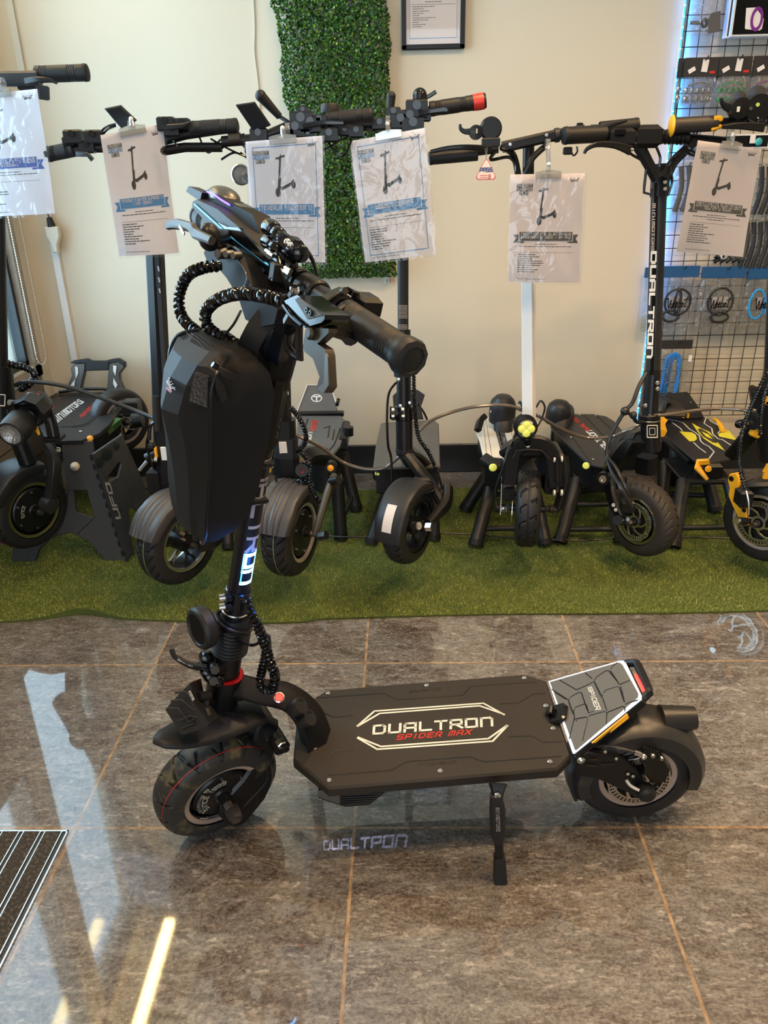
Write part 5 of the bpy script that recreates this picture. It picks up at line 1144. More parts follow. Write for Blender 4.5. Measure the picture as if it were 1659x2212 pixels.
# ---- scooter 1, far left, on the folding stool
def s1():
    C = PD(58, 1096, 2.68); n = V((.86, -.50, -.06)).normalized(); t = thing('electric_scooter', 'black scooter with round chrome headlamp and red and white deck lettering, nearest the window', 'scooter', (C.x+.15, C.y+.35, 0), BG)
    wheel(t, 'front_wheel', C, n, .143, .088, .100, 'chevron', 'motor', m_rub, [(.22, m_red)], None, disc=False, letters=[('SINCE', .042, .053, radians(100), radians(50), m_offw), ('99', .042, .053, radians(-60), radians(-90), m_offw)], rimc=mat('brass_rim', (.55, .47, .30), .25, metal=1))
    fwd = V((-.5, -.86, 0))
    arcfender(t, C, n, .158, .12, 25, 110, m_plas, 0, fwd=fwd)
    f = MB(); Y = 2.32; f.ribbon(m_plas, [PY(104, 962, Y+.05), PY(116, 985, Y+.02), PY(117, 1015, Y), PY(112, 1050, Y), PY(107, 1090, Y+.01)], [.034, .044, .044, .038, .050], [.03, .034, .034, .03, .03], (.3, -1, .1), .6, sub=4); f.lathe(m_plas, [(.026, -.02), (.028, .0), (.024, .018), (0, .02)], PY(106, 1090, Y), n, 20, False); a = f.build('fork_arm', t)
    f = MB(); bolt(f, PY(125, 972, Y), n, .009, .008); f.build('pivot_bolt', a)
    # headlamp
    hd = V((-.12, -.95, -.22)).normalized(); c = PY(27, 934, 2.22)
    f = MB(); f.lathe(m_plas, [(.033, -.085), (.045, -.06), (.044, -.02), (.040, .012), (.034, .014)], c-hd*-.0, hd, 28, False); hl = f.build('headlamp', t, 'chrome headlamp')
    f = MB(); f.lathe(m_headlens, [(.036, .010), (.028, .002), (.012, -.006), (0, -.008)], c, hd, 28, False); f.build('reflector', hl); f = MB(); f.lathe(m_lens, [(.036, .012), (.0, .015)], c, hd, 24, False); f.build('lens', hl)
    f = MB(); f.lathe(m_plas, [(.030, -.02), (.044, .0), (.052, .03), (.048, .07)], c-hd*.12+V((.03, 0, .03)), hd, 8, False); f.build('lamp_shroud', hl)
    Ya = 2.30; f = MB(); L = [PY(*p, Ya) for p in ((69, 919), (78, 916), (86, 938), (83, 941))]; f.loft(m_amb, [L, [p+V((.0, .004, 0)) for p in L]]); f.build('amber_reflector', hl)
    # head, levers and arms
    Yh = 2.42
    one(t, 'head_tube', lambda f: (f.cyl(m_blk, PY(2, 905, Yh), PY(-2, 790, Yh+.02), .048, .040, 28), f.cyl(m_blk, PY(14, 880, Yh), PY(62, 1000, Yh), .030)))
    one(t, 'stem', lambda f: f.cyl(m_blk, PY(0, 800, Yh+.02), PY(-12, 170, Yh+.16), .0245, .0225, 28))
    f = MB(); L = [PY(-4, 852, Yh-.052), PY(11, 853, Yh-.045), PY(10, 877, Yh-.045), PY(-4, 876, Yh-.052)]
    for p, q in zip(L, L[1:]+L[:1]): f.tube(m_offw, [p, q], .0018, 5)
    f.build('square_badge', t)
    f = MB(); spiral(f, m_gls, [PY(x, y, 2.40) for x, y in ((18, 785), (38, 790), (58, 795), (73, 806), (73, 820), (60, 832), (42, 842))], .0105, .012, .0035); f.build('spiral_hose', t)
    f = MB(); f.tube(m_blk, [PY(24, 870, 2.3), PY(50, 872, 2.3), PY(75, 868, 2.32), PY(104, 882, 2.33)], .010, 8, sub=4); f.cyl(m_bolt, PY(20, 869, 2.29), PY(27, 871, 2.3), .009); f.cyl(m_bolt, PY(100, 880, 2.31), PY(108, 885, 2.33), .008); f.box(m_blk, PY(82, 860, 2.33), (.045, .03, .03), None, .004); f.build('folding_clamp', t)
    f = MB(); f.lathe(m_gun, [(.013, 0), (.014, .004), (.009, .007), (0, .007)], PY(66, 857, 2.30), (0, -1, .3), 20, False); f.build('clamp_knob', t); f = MB(); f.cyl(m_redg, PY(78, 853, 2.31), PY(86, 854, 2.31), .006); f.build('red_button', t)
    for dx in (0, 16): one(t, 'bracket_arm', lambda f: f.ribbon(m_blk, [PY(92+dx, 884, 2.33), PY(100+dx, 905, 2.30), PY(108+dx, 942, 2.30)], .016, .010, (0, -1, 0), .3, sub=3))
    one(t, 'bracket_foot', lambda f: f.box(m_blk, PY(116, 945, 2.32), (.06, .04, .016), None, .004))
    # deck
    z = .425; px = [(121, 848), (281, 846), (283, 853), (272, 872), (253, 893), (236, 915), (215, 935), (178, 950), (132, 951), (100, 949), (76, 903), (94, 866)]
    o, F = bgdeck(t, px, z, .018, m_plas, body=.075, bm=m_blk)
    one(o, 'white_lettering', lambda f: text(f, m_white, 'MINIMOTORS', qf(F, (122, 913), (180, 868), (113, 904), (170, 863)), 1, 1, 1.15), 'white lettering')
    def arc(f, x0, y0, x1, y1, bow, m, w): P = [F(x0+(x1-x0)*k/8+bow[0]*sin(pi*k/8), y0+(y1-y0)*k/8+bow[1]*sin(pi*k/8)) for k in range(9)]; f.ribbon(m, P, w, .001, (0, 0, 1), .1)
    one(o, 'red_lettering', lambda f: (text(f, m_red, 'THUNDER 3', qf(F, (176, 903), (204, 876), (172, 899), (199, 873)), 1, 1, 1.2), text(f, m_red, 'DUALTRON', qf(F, (85, 905), (118, 880), (84, 898), (113, 875)), 1, 1, 1.2)), 'red lettering')
    one(o, 'moulded_ridge', lambda f: (arc(f, 128, 922, 210, 875, (20, 14), m_blk, .003), arc(f, 155, 923, 208, 900, (6, 6), m_blk, .003), arc(f, 92, 880, 135, 852, (-6, -3), m_blk, .003), arc(f, 98, 868, 120, 852, (-3, -2), m_blk, .003)))
    for x, y in ((224, 885), (175, 932)): one(o, 'deck_screw', lambda f: bolt(f, F(x, y), (0, 0, 1), .006))
    for x, y, m in ((194, 948, m_amb), (148, 957, m_cream)): one(t, 'side_light', lambda f: f.lathe(m, [(.011, -.01), (.011, 0), (.007, .005), (0, .006)], PD(x, y, (F(x, 940)-CO).dot(fw_)-.02), (.2, -.95, .1), 16, False))
    # rear footrest frame
    Yr = F(200, 846).y-.01; R_ = lambda x, y, o=0: PY(x, y, Yr+o)
    sc = 3.95; c1 = lambda L: [(x/sc, 700+y/sc) for x, y in L]
    one(t, 'footrest_frame', lambda f: [ptplate(f, m_gun if k else m_plas, c1(L), (0, Yr-.03, .43), (0, 1, -.2), .028, .003) for k, L in enumerate((
        [(595, 330), (632, 308), (740, 293), (775, 312), (900, 312), (960, 296), (1010, 290), (1062, 325), (1065, 365), (1010, 330), (930, 335), (925, 395), (724, 400), (730, 335), (660, 338)],
        [(640, 338), (728, 338), (722, 400), (690, 545), (690, 575), (560, 575), (570, 535), (615, 440), (600, 380)],
        [(930, 338), (1030, 335), (1060, 368), (1020, 420), (1022, 480), (1055, 560), (1058, 575), (900, 575), (912, 535), (924, 396)]))])
    [one(t, 'white_reflector', lambda f: ptplate(f, m_white, c1(L), (0, Yr-.034, .43), (0, 1, -.2), .002, .0004)) for L in ([(640, 360), (665, 370), (668, 420), (645, 470)], [(600, 525), (640, 470), (635, 530)], [(965, 350), (995, 360), (985, 440), (965, 400)], [(968, 460), (1003, 520), (985, 550), (965, 510)])]
    one(t, 'footrest_hinge', lambda f: f.ribbon(m_blk, [R_(128, 847, -.02), R_(175, 840, -.02), R_(222, 840, -.02), R_(278, 846, -.02)], .012, .012, (0, -1, 0), .3))
    Cr = PD(258, 908, 3.12); nr = V((.80, -.58, 0)).normalized()
    wheel(t, 'rear_wheel', Cr, nr, .128, .07, .090, 'plain', 'spoked', m_rub, disc=True, ns=160)
    one(t, 'brake_caliper', lambda f: (f.box(m_blk, PD(285, 880, 2.92), (.06, .05, .06), None, .006), f.cyl(m_blk, PD(288, 908, 2.9), PD(308, 905, 2.9), .03)))
    # bar, grip, screen and lever (top left corner)
    Y = 2.32; one(t, 'handlebar', lambda f: f.cyl(m_blk, PY(-60, 175, Y), PY(120, 163, Y), .0155)); grip(t, PY(78, 161, Y), PY(184, 157, Y), .0205)
    one(t, 'control_block', lambda f: (f.box(m_plas, PY(45, 170, Y-.01), (.10, .03, .035), None, .006), f.box(m_blk2, PY(92, 200, Y-.02), (.032, .012, .034), Matrix.Rotation(.15, 3, 'Y'), .003), f.box(m_blk, PY(65, 186, Y), (.06, .02, .02), None, .004)))
    one(t, 'brake_lever', lambda f: f.ribbon(m_blk, [PY(55, 176, Y-.04), PY(80, 172, Y-.05), PY(108, 173, Y-.05), PY(123, 180, Y-.05)], [.016, .014, .010, .006], .008, (0, -1, 0), .3, sub=3))
    return t
s1()
def stool():
    t = thing('folding_stool', 'black plastic folding step stool with green top under the leftmost scooter', 'stool', (-1.15, 2.6, 0))
    sc = 3.95; c1 = lambda L: [(x/sc, 700+y/sc) for x, y in L]
    # front panel leaning back
    n = V((.0, 1, -.30)); P0 = PZ(255, 1214, 0.003)
    one(t, 'front_panel', lambda f: [ptplate(f, m_step, c1(L), P0, n, .014, .002) for L in (
        [(520, 1000), (790, 1000), (800, 1110), (1080, 2022), (1060, 2035), (900, 2040), (850, 1955), (750, 1850), (650, 1800), (805, 1655), (740, 1420), (630, 1420), (575, 1420), (540, 1200)],
        [(575, 1420), (630, 1420), (650, 1600), (805, 1655), (650, 1800), (600, 1782), (500, 1800), (420, 1840), (330, 1930), (290, 2055), (100, 2058), (105, 1900), (250, 1700), (470, 1600), (520, 1500)])])
    q = lambda x, y, o: on_plane(x/sc, 700+y/sc, P0-n.normalized()*o, n)
    one(t, 'finger_tab', lambda f: (f.lathe(m_cream, [(.016, 0), (.016, .008), (.004, .024), (0, .025)], q(645, 1215, .0), -n, 16, False)))
    one(t, 'hinge_line', lambda f: [f.box(m_blk2, q(790+290*k/11, 1130+900*k/11, .0), (.014, .014, .024), None, .003) for k in range(12)])
    n2 = V((-.80, .60, -.12)); P1 = q(1075, 2020, 0)
    one(t, 'side_panel', lambda f: [ptplate(f, m_step, c1(L), P1, n2, .012, .002) for L in (
        [(795, 1110), (1045, 940), (1170, 1220), (1290, 1510), (1190, 1620), (1130, 1560), (1075, 1600), (1000, 1580), (930, 1350), (1010, 1300), (1040, 1190), (1015, 1180), (900, 1330)],
        [(795, 1110), (930, 1350), (1000, 1600), (1100, 1580), (1110, 1700), (1145, 1960), (1080, 2022)], )])
    one(t, 'side_holes', lambda f: [f.lathe(m_gasket, [(r, 0), (0, .001)], on_plane(x/sc, 700+y/sc, P1+n2*-.006, n2), -n2, 18, False) for x, y, r in ((915, 1110, .020), (995, 1040, .013), (850, 1180, .016))])
    g = lambda x, y: on_plane(x/sc, 700+y/sc, P1-n2.normalized()*-.0, n2)-n2.normalized()*.004
    one(t, 'white_lettering', lambda f: text(f, mat('faded_print', (.28, .28, .27), .6), 'UFO', quadfn(g(1022, 1650), g(930, 1362), g(985, 1655), g(895, 1362)), 1, 1, 1.1, 1.5), 'pale lettering beside the hinge', 0)
    one(t, 'green_top', lambda f: f.loft(m_green, [[PY(a, b, Y) for a, b, Y in ((192, 978, 2.66), (263, 916, 2.86), (263, 903, 2.86), (190, 966, 2.66))], [PY(a, b, Y)+V((-.16, .03, 0)) for a, b, Y in ((192, 978, 2.66), (263, 916, 2.86), (263, 903, 2.86), (190, 966, 2.66))]]))
    f = MB(); f.tube(m_cabk, [PZ(x, y, .15) for x, y in ((235, 1049), (280, 1048), (320, 1056), (354, 1064))], .004, 6, sub=4); tag(f.build('loose_cable'), 'short black cable hanging behind the step stool', 'cable')
stool()
def fork_head(t, x, y0, y1, Y, w=.06): one(t, 'head_block', lambda f: f.ribbon(m_blk, [PY(x, y0, Y), PY(x+4, y1, Y)], w, w*.9, (0, -1, 0), .3))
# ---- scooter 2
def s2():
    C = PD(385, 1166, 2.45); n = V((.83, -.55, -.04)).normalized(); t = thing('electric_scooter', 'black scooter with ribbed fender tinted grey for sheen, left of the big scooter stem and behind its bag', 'scooter', (C.x, C.y+.3, 0), BG)
    wheel(t, 'front_wheel', C, n, .143, .088, .096, 'chevron', 'spoked', m_rub, [(.12, mat('green_line', (.25, .5, .12), .5))], None, disc=False, spin=.3, rimc=m_sil)
    arcfender(t, C, n, .150, .115, 24, 105, m_fend2, 3, fwd=(-.55, -.83, 0))
    Y = 2.30
    one(t, 'stem', lambda f: (f.ribbon(m_blk, [PY(350, 880, Y), PY(323, 300, Y+.10)], [.056, .050], [.045, .042], (0.5, -1, 0), .35), f.ribbon(m_blk2, [PY(358, 860, Y-.024), PY(338, 540, Y+.035)], .012, .004, (0, -1, 0), .1)))
    one(t, 'stem_print', lambda f: [f.ribbon(m_prt, [PY(341+i*.9*1.6, 575+i*24, Y+.020-.0015*i), PY(343.5+i*.9*1.6, 586+i*24, Y+.020-.0015*i)], .004, .001, (0, -1, 0), .1) for i in range(10)])
    fork_head(t, 352, 860, 955, Y, .062); one(t, 'hinge_latch', lambda f: f.ribbon(m_plas, [PY(336, 855, Y-.03), PY(340, 930, Y-.03)], .02, .02, (0, -1, 0), .3))
    one(t, 'head_tube', lambda f: f.ribbon(m_blk, [PY(358, 955, Y), PY(368, 1085, Y)], .06, .06, (0, -1, 0), .3))
    one(t, 'white_reflector', lambda f: f.box(m_white, PY(354, 980, Y-.034), (.017, .004, .045), None, .002)); one(t, 'amber_reflector', lambda f: f.box(m_amb, PY(339, 978, Y-.02), (.006, .03, .04), None, .002))
    one(t, 'fork_arm', lambda f: f.ribbon(m_blk, [PY(395, 1080, 2.2), PY(455, 1120, 2.2), PY(470, 1165, 2.16), PY(430, 1180, 2.12)], .04, .024, n, .3, sub=3))
    one(t, 'gold_bolt', lambda f: (f.cyl(m_bronze, PY(388, 1150, 2.12), PY(398, 1156, 2.12), .008), f.cyl(m_bronze, PY(390, 1162, 2.12), PY(400, 1168, 2.12), .006)))
    one(t, 'kick_lever', lambda f: (f.cyl(m_sil, PY(302, 1016, Y), PY(328, 985, Y), .006), f.cyl(m_blk, PY(318, 990, Y), PY(345, 975, Y), .016), f.sph(m_headlens, PY(332, 1027, Y), .012), f.box(m_blk, PY(335, 1040, Y), (.04, .04, .09), None, .01)))
    one(t, 'axle_lug', lambda f: (f.cyl(m_bolt, PY(334, 992, Y-.03), PY(341, 993, Y-.03), .009), f.cyl(m_blk, PY(322, 965, Y), PY(332, 965, Y), .014)))
    cables(t, [[(322, 940, Y), (318, 965, Y), (330, 1000, Y-.02), (334, 1010, Y)], [(345, 905, Y-.03), (325, 920, Y-.03), (322, 950, Y-.03)]], .006, m_gls)
    one(t, 'neck_beam', lambda f: f.ribbon(m_blk, [PY(370, 1010, Y), PY(372, 980, Y+.12), PZ(385, 985, .30)], [.06, .09, .12], .05, (0, 0, 1), .3, sub=3))
    bgdeck(t, [(352, 1002), (430, 1004), (450, 985), (452, 900), (380, 898), (362, 905)], .30, .02, m_plas)
    one(t, 'rear_fender', lambda f: f.lathe(m_fend, [(.138, -.05), (.142, 0), (.138, .05)], PY(405, 960, 3.05), (1, 0, 0), 24, False))
    # handlebar
    Y = 2.27; one(t, 'handlebar', lambda f: (f.tube(m_blk, [PY(112, 332, Y), PY(200, 318, Y), PY(300, 318, Y+.02), PY(400, 290, Y), PY(505, 274, Y)], .0135, 14), f.tube(m_gls, [PY(330, 330, Y-.01), PY(400, 318, Y-.01), PY(480, 318, Y)], .012, 10)))
    grip(t, PY(160, 322, Y), PY(106, 333, Y), .019); grip(t, PY(410, 278, Y), PY(508, 272, Y), .0185)
    for x, y, s in ((160, 296, .035), (190, 318, .03), (150, 305, .024), (204, 296, .034), (360, 268, .034), (372, 282, .03), (395, 268, .028)): control(t, x, y, Y-.01, s)
    one(t, 'brake_lever', lambda f: f.ribbon(m_blk, [PY(165, 332, Y-.03), PY(190, 334, Y-.04), PY(200, 346, Y-.04)], [.014, .012, .012], .008, (0, -1, 0), .3)); one(t, 'brake_lever', lambda f: f.ribbon(m_blk, [PY(362, 275, Y-.04), PY(395, 272, Y-.05), PY(412, 264, Y-.05)], [.014, .012, .006], .008, (0, -1, 0), .3))
    one(t, 'display', lambda f: ptplate(f, m_blk, [(225, 236), (259, 229), (294, 262), (262, 279)], (0, Y-.02, 1.36), (0, 1, .35), .012, .002)); one(t, 'display_button', lambda f: f.cyl(m_bronze, PY(245, 248, Y-.03), PY(245, 248, Y-.022), .005))
    cables(t, [[(250, 268, Y), (228, 275, Y-.01), (214, 292, Y), (205, 310, Y)], [(250, 272, Y), (232, 280, Y-.01), (219, 296, Y), (212, 312, Y)], [(372, 300, Y), (382, 318, Y-.02), (360, 322, Y)], [(430, 295, Y), (450, 330, Y-.01), (480, 300, Y), (520, 310, Y), (535, 330, Y)], [(455, 300, Y), (500, 325, Y), (540, 342, Y)]], .0028, m_gls)
    one(t, 'handlebar_clamp', lambda f: f.box(m_blk, PY(322, 312, Y+.02), (.06, .05, .06), None, .008))
s2()
# ---- scooter 3
def s3():
    C = PD(630, 1146, 2.43); n = V((.95, -.31, -.03)).normalized(); t = thing('electric_scooter', 'black scooter with ribbed fender tinted grey for sheen and a circled T on its grey footrest', 'scooter', (C.x, C.y+.3, 0), BG)
    wheel(t, 'front_wheel', C, n, .143, .092, .096, 'chevron', 'motor', m_rub, [(.12, mat('pale_line', (.30, .38, .22), .5))], None, disc=False)
    arcfender(t, C, n, .150, .118, 20, 108, m_fend2, 3, fwd=(-.37, -.93, 0))
    Y = 2.29
    one(t, 'stem', lambda f: (f.ribbon(m_blk, [PY(611, 915, Y), PY(594, 300, Y+.10)], [.052, .046], [.048, .042], (0.4, -1, 0), .35)))
    one(t, 'stem_print', lambda f: [f.ribbon(m_prt, [PY(617+i*.6, 720+i*14, Y-.018+.0), PY(617.3+i*.6, 727+i*14, Y-.018)], .003, .001, (0, -1, 0), .1) for i in range(10)])
    one(t, 'hinge_latch', lambda f: (f.ribbon(m_plas, [PY(598, 852, Y-.035), PY(600, 925, Y-.035)], .018, .018, (0, -1, 0), .3), f.cyl(m_bolt, PY(593, 841, Y-.03), PY(598, 841, Y-.03), .006)))
    one(t, 'head_block', lambda f: (f.ribbon(m_blk, [PY(614, 905, Y), PY(618, 985, Y)], .066, .06, (0, -1, 0), .25), f.ribbon(m_plas, [PY(618, 943, Y-.004), PY(619, 985, Y-.004)], .070, .06, (0, -1, 0), .2), f.ribbon(m_blk, [PY(620, 985, Y), PY(626, 1060, Y)], .075, .06, (0, -1, 0), .25)))
    one(t, 'white_reflector', lambda f: ptplate(f, m_white, [(602, 955), (618, 955), (621, 979), (604, 980)], (0, Y-.038, 0), (0, 1, 0), .004, .001))
    one(t, 'neck_beam', lambda f: f.ribbon(m_blk, [PY(628, 1020, Y), PY(655, 985, Y+.06), PY(690, 985, Y+.16)], [.07, .09, .10], .06, (0, 0, 1), .4, sub=4))
    z = .36; px = [(643, 898), (738, 898), (749, 912), (735, 962), (706, 998), (684, 999), (655, 985), (640, 960)]
    o, F = bgdeck(t, px, z, .012, mat('grey_deck', (.085, .087, .09), .6), body=.11)
    one(o, 'white_lettering', lambda f: (text(f, m_white, 'RUN', qf(F, (671, 953), (674, 934), (664, 953), (665, 934)), 1, 1, 1.2), text(f, m_white, 'TE', qf(F, (660, 978), (666, 962), (652, 975), (657, 961)), 1, 1, 1.2)), 'white lettering'); one(o, 'red_lettering', lambda f: text(f, m_red, 'FIGHTER', qf(F, (681, 930), (686, 908), (671, 930), (676, 908)), 1, 1, 1.2), 'red lettering')
    one(o, 'moulded_ridge', lambda f: [f.tube(m_blk, [F(*p) for p in L], .0022, 5) for L in ([(700, 925), (712, 920), (708, 945)], [(668, 985), (690, 962)], [(735, 925), (722, 960), (712, 972)], [(665, 905), (658, 925)], [(722, 928), (718, 950)])])
    ey = F(690, 896).y; n2 = V((0, .75, -1)); P0 = F(690, 894)
    one(t, 'footrest', lambda f: ptplate(f, mat('grey_deck2', (.085, .087, .09), .6), [(664, 832), (712, 833), (731, 891), (641, 891)], P0, (0, 1, -.75), .012, .003), 'grey footrest')
    K = lambda x, y, o=.002: on_plane(x, y, P0-V((0, 1, -.75)).normalized()*o, (0, 1, -.75))
    def logo(f):
        for k in range(24): a, b = 2*pi*k/24, 2*pi*(k+1)/24; f.quad(m_white, K(684+12*cos(a), 860+8.5*sin(a)), K(684+12*cos(b), 860+8.5*sin(b)), K(684+9.6*cos(b), 860+6.6*sin(b)), K(684+9.6*cos(a), 860+6.6*sin(a)))
        f.quad(m_white, K(677, 858), K(691, 858), K(691, 855.5), K(677, 855.5)); f.quad(m_white, K(682.5, 866), K(685.5, 866), K(685.5, 858), K(682.5, 858))
    one(t, 'white_emblem', logo, 'white circled T emblem', 0)
    one(t, 'footrest_edge', lambda f: f.tube(m_white, [K(641, 891), K(664, 831.5), K(713, 832), K(726, 868)], .0022, 6)); one(t, 'footrest_hinge', lambda f: f.box(m_blk, F(690, 894), (.20, .03, .02), None, .004))
    one(t, 'rear_swing_arm', lambda f: (f.box(m_blk, PY(745, 940, 2.85), (.03, .2, .06), None, .01), f.cyl(m_blk, PY(752, 922, 2.8), PY(752, 940, 2.8), .02), f.cyl(m_blk, PY(726, 868, 3.0), PY(733, 870, 3.0), .016)))
    one(t, 'rear_wheel', lambda f: tire(f, m_rub, PY(690, 985, 3.12), (1, -.1, 0), .13, .085, .09, 'plain', 100, 16))
    for x, y in ((581, 1014), (714, 1011)):
        one(t, 'amber_light', lambda f: (f.lathe(m_amb, [(.011, 0), (.009, .006), (0, .008)], PY(x, y, 2.33), (0, -1, .1), 16, False), f.lathe(m_blk, [(.02, -.03), (.018, .001), (.011, .001)], PY(x, y, 2.33), (0, -1, .1), 16, False)))
    coilspring(t, PY(652, 1000, 2.24), PY(653, 1055, 2.18), .016, 5); one(t, 'power_button', lambda f: (f.cyl(m_blk, PY(652, 1016, 2.19), PY(652, 1016, 2.22), .02), f.lathe(m_redg, [(.006, 0), (.008, .001)], PY(652, 1016, 2.186), (0, -1, 0), 16, False)))
    one(t, 'fork_arm', lambda f: f.ribbon(mat('taupe_alloy', (.13, .12, .10), .35, metal=.8), [PY(722, 1032, 2.2), PY(714, 1050, 2.16), PY(700, 1090, 2.12), PY(688, 1130, 2.09), PY(681, 1155, 2.08)], [.034, .038, .026, .020, .014], .02, n, .3, sub=4), 'taupe fork arm')
    one(t, 'fork_bolt', lambda f: f.cyl(m_blk, PY(715, 1040, 2.16), PY(732, 1036, 2.14), .013)); one(t, 'fork_bolt', lambda f: f.cyl(m_blk, PY(690, 1158, 2.07), PY(705, 1156, 2.06), .014, n=6))
    one(t, 'fork_arm', lambda f: f.ribbon(m_blk, [PY(592, 1060, 2.25), PY(575, 1100, 2.2), PY(570, 1150, 2.2)], .03, .02, n, .3))
    f = MB(); spiral(f, m_gls, [PY(*p) for p in ((582, 880, Y-.03), (577, 920, Y-.05), (577, 960, Y-.05), (582, 1000, Y-.04))], .007, .009, .0026); f.build('spiral_hose', t)
    f = MB(); spiral(f, m_gls, [PY(*p) for p in ((628, 880, Y-.03), (648, 905, Y-.06), (661, 940, Y-.07), (655, 962, Y-.06), (640, 975, Y-.04))], .007, .009, .0026); f.build('spiral_hose', t)
    f = MB(); spiral(f, m_gls, [PY(*p) for p in ((650, 975, Y-.05), (667, 1000, Y-.08), (669, 1040, Y-.1), (680, 1070, Y-.12), (692, 1085, Y-.12))], .007, .009, .0026); f.build('spiral_hose', t)
    cables(t, [[(585, 985, 2.24), (588, 1010, 2.2), (596, 1030, 2.2), (597, 1058, 2.18)]], .004, m_gls)
    # bars
    Y = 2.27; one(t, 'handlebar', lambda f: (f.tube(m_blk, [PY(480, 306, Y), PY(560, 300, Y), PY(620, 275, Y), PY(720, 256, Y)], .0135, 14), f.tube(m_bronze, [PY(495, 300, Y-.004), PY(520, 298, Y-.004)], .0142, 12)))
    grip(t, PY(706, 258, Y), PY(800, 249, Y), .0185); 
    for x, y, s in ((652, 262, .045), (640, 280, .04), (672, 270, .04), (690, 262, .03), (665, 290, .03), (630, 292, .03), (712, 292, .034), (560, 292, .034), (655, 240, .022)): control(t, x, y, Y-.01, s)
    one(t, 'brake_lever', lambda f: f.ribbon(m_gls, [PY(655, 272, Y-.04), PY(700, 265, Y-.05), PY(742, 266, Y-.05)], [.014, .012, .010], .008, (0, -1, 0), .3)); one(t, 'display', lambda f: ptplate(f, m_blk, [(509, 228), (549, 222), (584, 272), (548, 286)], (0, Y-.02, 1.36), (0, 1, .35), .012, .002)); one(t, 'display_dot', lambda f: f.cyl(m_redg, PY(536, 242, Y-.032), PY(536, 242, Y-.026), .004))
    one(t, 'mirror_arm', lambda f: (f.cyl(m_blk2, PY(563, 207, Y), PY(604, 252, Y+.02), .014, .009, 16), f.sph(m_blk2, PY(563, 207, Y), .0145), f.cyl(m_blk, PY(604, 252, Y+.02), PY(630, 268, Y), .005)))
    one(t, 'horn', lambda f: f.lathe(m_blk2, [(0, .022), (.022, .022), (.026, .016), (.026, 0)], PY(714, 244, Y+.02), (0, 0, 1), 24, False))
    one(t, 'round_lamp', lambda f: (f.lathe(m_sil, [(.026, -.004), (.029, 0), (.026, .004)], PY(521, 377, 2.42), (0, -1, 0), 28, False), f.lathe(mat('smoked_lens', (.16, .15, .14), .1, coat=1), [(.026, -.01), (.026, .0), (0, .006)], PY(521, 377, 2.42), (0, -1, 0), 28, False), f.cyl(m_blk, PY(525, 378, 2.43), PY(590, 378, 2.36), .006)))
    cables(t, [[(520, 330, Y), (540, 345, Y-.02), (530, 320, Y-.02), (560, 290, Y)], [(620, 300, Y), (650, 320, Y-.02), (690, 315, Y-.02), (720, 290, Y)], [(700, 290, Y), (720, 325, Y-.02), (745, 335, Y-.02), (760, 300, Y)], [(480, 320, Y), (500, 300, Y-.01), (528, 290, Y)], [(478, 345, Y), (505, 330, Y), (530, 338, Y-.02)], [(600, 310, Y), (680, 330, Y), (740, 300, Y)]], .003, m_gls)
s3()
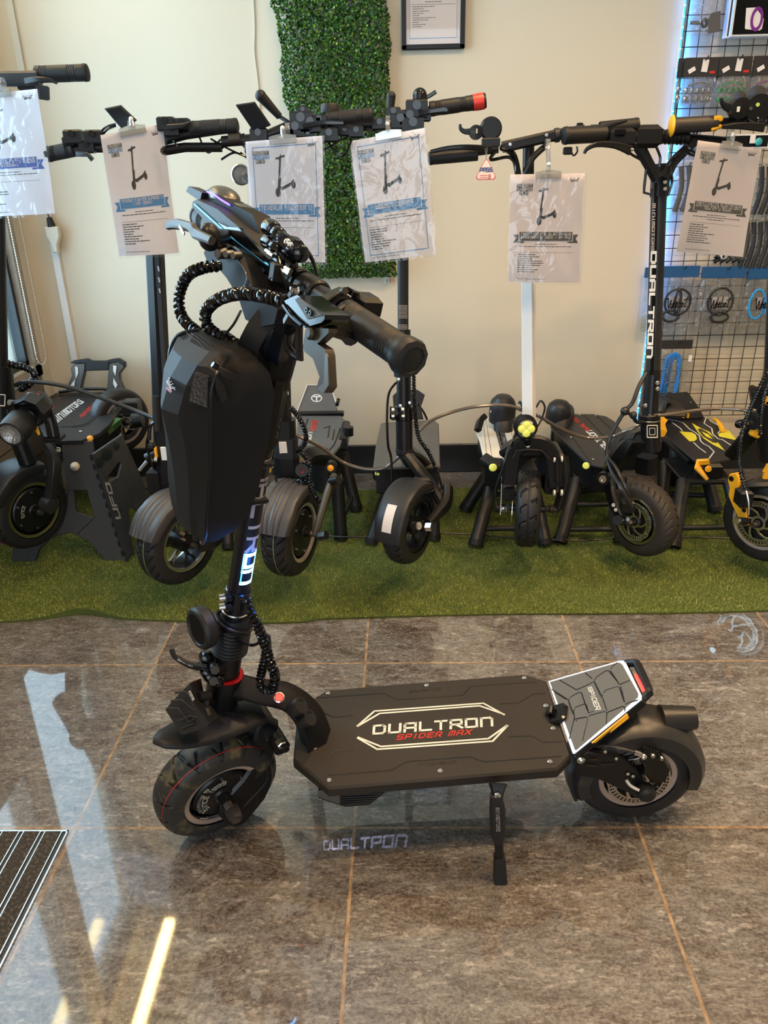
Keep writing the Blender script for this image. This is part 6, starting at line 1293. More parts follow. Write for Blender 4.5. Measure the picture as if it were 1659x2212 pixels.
# ---- scooter 4
def s4():
    C = PD(884, 1132, 2.45); n = V((.87, -.49, 0)).normalized(); t = thing('electric_scooter', 'slim black scooter with white reflector strip on its front fender and a red-ended grip', 'scooter', (C.x, C.y+.3, 0), BG)
    wheel(t, 'front_wheel', C, n, .127, .072, .086, 'line', 'spoked', m_rub, None, None, disc=False, spin=.1, rimc=m_blk)
    one(t, 'axle_hardware', lambda f: (f.cyl(m_sil, PD(893, 1136, 2.36), PD(905, 1136, 2.34), .012), f.cyl(m_bolt, PD(922, 1138, 2.32), PD(934, 1138, 2.31), .014, n=6)))
    ff = arcfender(t, C, n, .133, .098, -2, 120, m_plas, 0, fwd=(-.49, -.87, 0))
    up = V((0, 0, 1)); fw = V((-.49, -.87, 0)).normalized(); f = MB()
    N = 8
    for i in range(N):
        a, b = radians(12+34*i/N), radians(12+34*(i+1)/N)
        P = [C+(fw*cos(x)+up*sin(x))*.1462+n*z for x, z in ((a, -.016), (a, .016), (b, .016), (b, -.016))]; f.quad(mat('reflector_tape', (.62, .55, .50), .35) if i == 0 else f.mats[0], *P)
    f.build('reflector_strip', ff, 'pale reflector strip')
    Y = 2.36
    one(t, 'stem', lambda f: (f.cyl(m_blk, PY(873, 905, Y), PY(871, 712, Y+.05), .0225, .0225, 28), f.cyl(m_blk2, PY(871, 815, Y+.04), PY(870, 290, Y+.10), .0165, .0165, 24), f.cyl(m_plas, PY(870, 812, Y+.03), PY(870, 806, Y+.03), .028)))
    one(t, 'stem_label', lambda f: [f.ribbon(m_prt, [PY(861, y, Y+.034), PY(880, y, Y+.034)], .0012, .0012, (0, -1, 0), .1) for y in list(range(660, 688, 3))+list(range(702, 740, 3))])
    one(t, 'folding_clamp', lambda f: (f.cyl(m_gls, PY(873, 905, Y), PY(873, 878, Y+.004), .028), [f.cyl(m_sil, PY(x, y, Y-.03), PY(x+6, y, Y-.03), .007) for x, y in ((846, 885), (846, 899), (867, 884), (868, 899))], f.cyl(m_blk, PY(842, 892, Y), PY(860, 892, Y), .02)))
    one(t, 'head_tube', lambda f: (f.cyl(m_blk, PY(874, 982, Y-.01), PY(873, 906, Y), .0265), f.cyl(m_plas, PY(874, 976, Y-.01), PY(874, 968, Y-.01), .0285))); one(t, 'stem_screw', lambda f: [bolt(f, PY(x, y, Y-.022), (0, -1, 0), .005) for x, y in ((861, 819), (885, 870), (865, 876))])
    one(t, 'fork_arm', lambda f: (f.ribbon(m_blk, [PY(880, 985, Y-.03), PY(905, 1015, 2.3), PY(940, 1060, 2.27), PY(952, 1085, 2.25)], [.045, .045, .034, .03], .03, n, .3, sub=3), f.ribbon(m_blk, [PY(968, 1050, 2.28), PY(965, 1085, 2.24), PY(945, 1110, 2.20), PY(925, 1128, 2.17)], [.045, .05, .04, .022], .024, n, .3, sub=3), f.ribbon(m_blk, [PY(950, 1075, 2.26), PY(970, 1052, 2.28)], .03, .02, n, .3)))
    coilspring(t, PY(918, 1040, 2.27), PY(926, 1066, 2.25), .02, 4, .0035); one(t, 'reservoir', lambda f: f.box(m_blk, PY(912, 1040, 2.27), (.05, .03, .03), None, .006))
    one(t, 'neck_beam', lambda f: f.ribbon(m_blk, [PY(876, 978, Y), PY(886, 985, Y+.10), PY(900, 1000, Y+.2)], [.06, .08, .10], .05, (0, 0, 1), .4, sub=3))
    o, F = bgdeck(t, [(822, 916), (826, 913), (938, 906), (948, 915), (950, 985), (951, 1006), (806, 1009), (812, 960)], .335, .012, mat('speckled_deck', (.10, .092, .08), .8, bump=(700, .6, .0008)), body=.10)
    ey = F(880, 908).y
    one(t, 'footrest', lambda f: ptplate(f, m_plas, [(848, 855), (862, 842), (902, 842), (918, 853), (909, 880), (915, 906), (845, 908), (850, 880)], (0, ey+.005, .36), (0, 1, -.3), .012, .003))
    one(t, 'side_light', lambda f: (f.lathe(m_yled, [(.010, 0), (.007, .005), (0, .006)], PY(816, 1023, 2.55), (0, -1, 0), 14, False), f.ribbon(m_blk, [PY(812, 1010, 2.57), PY(815, 1030, 2.57), PY(826, 1040, 2.57)], .03, .02, (0, -1, 0), .3)))
    one(t, 'rear_wheel', lambda f: tire(f, m_rub, PY(883, 975, 3.08), (1, 0, 0), .12, .075, .08, 'plain', 100, 16))
    cables(t, [[(856, 826, Y), (840, 850, Y-.02), (836, 900, Y-.04), (838, 960, Y-.05), (845, 990, Y-.05), (846, 1040, Y-.08)], [(893, 800, Y), (895, 870, Y-.02), (902, 940, Y-.02), (925, 980, Y-.03), (945, 1020, Y-.05), (956, 1060, Y-.08)], [(905, 875, Y+.05), (915, 890, Y+.1), (922, 905, Y+.15)]], .004, m_gls)
    f = MB(); spiral(f, m_gls, [PY(*p) for p in ((893, 785, Y-.01), (895, 860, Y-.02), (903, 940, Y-.02), (925, 975, Y-.03), (945, 1020, Y-.05))], .006, .009, .0024); f.build('spiral_hose', t)
    Y = 2.36; one(t, 'handlebar', lambda f: f.tube(m_blk, [PY(690, 272, Y), PY(800, 268, Y), PY(860, 262, Y), PY(930, 240, Y), PY(1030, 224, Y)], .0135, 14)); g = grip(t, PY(928, 236, Y), PY(1022, 222, Y), .019, m_blk2)
    one(g, 'red_grip_end', lambda f: (f.lathe(m_red, [(.020, 0), (.021, .014), (.0205, .028)], PY(1022, 222, Y), PY(1042, 218.5, Y)-PY(1022, 222, Y), 24, False), f.lathe(m_blk, [(.0205, .027), (.018, .034), (0, .035)], PY(1022, 222, Y), PY(1042, 218.5, Y)-PY(1022, 222, Y), 24, False)), 'red grip end')
    for x, y, s in ((900, 236, .045), (885, 255, .04), (865, 262, .04), (892, 272, .045), (820, 268, .03), (770, 285, .03), (745, 282, .028), (915, 250, .03), (850, 245, .03)): control(t, x, y, Y-.02, s)
    one(t, 'brake_lever', lambda f: f.ribbon(m_gls, [PY(905, 245, Y-.04), PY(935, 240, Y-.05), PY(962, 236, Y-.05), (PY(966, 240, Y-.05))], [.016, .012, .014, .012], .008, (0, -1, 0), .3)); one(t, 'bell', lambda f: (f.sph(m_gls, PY(907, 206, Y-.01), .019), f.lathe(m_blk, [(.019, 0), (.019, .012)], PY(907, 214, Y-.01), (0, 0, 1), 20), f.ribbon(m_gls, [PY(918, 212, Y-.01), PY(930, 206, Y-.01), PY(942, 198, Y-.01)], .010, .008, (0, -1, 0), .3)))
    one(t, 'mirror_arm', lambda f: (f.cyl(m_blk2, PY(845, 208, Y), PY(842, 250, Y), .012, .010, 16), f.sph(m_blk2, PY(845, 208, Y), .0125)))
    cables(t, [[(860, 270, Y), (830, 290, Y-.03), (790, 280, Y-.02), (740, 300, Y)], [(890, 280, Y), (860, 300, Y), (800, 300, Y-.02), (760, 310, Y)]], .003, m_gls)
s4()
# ---- scooter 5 (white stem)
def s5():
    C = PD(1140, 1098, 2.55); n = V((.985, -.15, 0)).normalized(); t = thing('electric_scooter', 'scooter with white stem, white deck with black stripes and a four-lens yellow lamp', 'scooter', (C.x, C.y+.3, 0), BG)
    wheel(t, 'front_wheel', C, n, .128, .078, .084, 'hook', 'motor', m_rub, disc=False, letters=[('MOTORE', .045, .056, radians(60), radians(-20), m_offw)], rimc=m_blk)
    one(t, 'brake_disc', lambda f: rotor(f, m_sil, C, -n, .05, .06)); one(t, 'brake_caliper', lambda f: (f.box(m_blk, PY(1098, 1062, 2.33), (.035, .05, .05), None, .006), f.cyl(m_bolt, PY(1084, 1101, 2.31), PY(1092, 1101, 2.3), .009), f.cyl(m_blk, PY(1070, 1096, 2.33), PY(1090, 1098, 2.33), .014), f.tube(m_sil, [PY(1084, 1030, 2.31), PY(1083, 1070, 2.31), PY(1081, 1112, 2.3)], .0025, 6)))
    one(t, 'axle_nut', lambda f: (f.cyl(m_sil, PY(1180, 1100, 2.32), PY(1190, 1100, 2.31), .013), f.cyl(m_bronze, PY(1190, 1099, 2.31), PY(1207, 1099, 2.3), .014, n=8)))
    Y = 2.30; L = [(1100, 1045), (1104, 1010), (1110, 978), (1124, 962), (1150, 957), (1174, 961), (1190, 980), (1196, 1010), (1200, 1050)]
    one(t, 'fork_arch', lambda f: (f.ribbon(m_blk, [PY(x, y, Y) for x, y in L], .05, .022, V((0, -1, 0)), .3, sub=2), f.ribbon(m_plas, [PY(x, y, Y-.026) for x, y in ((1108, 990), (1116, 973), (1143, 971), (1170, 973), (1188, 992))], .004, .004, (0, -1, 0), .2), f.box(m_blk, PY(1142, 970, Y+.05), (.10, .08, .03), None, .008)))
    one(t, 'arch_screw', lambda f: bolt(f, PY(1140, 963, Y-.012), (0, -1, .2), .007, .004))
    for x in (1205,): one(t, 'damper', lambda f: (f.cyl(m_gls, PY(x, 992, Y), PY(x, 1038, Y), .017), f.cyl(m_bronze, PY(x, 1038, Y), PY(x-2, 1062, Y), .006), [f.cyl(m_offw, PY(x+d, yy, Y-.005), PY(x+d+4, yy, Y-.005), .010) for yy in (992, 1064) for d in (-10, 6)]))
    one(t, 'swing_arm', lambda f: (f.ribbon(m_blk, [PY(1218, 985, 2.36), PY(1222, 1040, 2.33), PY(1204, 1100, 2.30)], .03, .03, (0, -1, 0), .4), f.box(m_blk, PY(1190, 1010, 2.42), (.06, .14, .14), None, .01)))
    Yl = 2.27; c = PY(1137, 926, Yl)
    f = MB(); f.lathe(m_blk, [(.026, .04), (.030, .02), (.031, -.004), (.028, -.006)], c, (0, 1, 0), 28, False); [f.lathe(m_blk, [(.031, k*.008+.004), (.036, k*.008+.006), (.031, k*.008+.008)], c, (0, 1, 0), 24, False) for k in range(4)]; hl = f.build('headlamp', t, 'round headlamp with four yellow lenses')
    f = MB(); [f.lathe(m_yled, [(.0125, -.006), (.0125, -.002), (.004, -.0075), (0, -.008)][:2]+[(0, -.002)], c+V((dx, -.004, dz)), (0, -1, 0), 18, False) for dx, dz in ((.0135, 0), (-.0135, 0), (0, .0135), (0, -.0135))]; [f.sph(m_yled, c+V((dx, -.004, dz)), .0125, (1, .3, 1)) for dx, dz in ((.0135, 0), (-.0135, 0), (0, .0135), (0, -.0135))]; f.build('yellow_lens', hl)
    one(hl, 'lamp_bracket', lambda f: (f.cyl(m_gls, PY(1137, 945, Yl), PY(1140, 958, Yl+.02), .010)))
    # white square stem turned a little, black upper part
    a, b = PY(1143, 955, 2.40), PY(1141, 378, 2.48); ax = (b-a).normalized(); x = (V((cos(radians(28)), -sin(radians(28)), 0))); F = frame(ax, x); h = .0175
    f = MB(); f.loft(m_white, [[p+F @ V((sx*h, sy*h, 0)) for sx, sy in ((-1, -.9), (-.9, -1), (.9, -1), (1, -.9), (1, .9), (.9, 1), (-.9, 1), (-1, .9))] for p in (a, b)]); f.build('white_stem', t, 'white square stem', 20)
    one(t, 'stem_top', lambda f: f.cyl(m_blk, PY(1141, 384, 2.475), PY(1142, 308, 2.49), .0165))
    Y = 2.46; one(t, 'stem_brace', lambda f: (f.tube(m_blk, [PY(1082, 316, Y), PY(1105, 330, Y-.01), PY(1114, 350, Y-.01), PY(1120, 382, Y)], .009, 8, sub=4), f.tube(m_blk, [PY(1182, 312, Y), PY(1152, 340, Y-.01), PY(1134, 372, Y-.01)], .009, 8, sub=4)))
    one(t, 'handlebar', lambda f: (f.ribbon(m_blk, [PY(1085, 318, Y-.02), PY(1210, 290, Y-.02), PY(1262, 282, Y-.02)], .03, .02, (0, -1, 0), .3), f.cyl(m_blk, PY(1076, 320, Y-.02), PY(975, 333, Y-.02), .0135), f.lathe(m_plas, [(.019, 0), (.019, .012)], PY(1198, 293, Y-.02), PY(1262, 282, Y)-PY(1198, 293, Y), 20)))
    one(t, 'bar_screw', lambda f: (bolt(f, PY(1102, 312, Y-.032), (0, -1, 0), .005), bolt(f, PY(1181, 292, Y-.032), (0, -1, 0), .005)))
    grip(t, PY(1032, 333, Y-.03), PY(931, 342, Y-.03), .0175, ribs=False); grip(t, PY(1295, 278, Y), PY(1374, 270, Y), .0185, ribs=False)
    one(t, 'brake_lever', lambda f: f.ribbon(m_blk, [PY(1062, 322, Y-.05), PY(1010, 318, Y-.07), PY(968, 320, Y-.07), PY(930, 328, Y-.07)], [.018, .014, .012, .010], .010, (0, -1, 0), .3, sub=3)); one(t, 'brake_lever', lambda f: f.ribbon(m_blk, [PY(1276, 276, Y-.03), PY(1310, 272, Y-.04), PY(1354, 261, Y-.04)], [.016, .012, .006], .008, (0, -1, 0), .3, sub=3))
    one(t, 'control_block', lambda f: (f.lathe(m_blk, [(0, -.012), (.026, -.012), (.031, -.006), (.031, .008), (.026, .014), (0, .014)], PY(1060, 278, Y-.02), (0, 1, 0), 26, False), f.lathe(m_blk, [(0, -.014), (.018, -.012), (.020, 0), (.018, .01), (0, .01)], PY(1028, 286, Y-.03), (0, 1, 0), 22, False), f.cyl(m_bronze, PY(1023, 285, Y-.045), PY(1023, 285, Y-.043), .004), f.box(m_offw, PY(1030, 283, Y-.045), (.004, .002, .012)), f.ribbon(m_blk, [PY(1018, 284, Y-.03), PY(1004, 284, Y-.03), PY(995, 278, Y-.03), PY(994, 268, Y-.03)], [.018, .014, .010, .006], .008, (0, -1, 0), .3, sub=3), f.box(m_blk, PY(1060, 308, Y-.02), (.05, .03, .03), None, .006)))
    one(t, 'bell', lambda f: f.box(m_blk, PY(1252, 272, Y), (.016, .016, .016), None, .002))
    cables(t, [[(1072, 325, Y-.03), (1060, 345, Y-.02), (1100, 340, Y-.02), (1118, 362, Y-.01)], [(1082, 322, Y-.03), (1110, 335, Y-.02), (1116, 372, Y-.01)]], .005, m_gls)
    o, F = bgdeck(t, [(1053, 899), (1150, 899), (1166, 915), (1160, 935), (1100, 985), (1084, 1001), (1064, 994), (1045, 991), (1036, 950), (1029, 934), (1038, 910)], .325, .012, mat('white_deck', (.62, .58, .50), .6), body=.10, label='white deck')
    one(o, 'black_stripe', lambda f: [f.poly(m_gryp, [F(*p) for p in L]) for L in ([(1061, 901), (1081, 901), (1100, 968), (1084, 985), (1078, 960)], [(1105, 901), (1121, 901), (1130, 935), (1116, 952)])], 'black stripes')
    one(o, 'outlined_lettering', lambda f: text(f, m_white, 'EED', qf(F, (1098, 960), (1092, 932), (1086, 966), (1078, 932)), 1, 1, .7), 'white outlined letters')
    one(o, 'panel_joint', lambda f: [f.tube(m_gryp, [F(*p), F(*q)], .0007, 4) for p, q in (((1043, 903), (1052, 992)), ((1048, 902), (1064, 994)), ((1098, 901), (1110, 960)))])
    one(t, 'rear_fender', lambda f: (f.lathe(m_plas, [(.052, -.03), (.052, .035), (.045, .056), (.030, .072), (0, .078)], PY(1085, 893, 2.98), (0, -.15, 1), 28, False), f.cyl(m_bolt, PY(1059, 889, 2.92), PY(1061, 889, 2.92), .004)))
    one(t, 'side_lever', lambda f: f.ribbon(m_blk, [PY(1032, 930, 2.86), PY(1038, 908, 2.9), PY(1048, 900, 2.92)], .03, .03, (0, 0, 1), .5, sub=3))
    one(t, 'front_light', lambda f: (f.ribbon(m_blk, [PY(1046, 993, 2.60), PY(1062, 1003, 2.57), PY(1084, 1006, 2.56)], .05, .05, (0, -1, 0), .4), f.lathe(m_yled, [(.014, 0), (.010, .006), (0, .007)], PY(1065, 1010, 2.53), (0, -1, .2), 16, False)))
    one(t, 'neck_beam', lambda f: f.ribbon(m_blk, [PY(1142, 965, 2.38), PY(1140, 955, 2.5), PY(1105, 975, 2.6)], [.07, .09, .10], .06, (0, 0, 1), .4, sub=3))
    one(t, 'rear_wheel', lambda f: tire(f, m_rub, PY(1085, 940, 3.02), (1, -.1, 0), .125, .075, .07, 'plain', 100, 16))
    cables(t, [[(1120, 915, 2.36), (1108, 950, 2.3), (1092, 990, 2.27), (1084, 1015, 2.27), (1070, 1060, 2.28), (1078, 1092, 2.30)], [(1112, 920, 2.36), (1114, 905, 2.38), (1128, 895, 2.38)], [(1120, 872, 2.42), (1124, 868, 2.42), (1129, 884, 2.42)], [(1158, 880, 2.42), (1168, 866, 2.42), (1177, 880, 2.42), (1170, 905, 2.42), (1162, 920, 2.38)], [(1128, 920, 2.33), (1102, 960, 2.28), (1086, 1005, 2.27)]], .0032, m_cabk)
s5()
f = MB(); c = PY(1050, 368, 2.36); r = .028
pts = [(0, .030), (.007, .022), (.027, -.016), (.024, -.024), (-.024, -.024), (-.027, -.016), (-.007, .022)]
M = fr4(c, (1, 0, 0), (0, 0, 1)); f.prism(m_red, pts, 0, .0012, M); f.prism(m_papw, [(x*.91, y*.91) for x, y in pts], .0011, .0016, M); F_ = lambda o: (lambda s, q: c+V((-.017+.034*s, -o, -.022+.04*q)))
text(f, m_dblu, 'PASS', lambda s, q: c+V((-.0165+.033*s, -.0022, -.003+.009*q)), 1, 1, 1.2); words(f, m_red, lambda s, q: c+V((-.02+.04*s, -.002, -.022+.03*q)), .05, .6, .28, .06, 3); words(f, m_red, lambda s, q: c+V((-.02+.04*s, -.002, -.022+.03*q)), .05, .6, .10, .06, 4); text(f, m_red, '3', lambda s, q: c+V((.006+.006*s, -.0022, -.02+.008*q)), 1, 1, 1)
for dx in (-.003, .003): f.tube(m_clear, [c+V((0, 0, .029)), PY(1050, 318, 2.40)+V((dx, 0, 0))], .0008, 5)
tag(f.build('hang_tag'), 'small red edged triangular PASS tag hanging from the bar of the white stemmed scooter', 'tag')
# ---- scooter 6
def s6():
    C = PD(1388, 1120, 2.6); n = V((-.82, -.57, 0)).normalized(); t = thing('electric_scooter', 'black scooter with white stem lettering and dark deck, left of the yellow one', 'scooter', (C.x-.05, C.y+.3, 0), BG)
    wheel(t, 'front_wheel', C, n, .128, .078, .083, 'line', 'motor', mat('brown_tyre', (.028, .023, .019), .65), disc=True, rimc=mat('dull_rim', (.45, .45, .36), .25, metal=1))
    Y = 2.42
    one(t, 'head_tube', lambda f: (f.cyl(m_blk, PY(1407, 972, Y), PY(1404, 895, Y), .031, .031, 30), f.cyl(m_blk, PY(1402, 912, Y), PY(1402, 892, Y), .034, .034, 30, .003), f.lathe(m_sil, [(.0345, -.002), (.0355, 0), (.0345, .002)], PY(1403, 905, Y), (0, 0, 1), 40, False)))
    one(t, 'square_badge', lambda f: [f.tube(m_offw, [PY(a, b, Y-.034), PY(c_, d, Y-.034)], w, 5) for k, w in ((1, .0018), (.55, .001)) for a, b, c_, d in ((1409-11*k, 932-13*k, 1409+11*k, 932-13*k), (1409+11*k, 932-13*k, 1409+11*k, 932+13*k), (1409+11*k, 932+13*k, 1409-11*k, 932+13*k), (1409-11*k, 932+13*k, 1409-11*k, 932-13*k))])
    one(t, 'stem', lambda f: (f.cyl(m_blk, PY(1404, 895, Y), PY(1410, 800, Y+.02), .0255, .0255, 30), f.cyl(m_plas, PY(1410, 822, Y+.018), PY(1424, 395, Y+.08), .0225, .0225, 30), f.ribbon(m_gls, [PY(1408, 810, Y-.006), PY(1417, 395, Y+.055)], .012, .004, (0, -1, 0), .1)))
    # lettering up the stem, read with the top of the letters to the left
    p0, p1 = PY(1397, 770, Y-.006), PY(1406, 545, Y+.026); q0, q1 = PY(1407, 770, Y-.010), PY(1416, 545, Y+.022)
    one(t, 'stem_lettering', lambda f: text(f, m_white, 'DUALTRON', quadfn(p1+V((0, -.006, 0)), p0+V((0, -.006, 0)), q1+V((0, -.006, 0)), q0+V((0, -.006, 0))), 1, 1, 1.2, 1.6), 'white stem lettering')
    p0, p1 = PY(1406, 545, Y+.028), PY(1409, 440, Y+.045); q0, q1 = PY(1411, 545, Y+.026), PY(1414, 440, Y+.043)
    one(t, 'stem_lettering', lambda f: text(f, m_prt, 'MINIMOTORS', quadfn(p1+V((0, -.006, 0)), p0+V((0, -.006, 0)), q1+V((0, -.006, 0)), q0+V((0, -.006, 0))), 1, 1, 1.0, 1.6))
    one(t, 'stem_bolt', lambda f: [bolt(f, PY(x, y, Y-.02), (.2, -1, 0), .007, .004) for x, y in ((1420, 827), (1420, 840), (1394, 876))])
    one(t, 'stem_head', lambda f: (f.ribbon(m_blk, [PY(1424, 425, Y+.07), PY(1428, 355, Y+.08)], .05, .05, (0, -1, 0), .3), [bolt(f, PY(1436, y, Y+.04), (.2, -1, 0), .006, .004) for y in (393, 408)]))
    Y = 2.46
    one(t, 'bar_arm', lambda f: f.ribbon(m_blk, [PY(1376, 306, Y), PY(1388, 330, Y), PY(1404, 360, Y), PY(1420, 386, Y)], [.04, .032, .03, .036], .024, (0, -1, 0), .4, sub=3)); one(t, 'bar_arm', lambda f: f.ribbon(m_blk, [PY(1500, 302, Y), PY(1480, 325, Y), PY(1455, 350, Y), PY(1436, 384, Y)], [.034, .026, .028, .036], .024, (0, -1, 0), .4, sub=3))
    one(t, 'cable_guide', lambda f: f.tube(m_blk, [PY(*p) for p in ((1396, 366, Y-.02), (1392, 400, Y-.02), (1391, 416, Y-.02), (1406, 420, Y-.02), (1408, 408, Y-.02))], .004, 6))
    one(t, 'handlebar', lambda f: (f.cyl(m_blk, PY(1300, 292, Y-.02), PY(1440, 296, Y), .0155), f.cyl(m_blk, PY(1440, 296, Y), PY(1575, 308, Y+.02), .014), f.lathe(m_blk, [(.017+.0035*(i % 2), .09*i/16) for i in range(17)], PY(1417, 295, Y), V((1, 0, -.05)), 20, False), f.box(m_blk, PY(1398, 295, Y), (.07, .05, .06), None, .012)))
    grip(t, PY(1308, 289, Y-.03), PY(1222, 293, Y-.05), .0225, ribs=False)
    one(t, 'brake_lever', lambda f: f.ribbon(m_blk, [PY(1362, 325, Y-.06), PY(1330, 314, Y-.08), PY(1290, 312, Y-.09), (PY(1268, 322, Y-.09)), PY(1262, 332, Y-.09)], [.026, .018, .014, .010, .007], .010, (0, -1, 0), .3, sub=3)); one(t, 'control_block', lambda f: (f.box(m_blk, PY(1342, 298, Y-.04), (.07, .04, .05), None, .01), f.box(m_gls, PY(1338, 286, Y-.06), (.03, .02, .02), None, .004), f.cyl(m_bolt, PY(1362, 322, Y-.07), PY(1368, 324, Y-.07), .004)))
    one(t, 'finger_loop', lambda f: (f.box(m_blk, PY(1226, 326, Y-.05), (.024, .014, .02), None, .003), f.tube(m_gls, [PY(*p) for p in ((1232, 320, Y-.05), (1238, 336, Y-.05), (1247, 328, Y-.05), (1246, 316, Y-.05))], .0025, 6, sub=4)))
    cables(t, [[(1418, 318, Y-.02), (1426, 340, Y-.03), (1424, 360, Y-.03)], [(1470, 300, Y), (1486, 318, Y-.03), (1512, 340, Y-.03), (1470, 330, Y-.03), (1445, 360, Y-.02)], [(1446, 360, Y-.02), (1452, 390, Y), (1444, 420, Y)], [(1350, 310, Y-.04), (1360, 330, Y-.05), (1385, 345, Y-.04)]], .0036, m_gls)
    Y = 2.40
    cables(t, [[(1396, 805, Y), (1380, 835, Y-.02), (1366, 870, Y-.04), (1350, 888, Y-.04), (1330, 920, Y-.04), (1316, 950, Y-.05), (1312, 985, Y-.06), (1330, 1010, Y-.12), (1350, 1050, Y-.16), (1362, 1085, Y-.16)], [(1350, 888, Y-.04), (1366, 898, Y-.04), (1376, 912, Y-.02), (1392, 910, Y)], [(1311, 985, Y-.06), (1320, 1015, Y-.1), (1345, 1060, Y-.18), (1366, 1095, Y-.18)]], .0062, m_cabk)
    one(t, 'cable_joint', lambda f: (f.sph(m_cabk, PY(1350, 888, Y-.04), .014), f.sph(m_cabk, PY(1368, 897, Y-.04), .012)))
    # neck: curved mudguard like frame
    one(t, 'neck_beam', lambda f: (f.ribbon(m_blk, [PY(1403, 960, 2.42), PY(1372, 955, 2.46), PY(1345, 975, 2.5), PY(1326, 1005, 2.56), PY(1318, 1040, 2.6)], [.05, .05, .055, .06, .06], [.07, .075, .08, .085, .09], (0, -1, 0.2), .5, sub=4), f.ribbon(m_plas, [PY(1386, 940, 2.46), PY(1352, 945, 2.52), PY(1325, 980, 2.58)], [.03, .035, .03], .08, (0, -1, .2), .5, sub=4)))
    one(t, 'bumper_block', lambda f: (f.ribbon(m_pow, [PY(1398, 985, 2.5), PY(1396, 1020, 2.5)], .07, .07, (0, -1, 0), .4)))
    one(t, 'fork_arm', lambda f: (f.ribbon(m_blk, [PY(1312, 1022, 2.40), PY(1318, 1055, 2.38), PY(1326, 1085, 2.34), PY(1340, 1115, 2.30), PY(1348, 1130, 2.29)], [.045, .045, .04, .034, .04], .022, n, .3, sub=3), f.lathe(m_gls, [(.022, 0), (.022, .012), (0, .012)], PY(1305, 1032, 2.38), (-.5, -.85, 0), 16, False), f.lathe(m_bolt, [(.014, .012), (.012, .018), (.006, .018), (0, .014)], PY(1305, 1032, 2.38), (-.5, -.85, 0), 8, False)))
    one(t, 'brake_caliper', lambda f: (f.box(m_blk, PY(1355, 1092, 2.27), (.04, .04, .04), None, .006), f.tube(m_sil, [PY(1356, 1072, 2.25), PY(1363, 1085, 2.25), PY(1365, 1096, 2.25)], .0035, 6, sub=3), [f.cyl(m_bolt, PY(x, y, 2.27), PY(x-2, y, 2.265), .006) for x, y in ((1327, 1091), (1332, 1101))]))
    one(t, 'axle_cap', lambda f: (f.cyl(m_blk, PY(1345, 1125, 2.29), PY(1334, 1124, 2.25), .016), f.cyl(m_bolt, PY(1358, 1122, 2.27), PY(1356, 1122, 2.26), .006)))
    o, F = bgdeck(t, [(1189, 917), (1199, 899), (1240, 894), (1280, 894), (1310, 899), (1328, 910), (1355, 941), (1352, 965), (1324, 1000), (1310, 1009), (1296, 1007), (1280, 1003), (1259, 991), (1192, 926)], .292, .012, m_plas, body=.10)
    one(o, 'white_lettering', lambda f: text(f, m_white, 'DUALTRON', qf(F, (1328, 977), (1278, 930), (1319, 982), (1266, 931)), 1, 1, 1.2), 'white lettering'); one(o, 'red_lettering', lambda f: text(f, m_red, 'DUALTRON', qf(F, (1276, 930), (1240, 899), (1267, 931), (1232, 899)), 1, 1, 1.2), 'red lettering')
    one(o, 'panel_joint', lambda f: [f.tube(m_blk, [F(*p), F(*q)], .0012, 4) for p, q in (((1205, 899), (1278, 1001)), ((1262, 896), (1322, 960)), ((1288, 896), (1345, 950)))])
    for x, y in ((1194, 905), (1220, 898), (1252, 897), (1287, 899), (1234, 945), (1281, 993), (1323, 996)): one(o, 'deck_screw', lambda f: bolt(f, F(x, y), (0, 0, 1), .005))
    one(t, 'latch_box', lambda f: f.box(m_gls, F(1227, 893), (.05, .03, .02), None, .004)); one(t, 'front_light', lambda f: f.lathe(m_yled, [(.013, 0), (.010, .005), (0, .006)], PY(1266, 1006, 2.66), (-.3, -1, .1), 16, False))
    one(t, 'rear_fender', lambda f: (f.lathe(m_plas, [(.052, -.03), (.052, .02), (.046, .044), (.03, .060), (0, .068)], PY(1206, 897, 3.12), (.1, -.1, 1), 28, False))); one(t, 'rear_wheel', lambda f: tire(f, m_rub, PY(1215, 935, 3.16), (.9, -.3, 0), .125, .075, .07, 'plain', 100, 16))
s6()
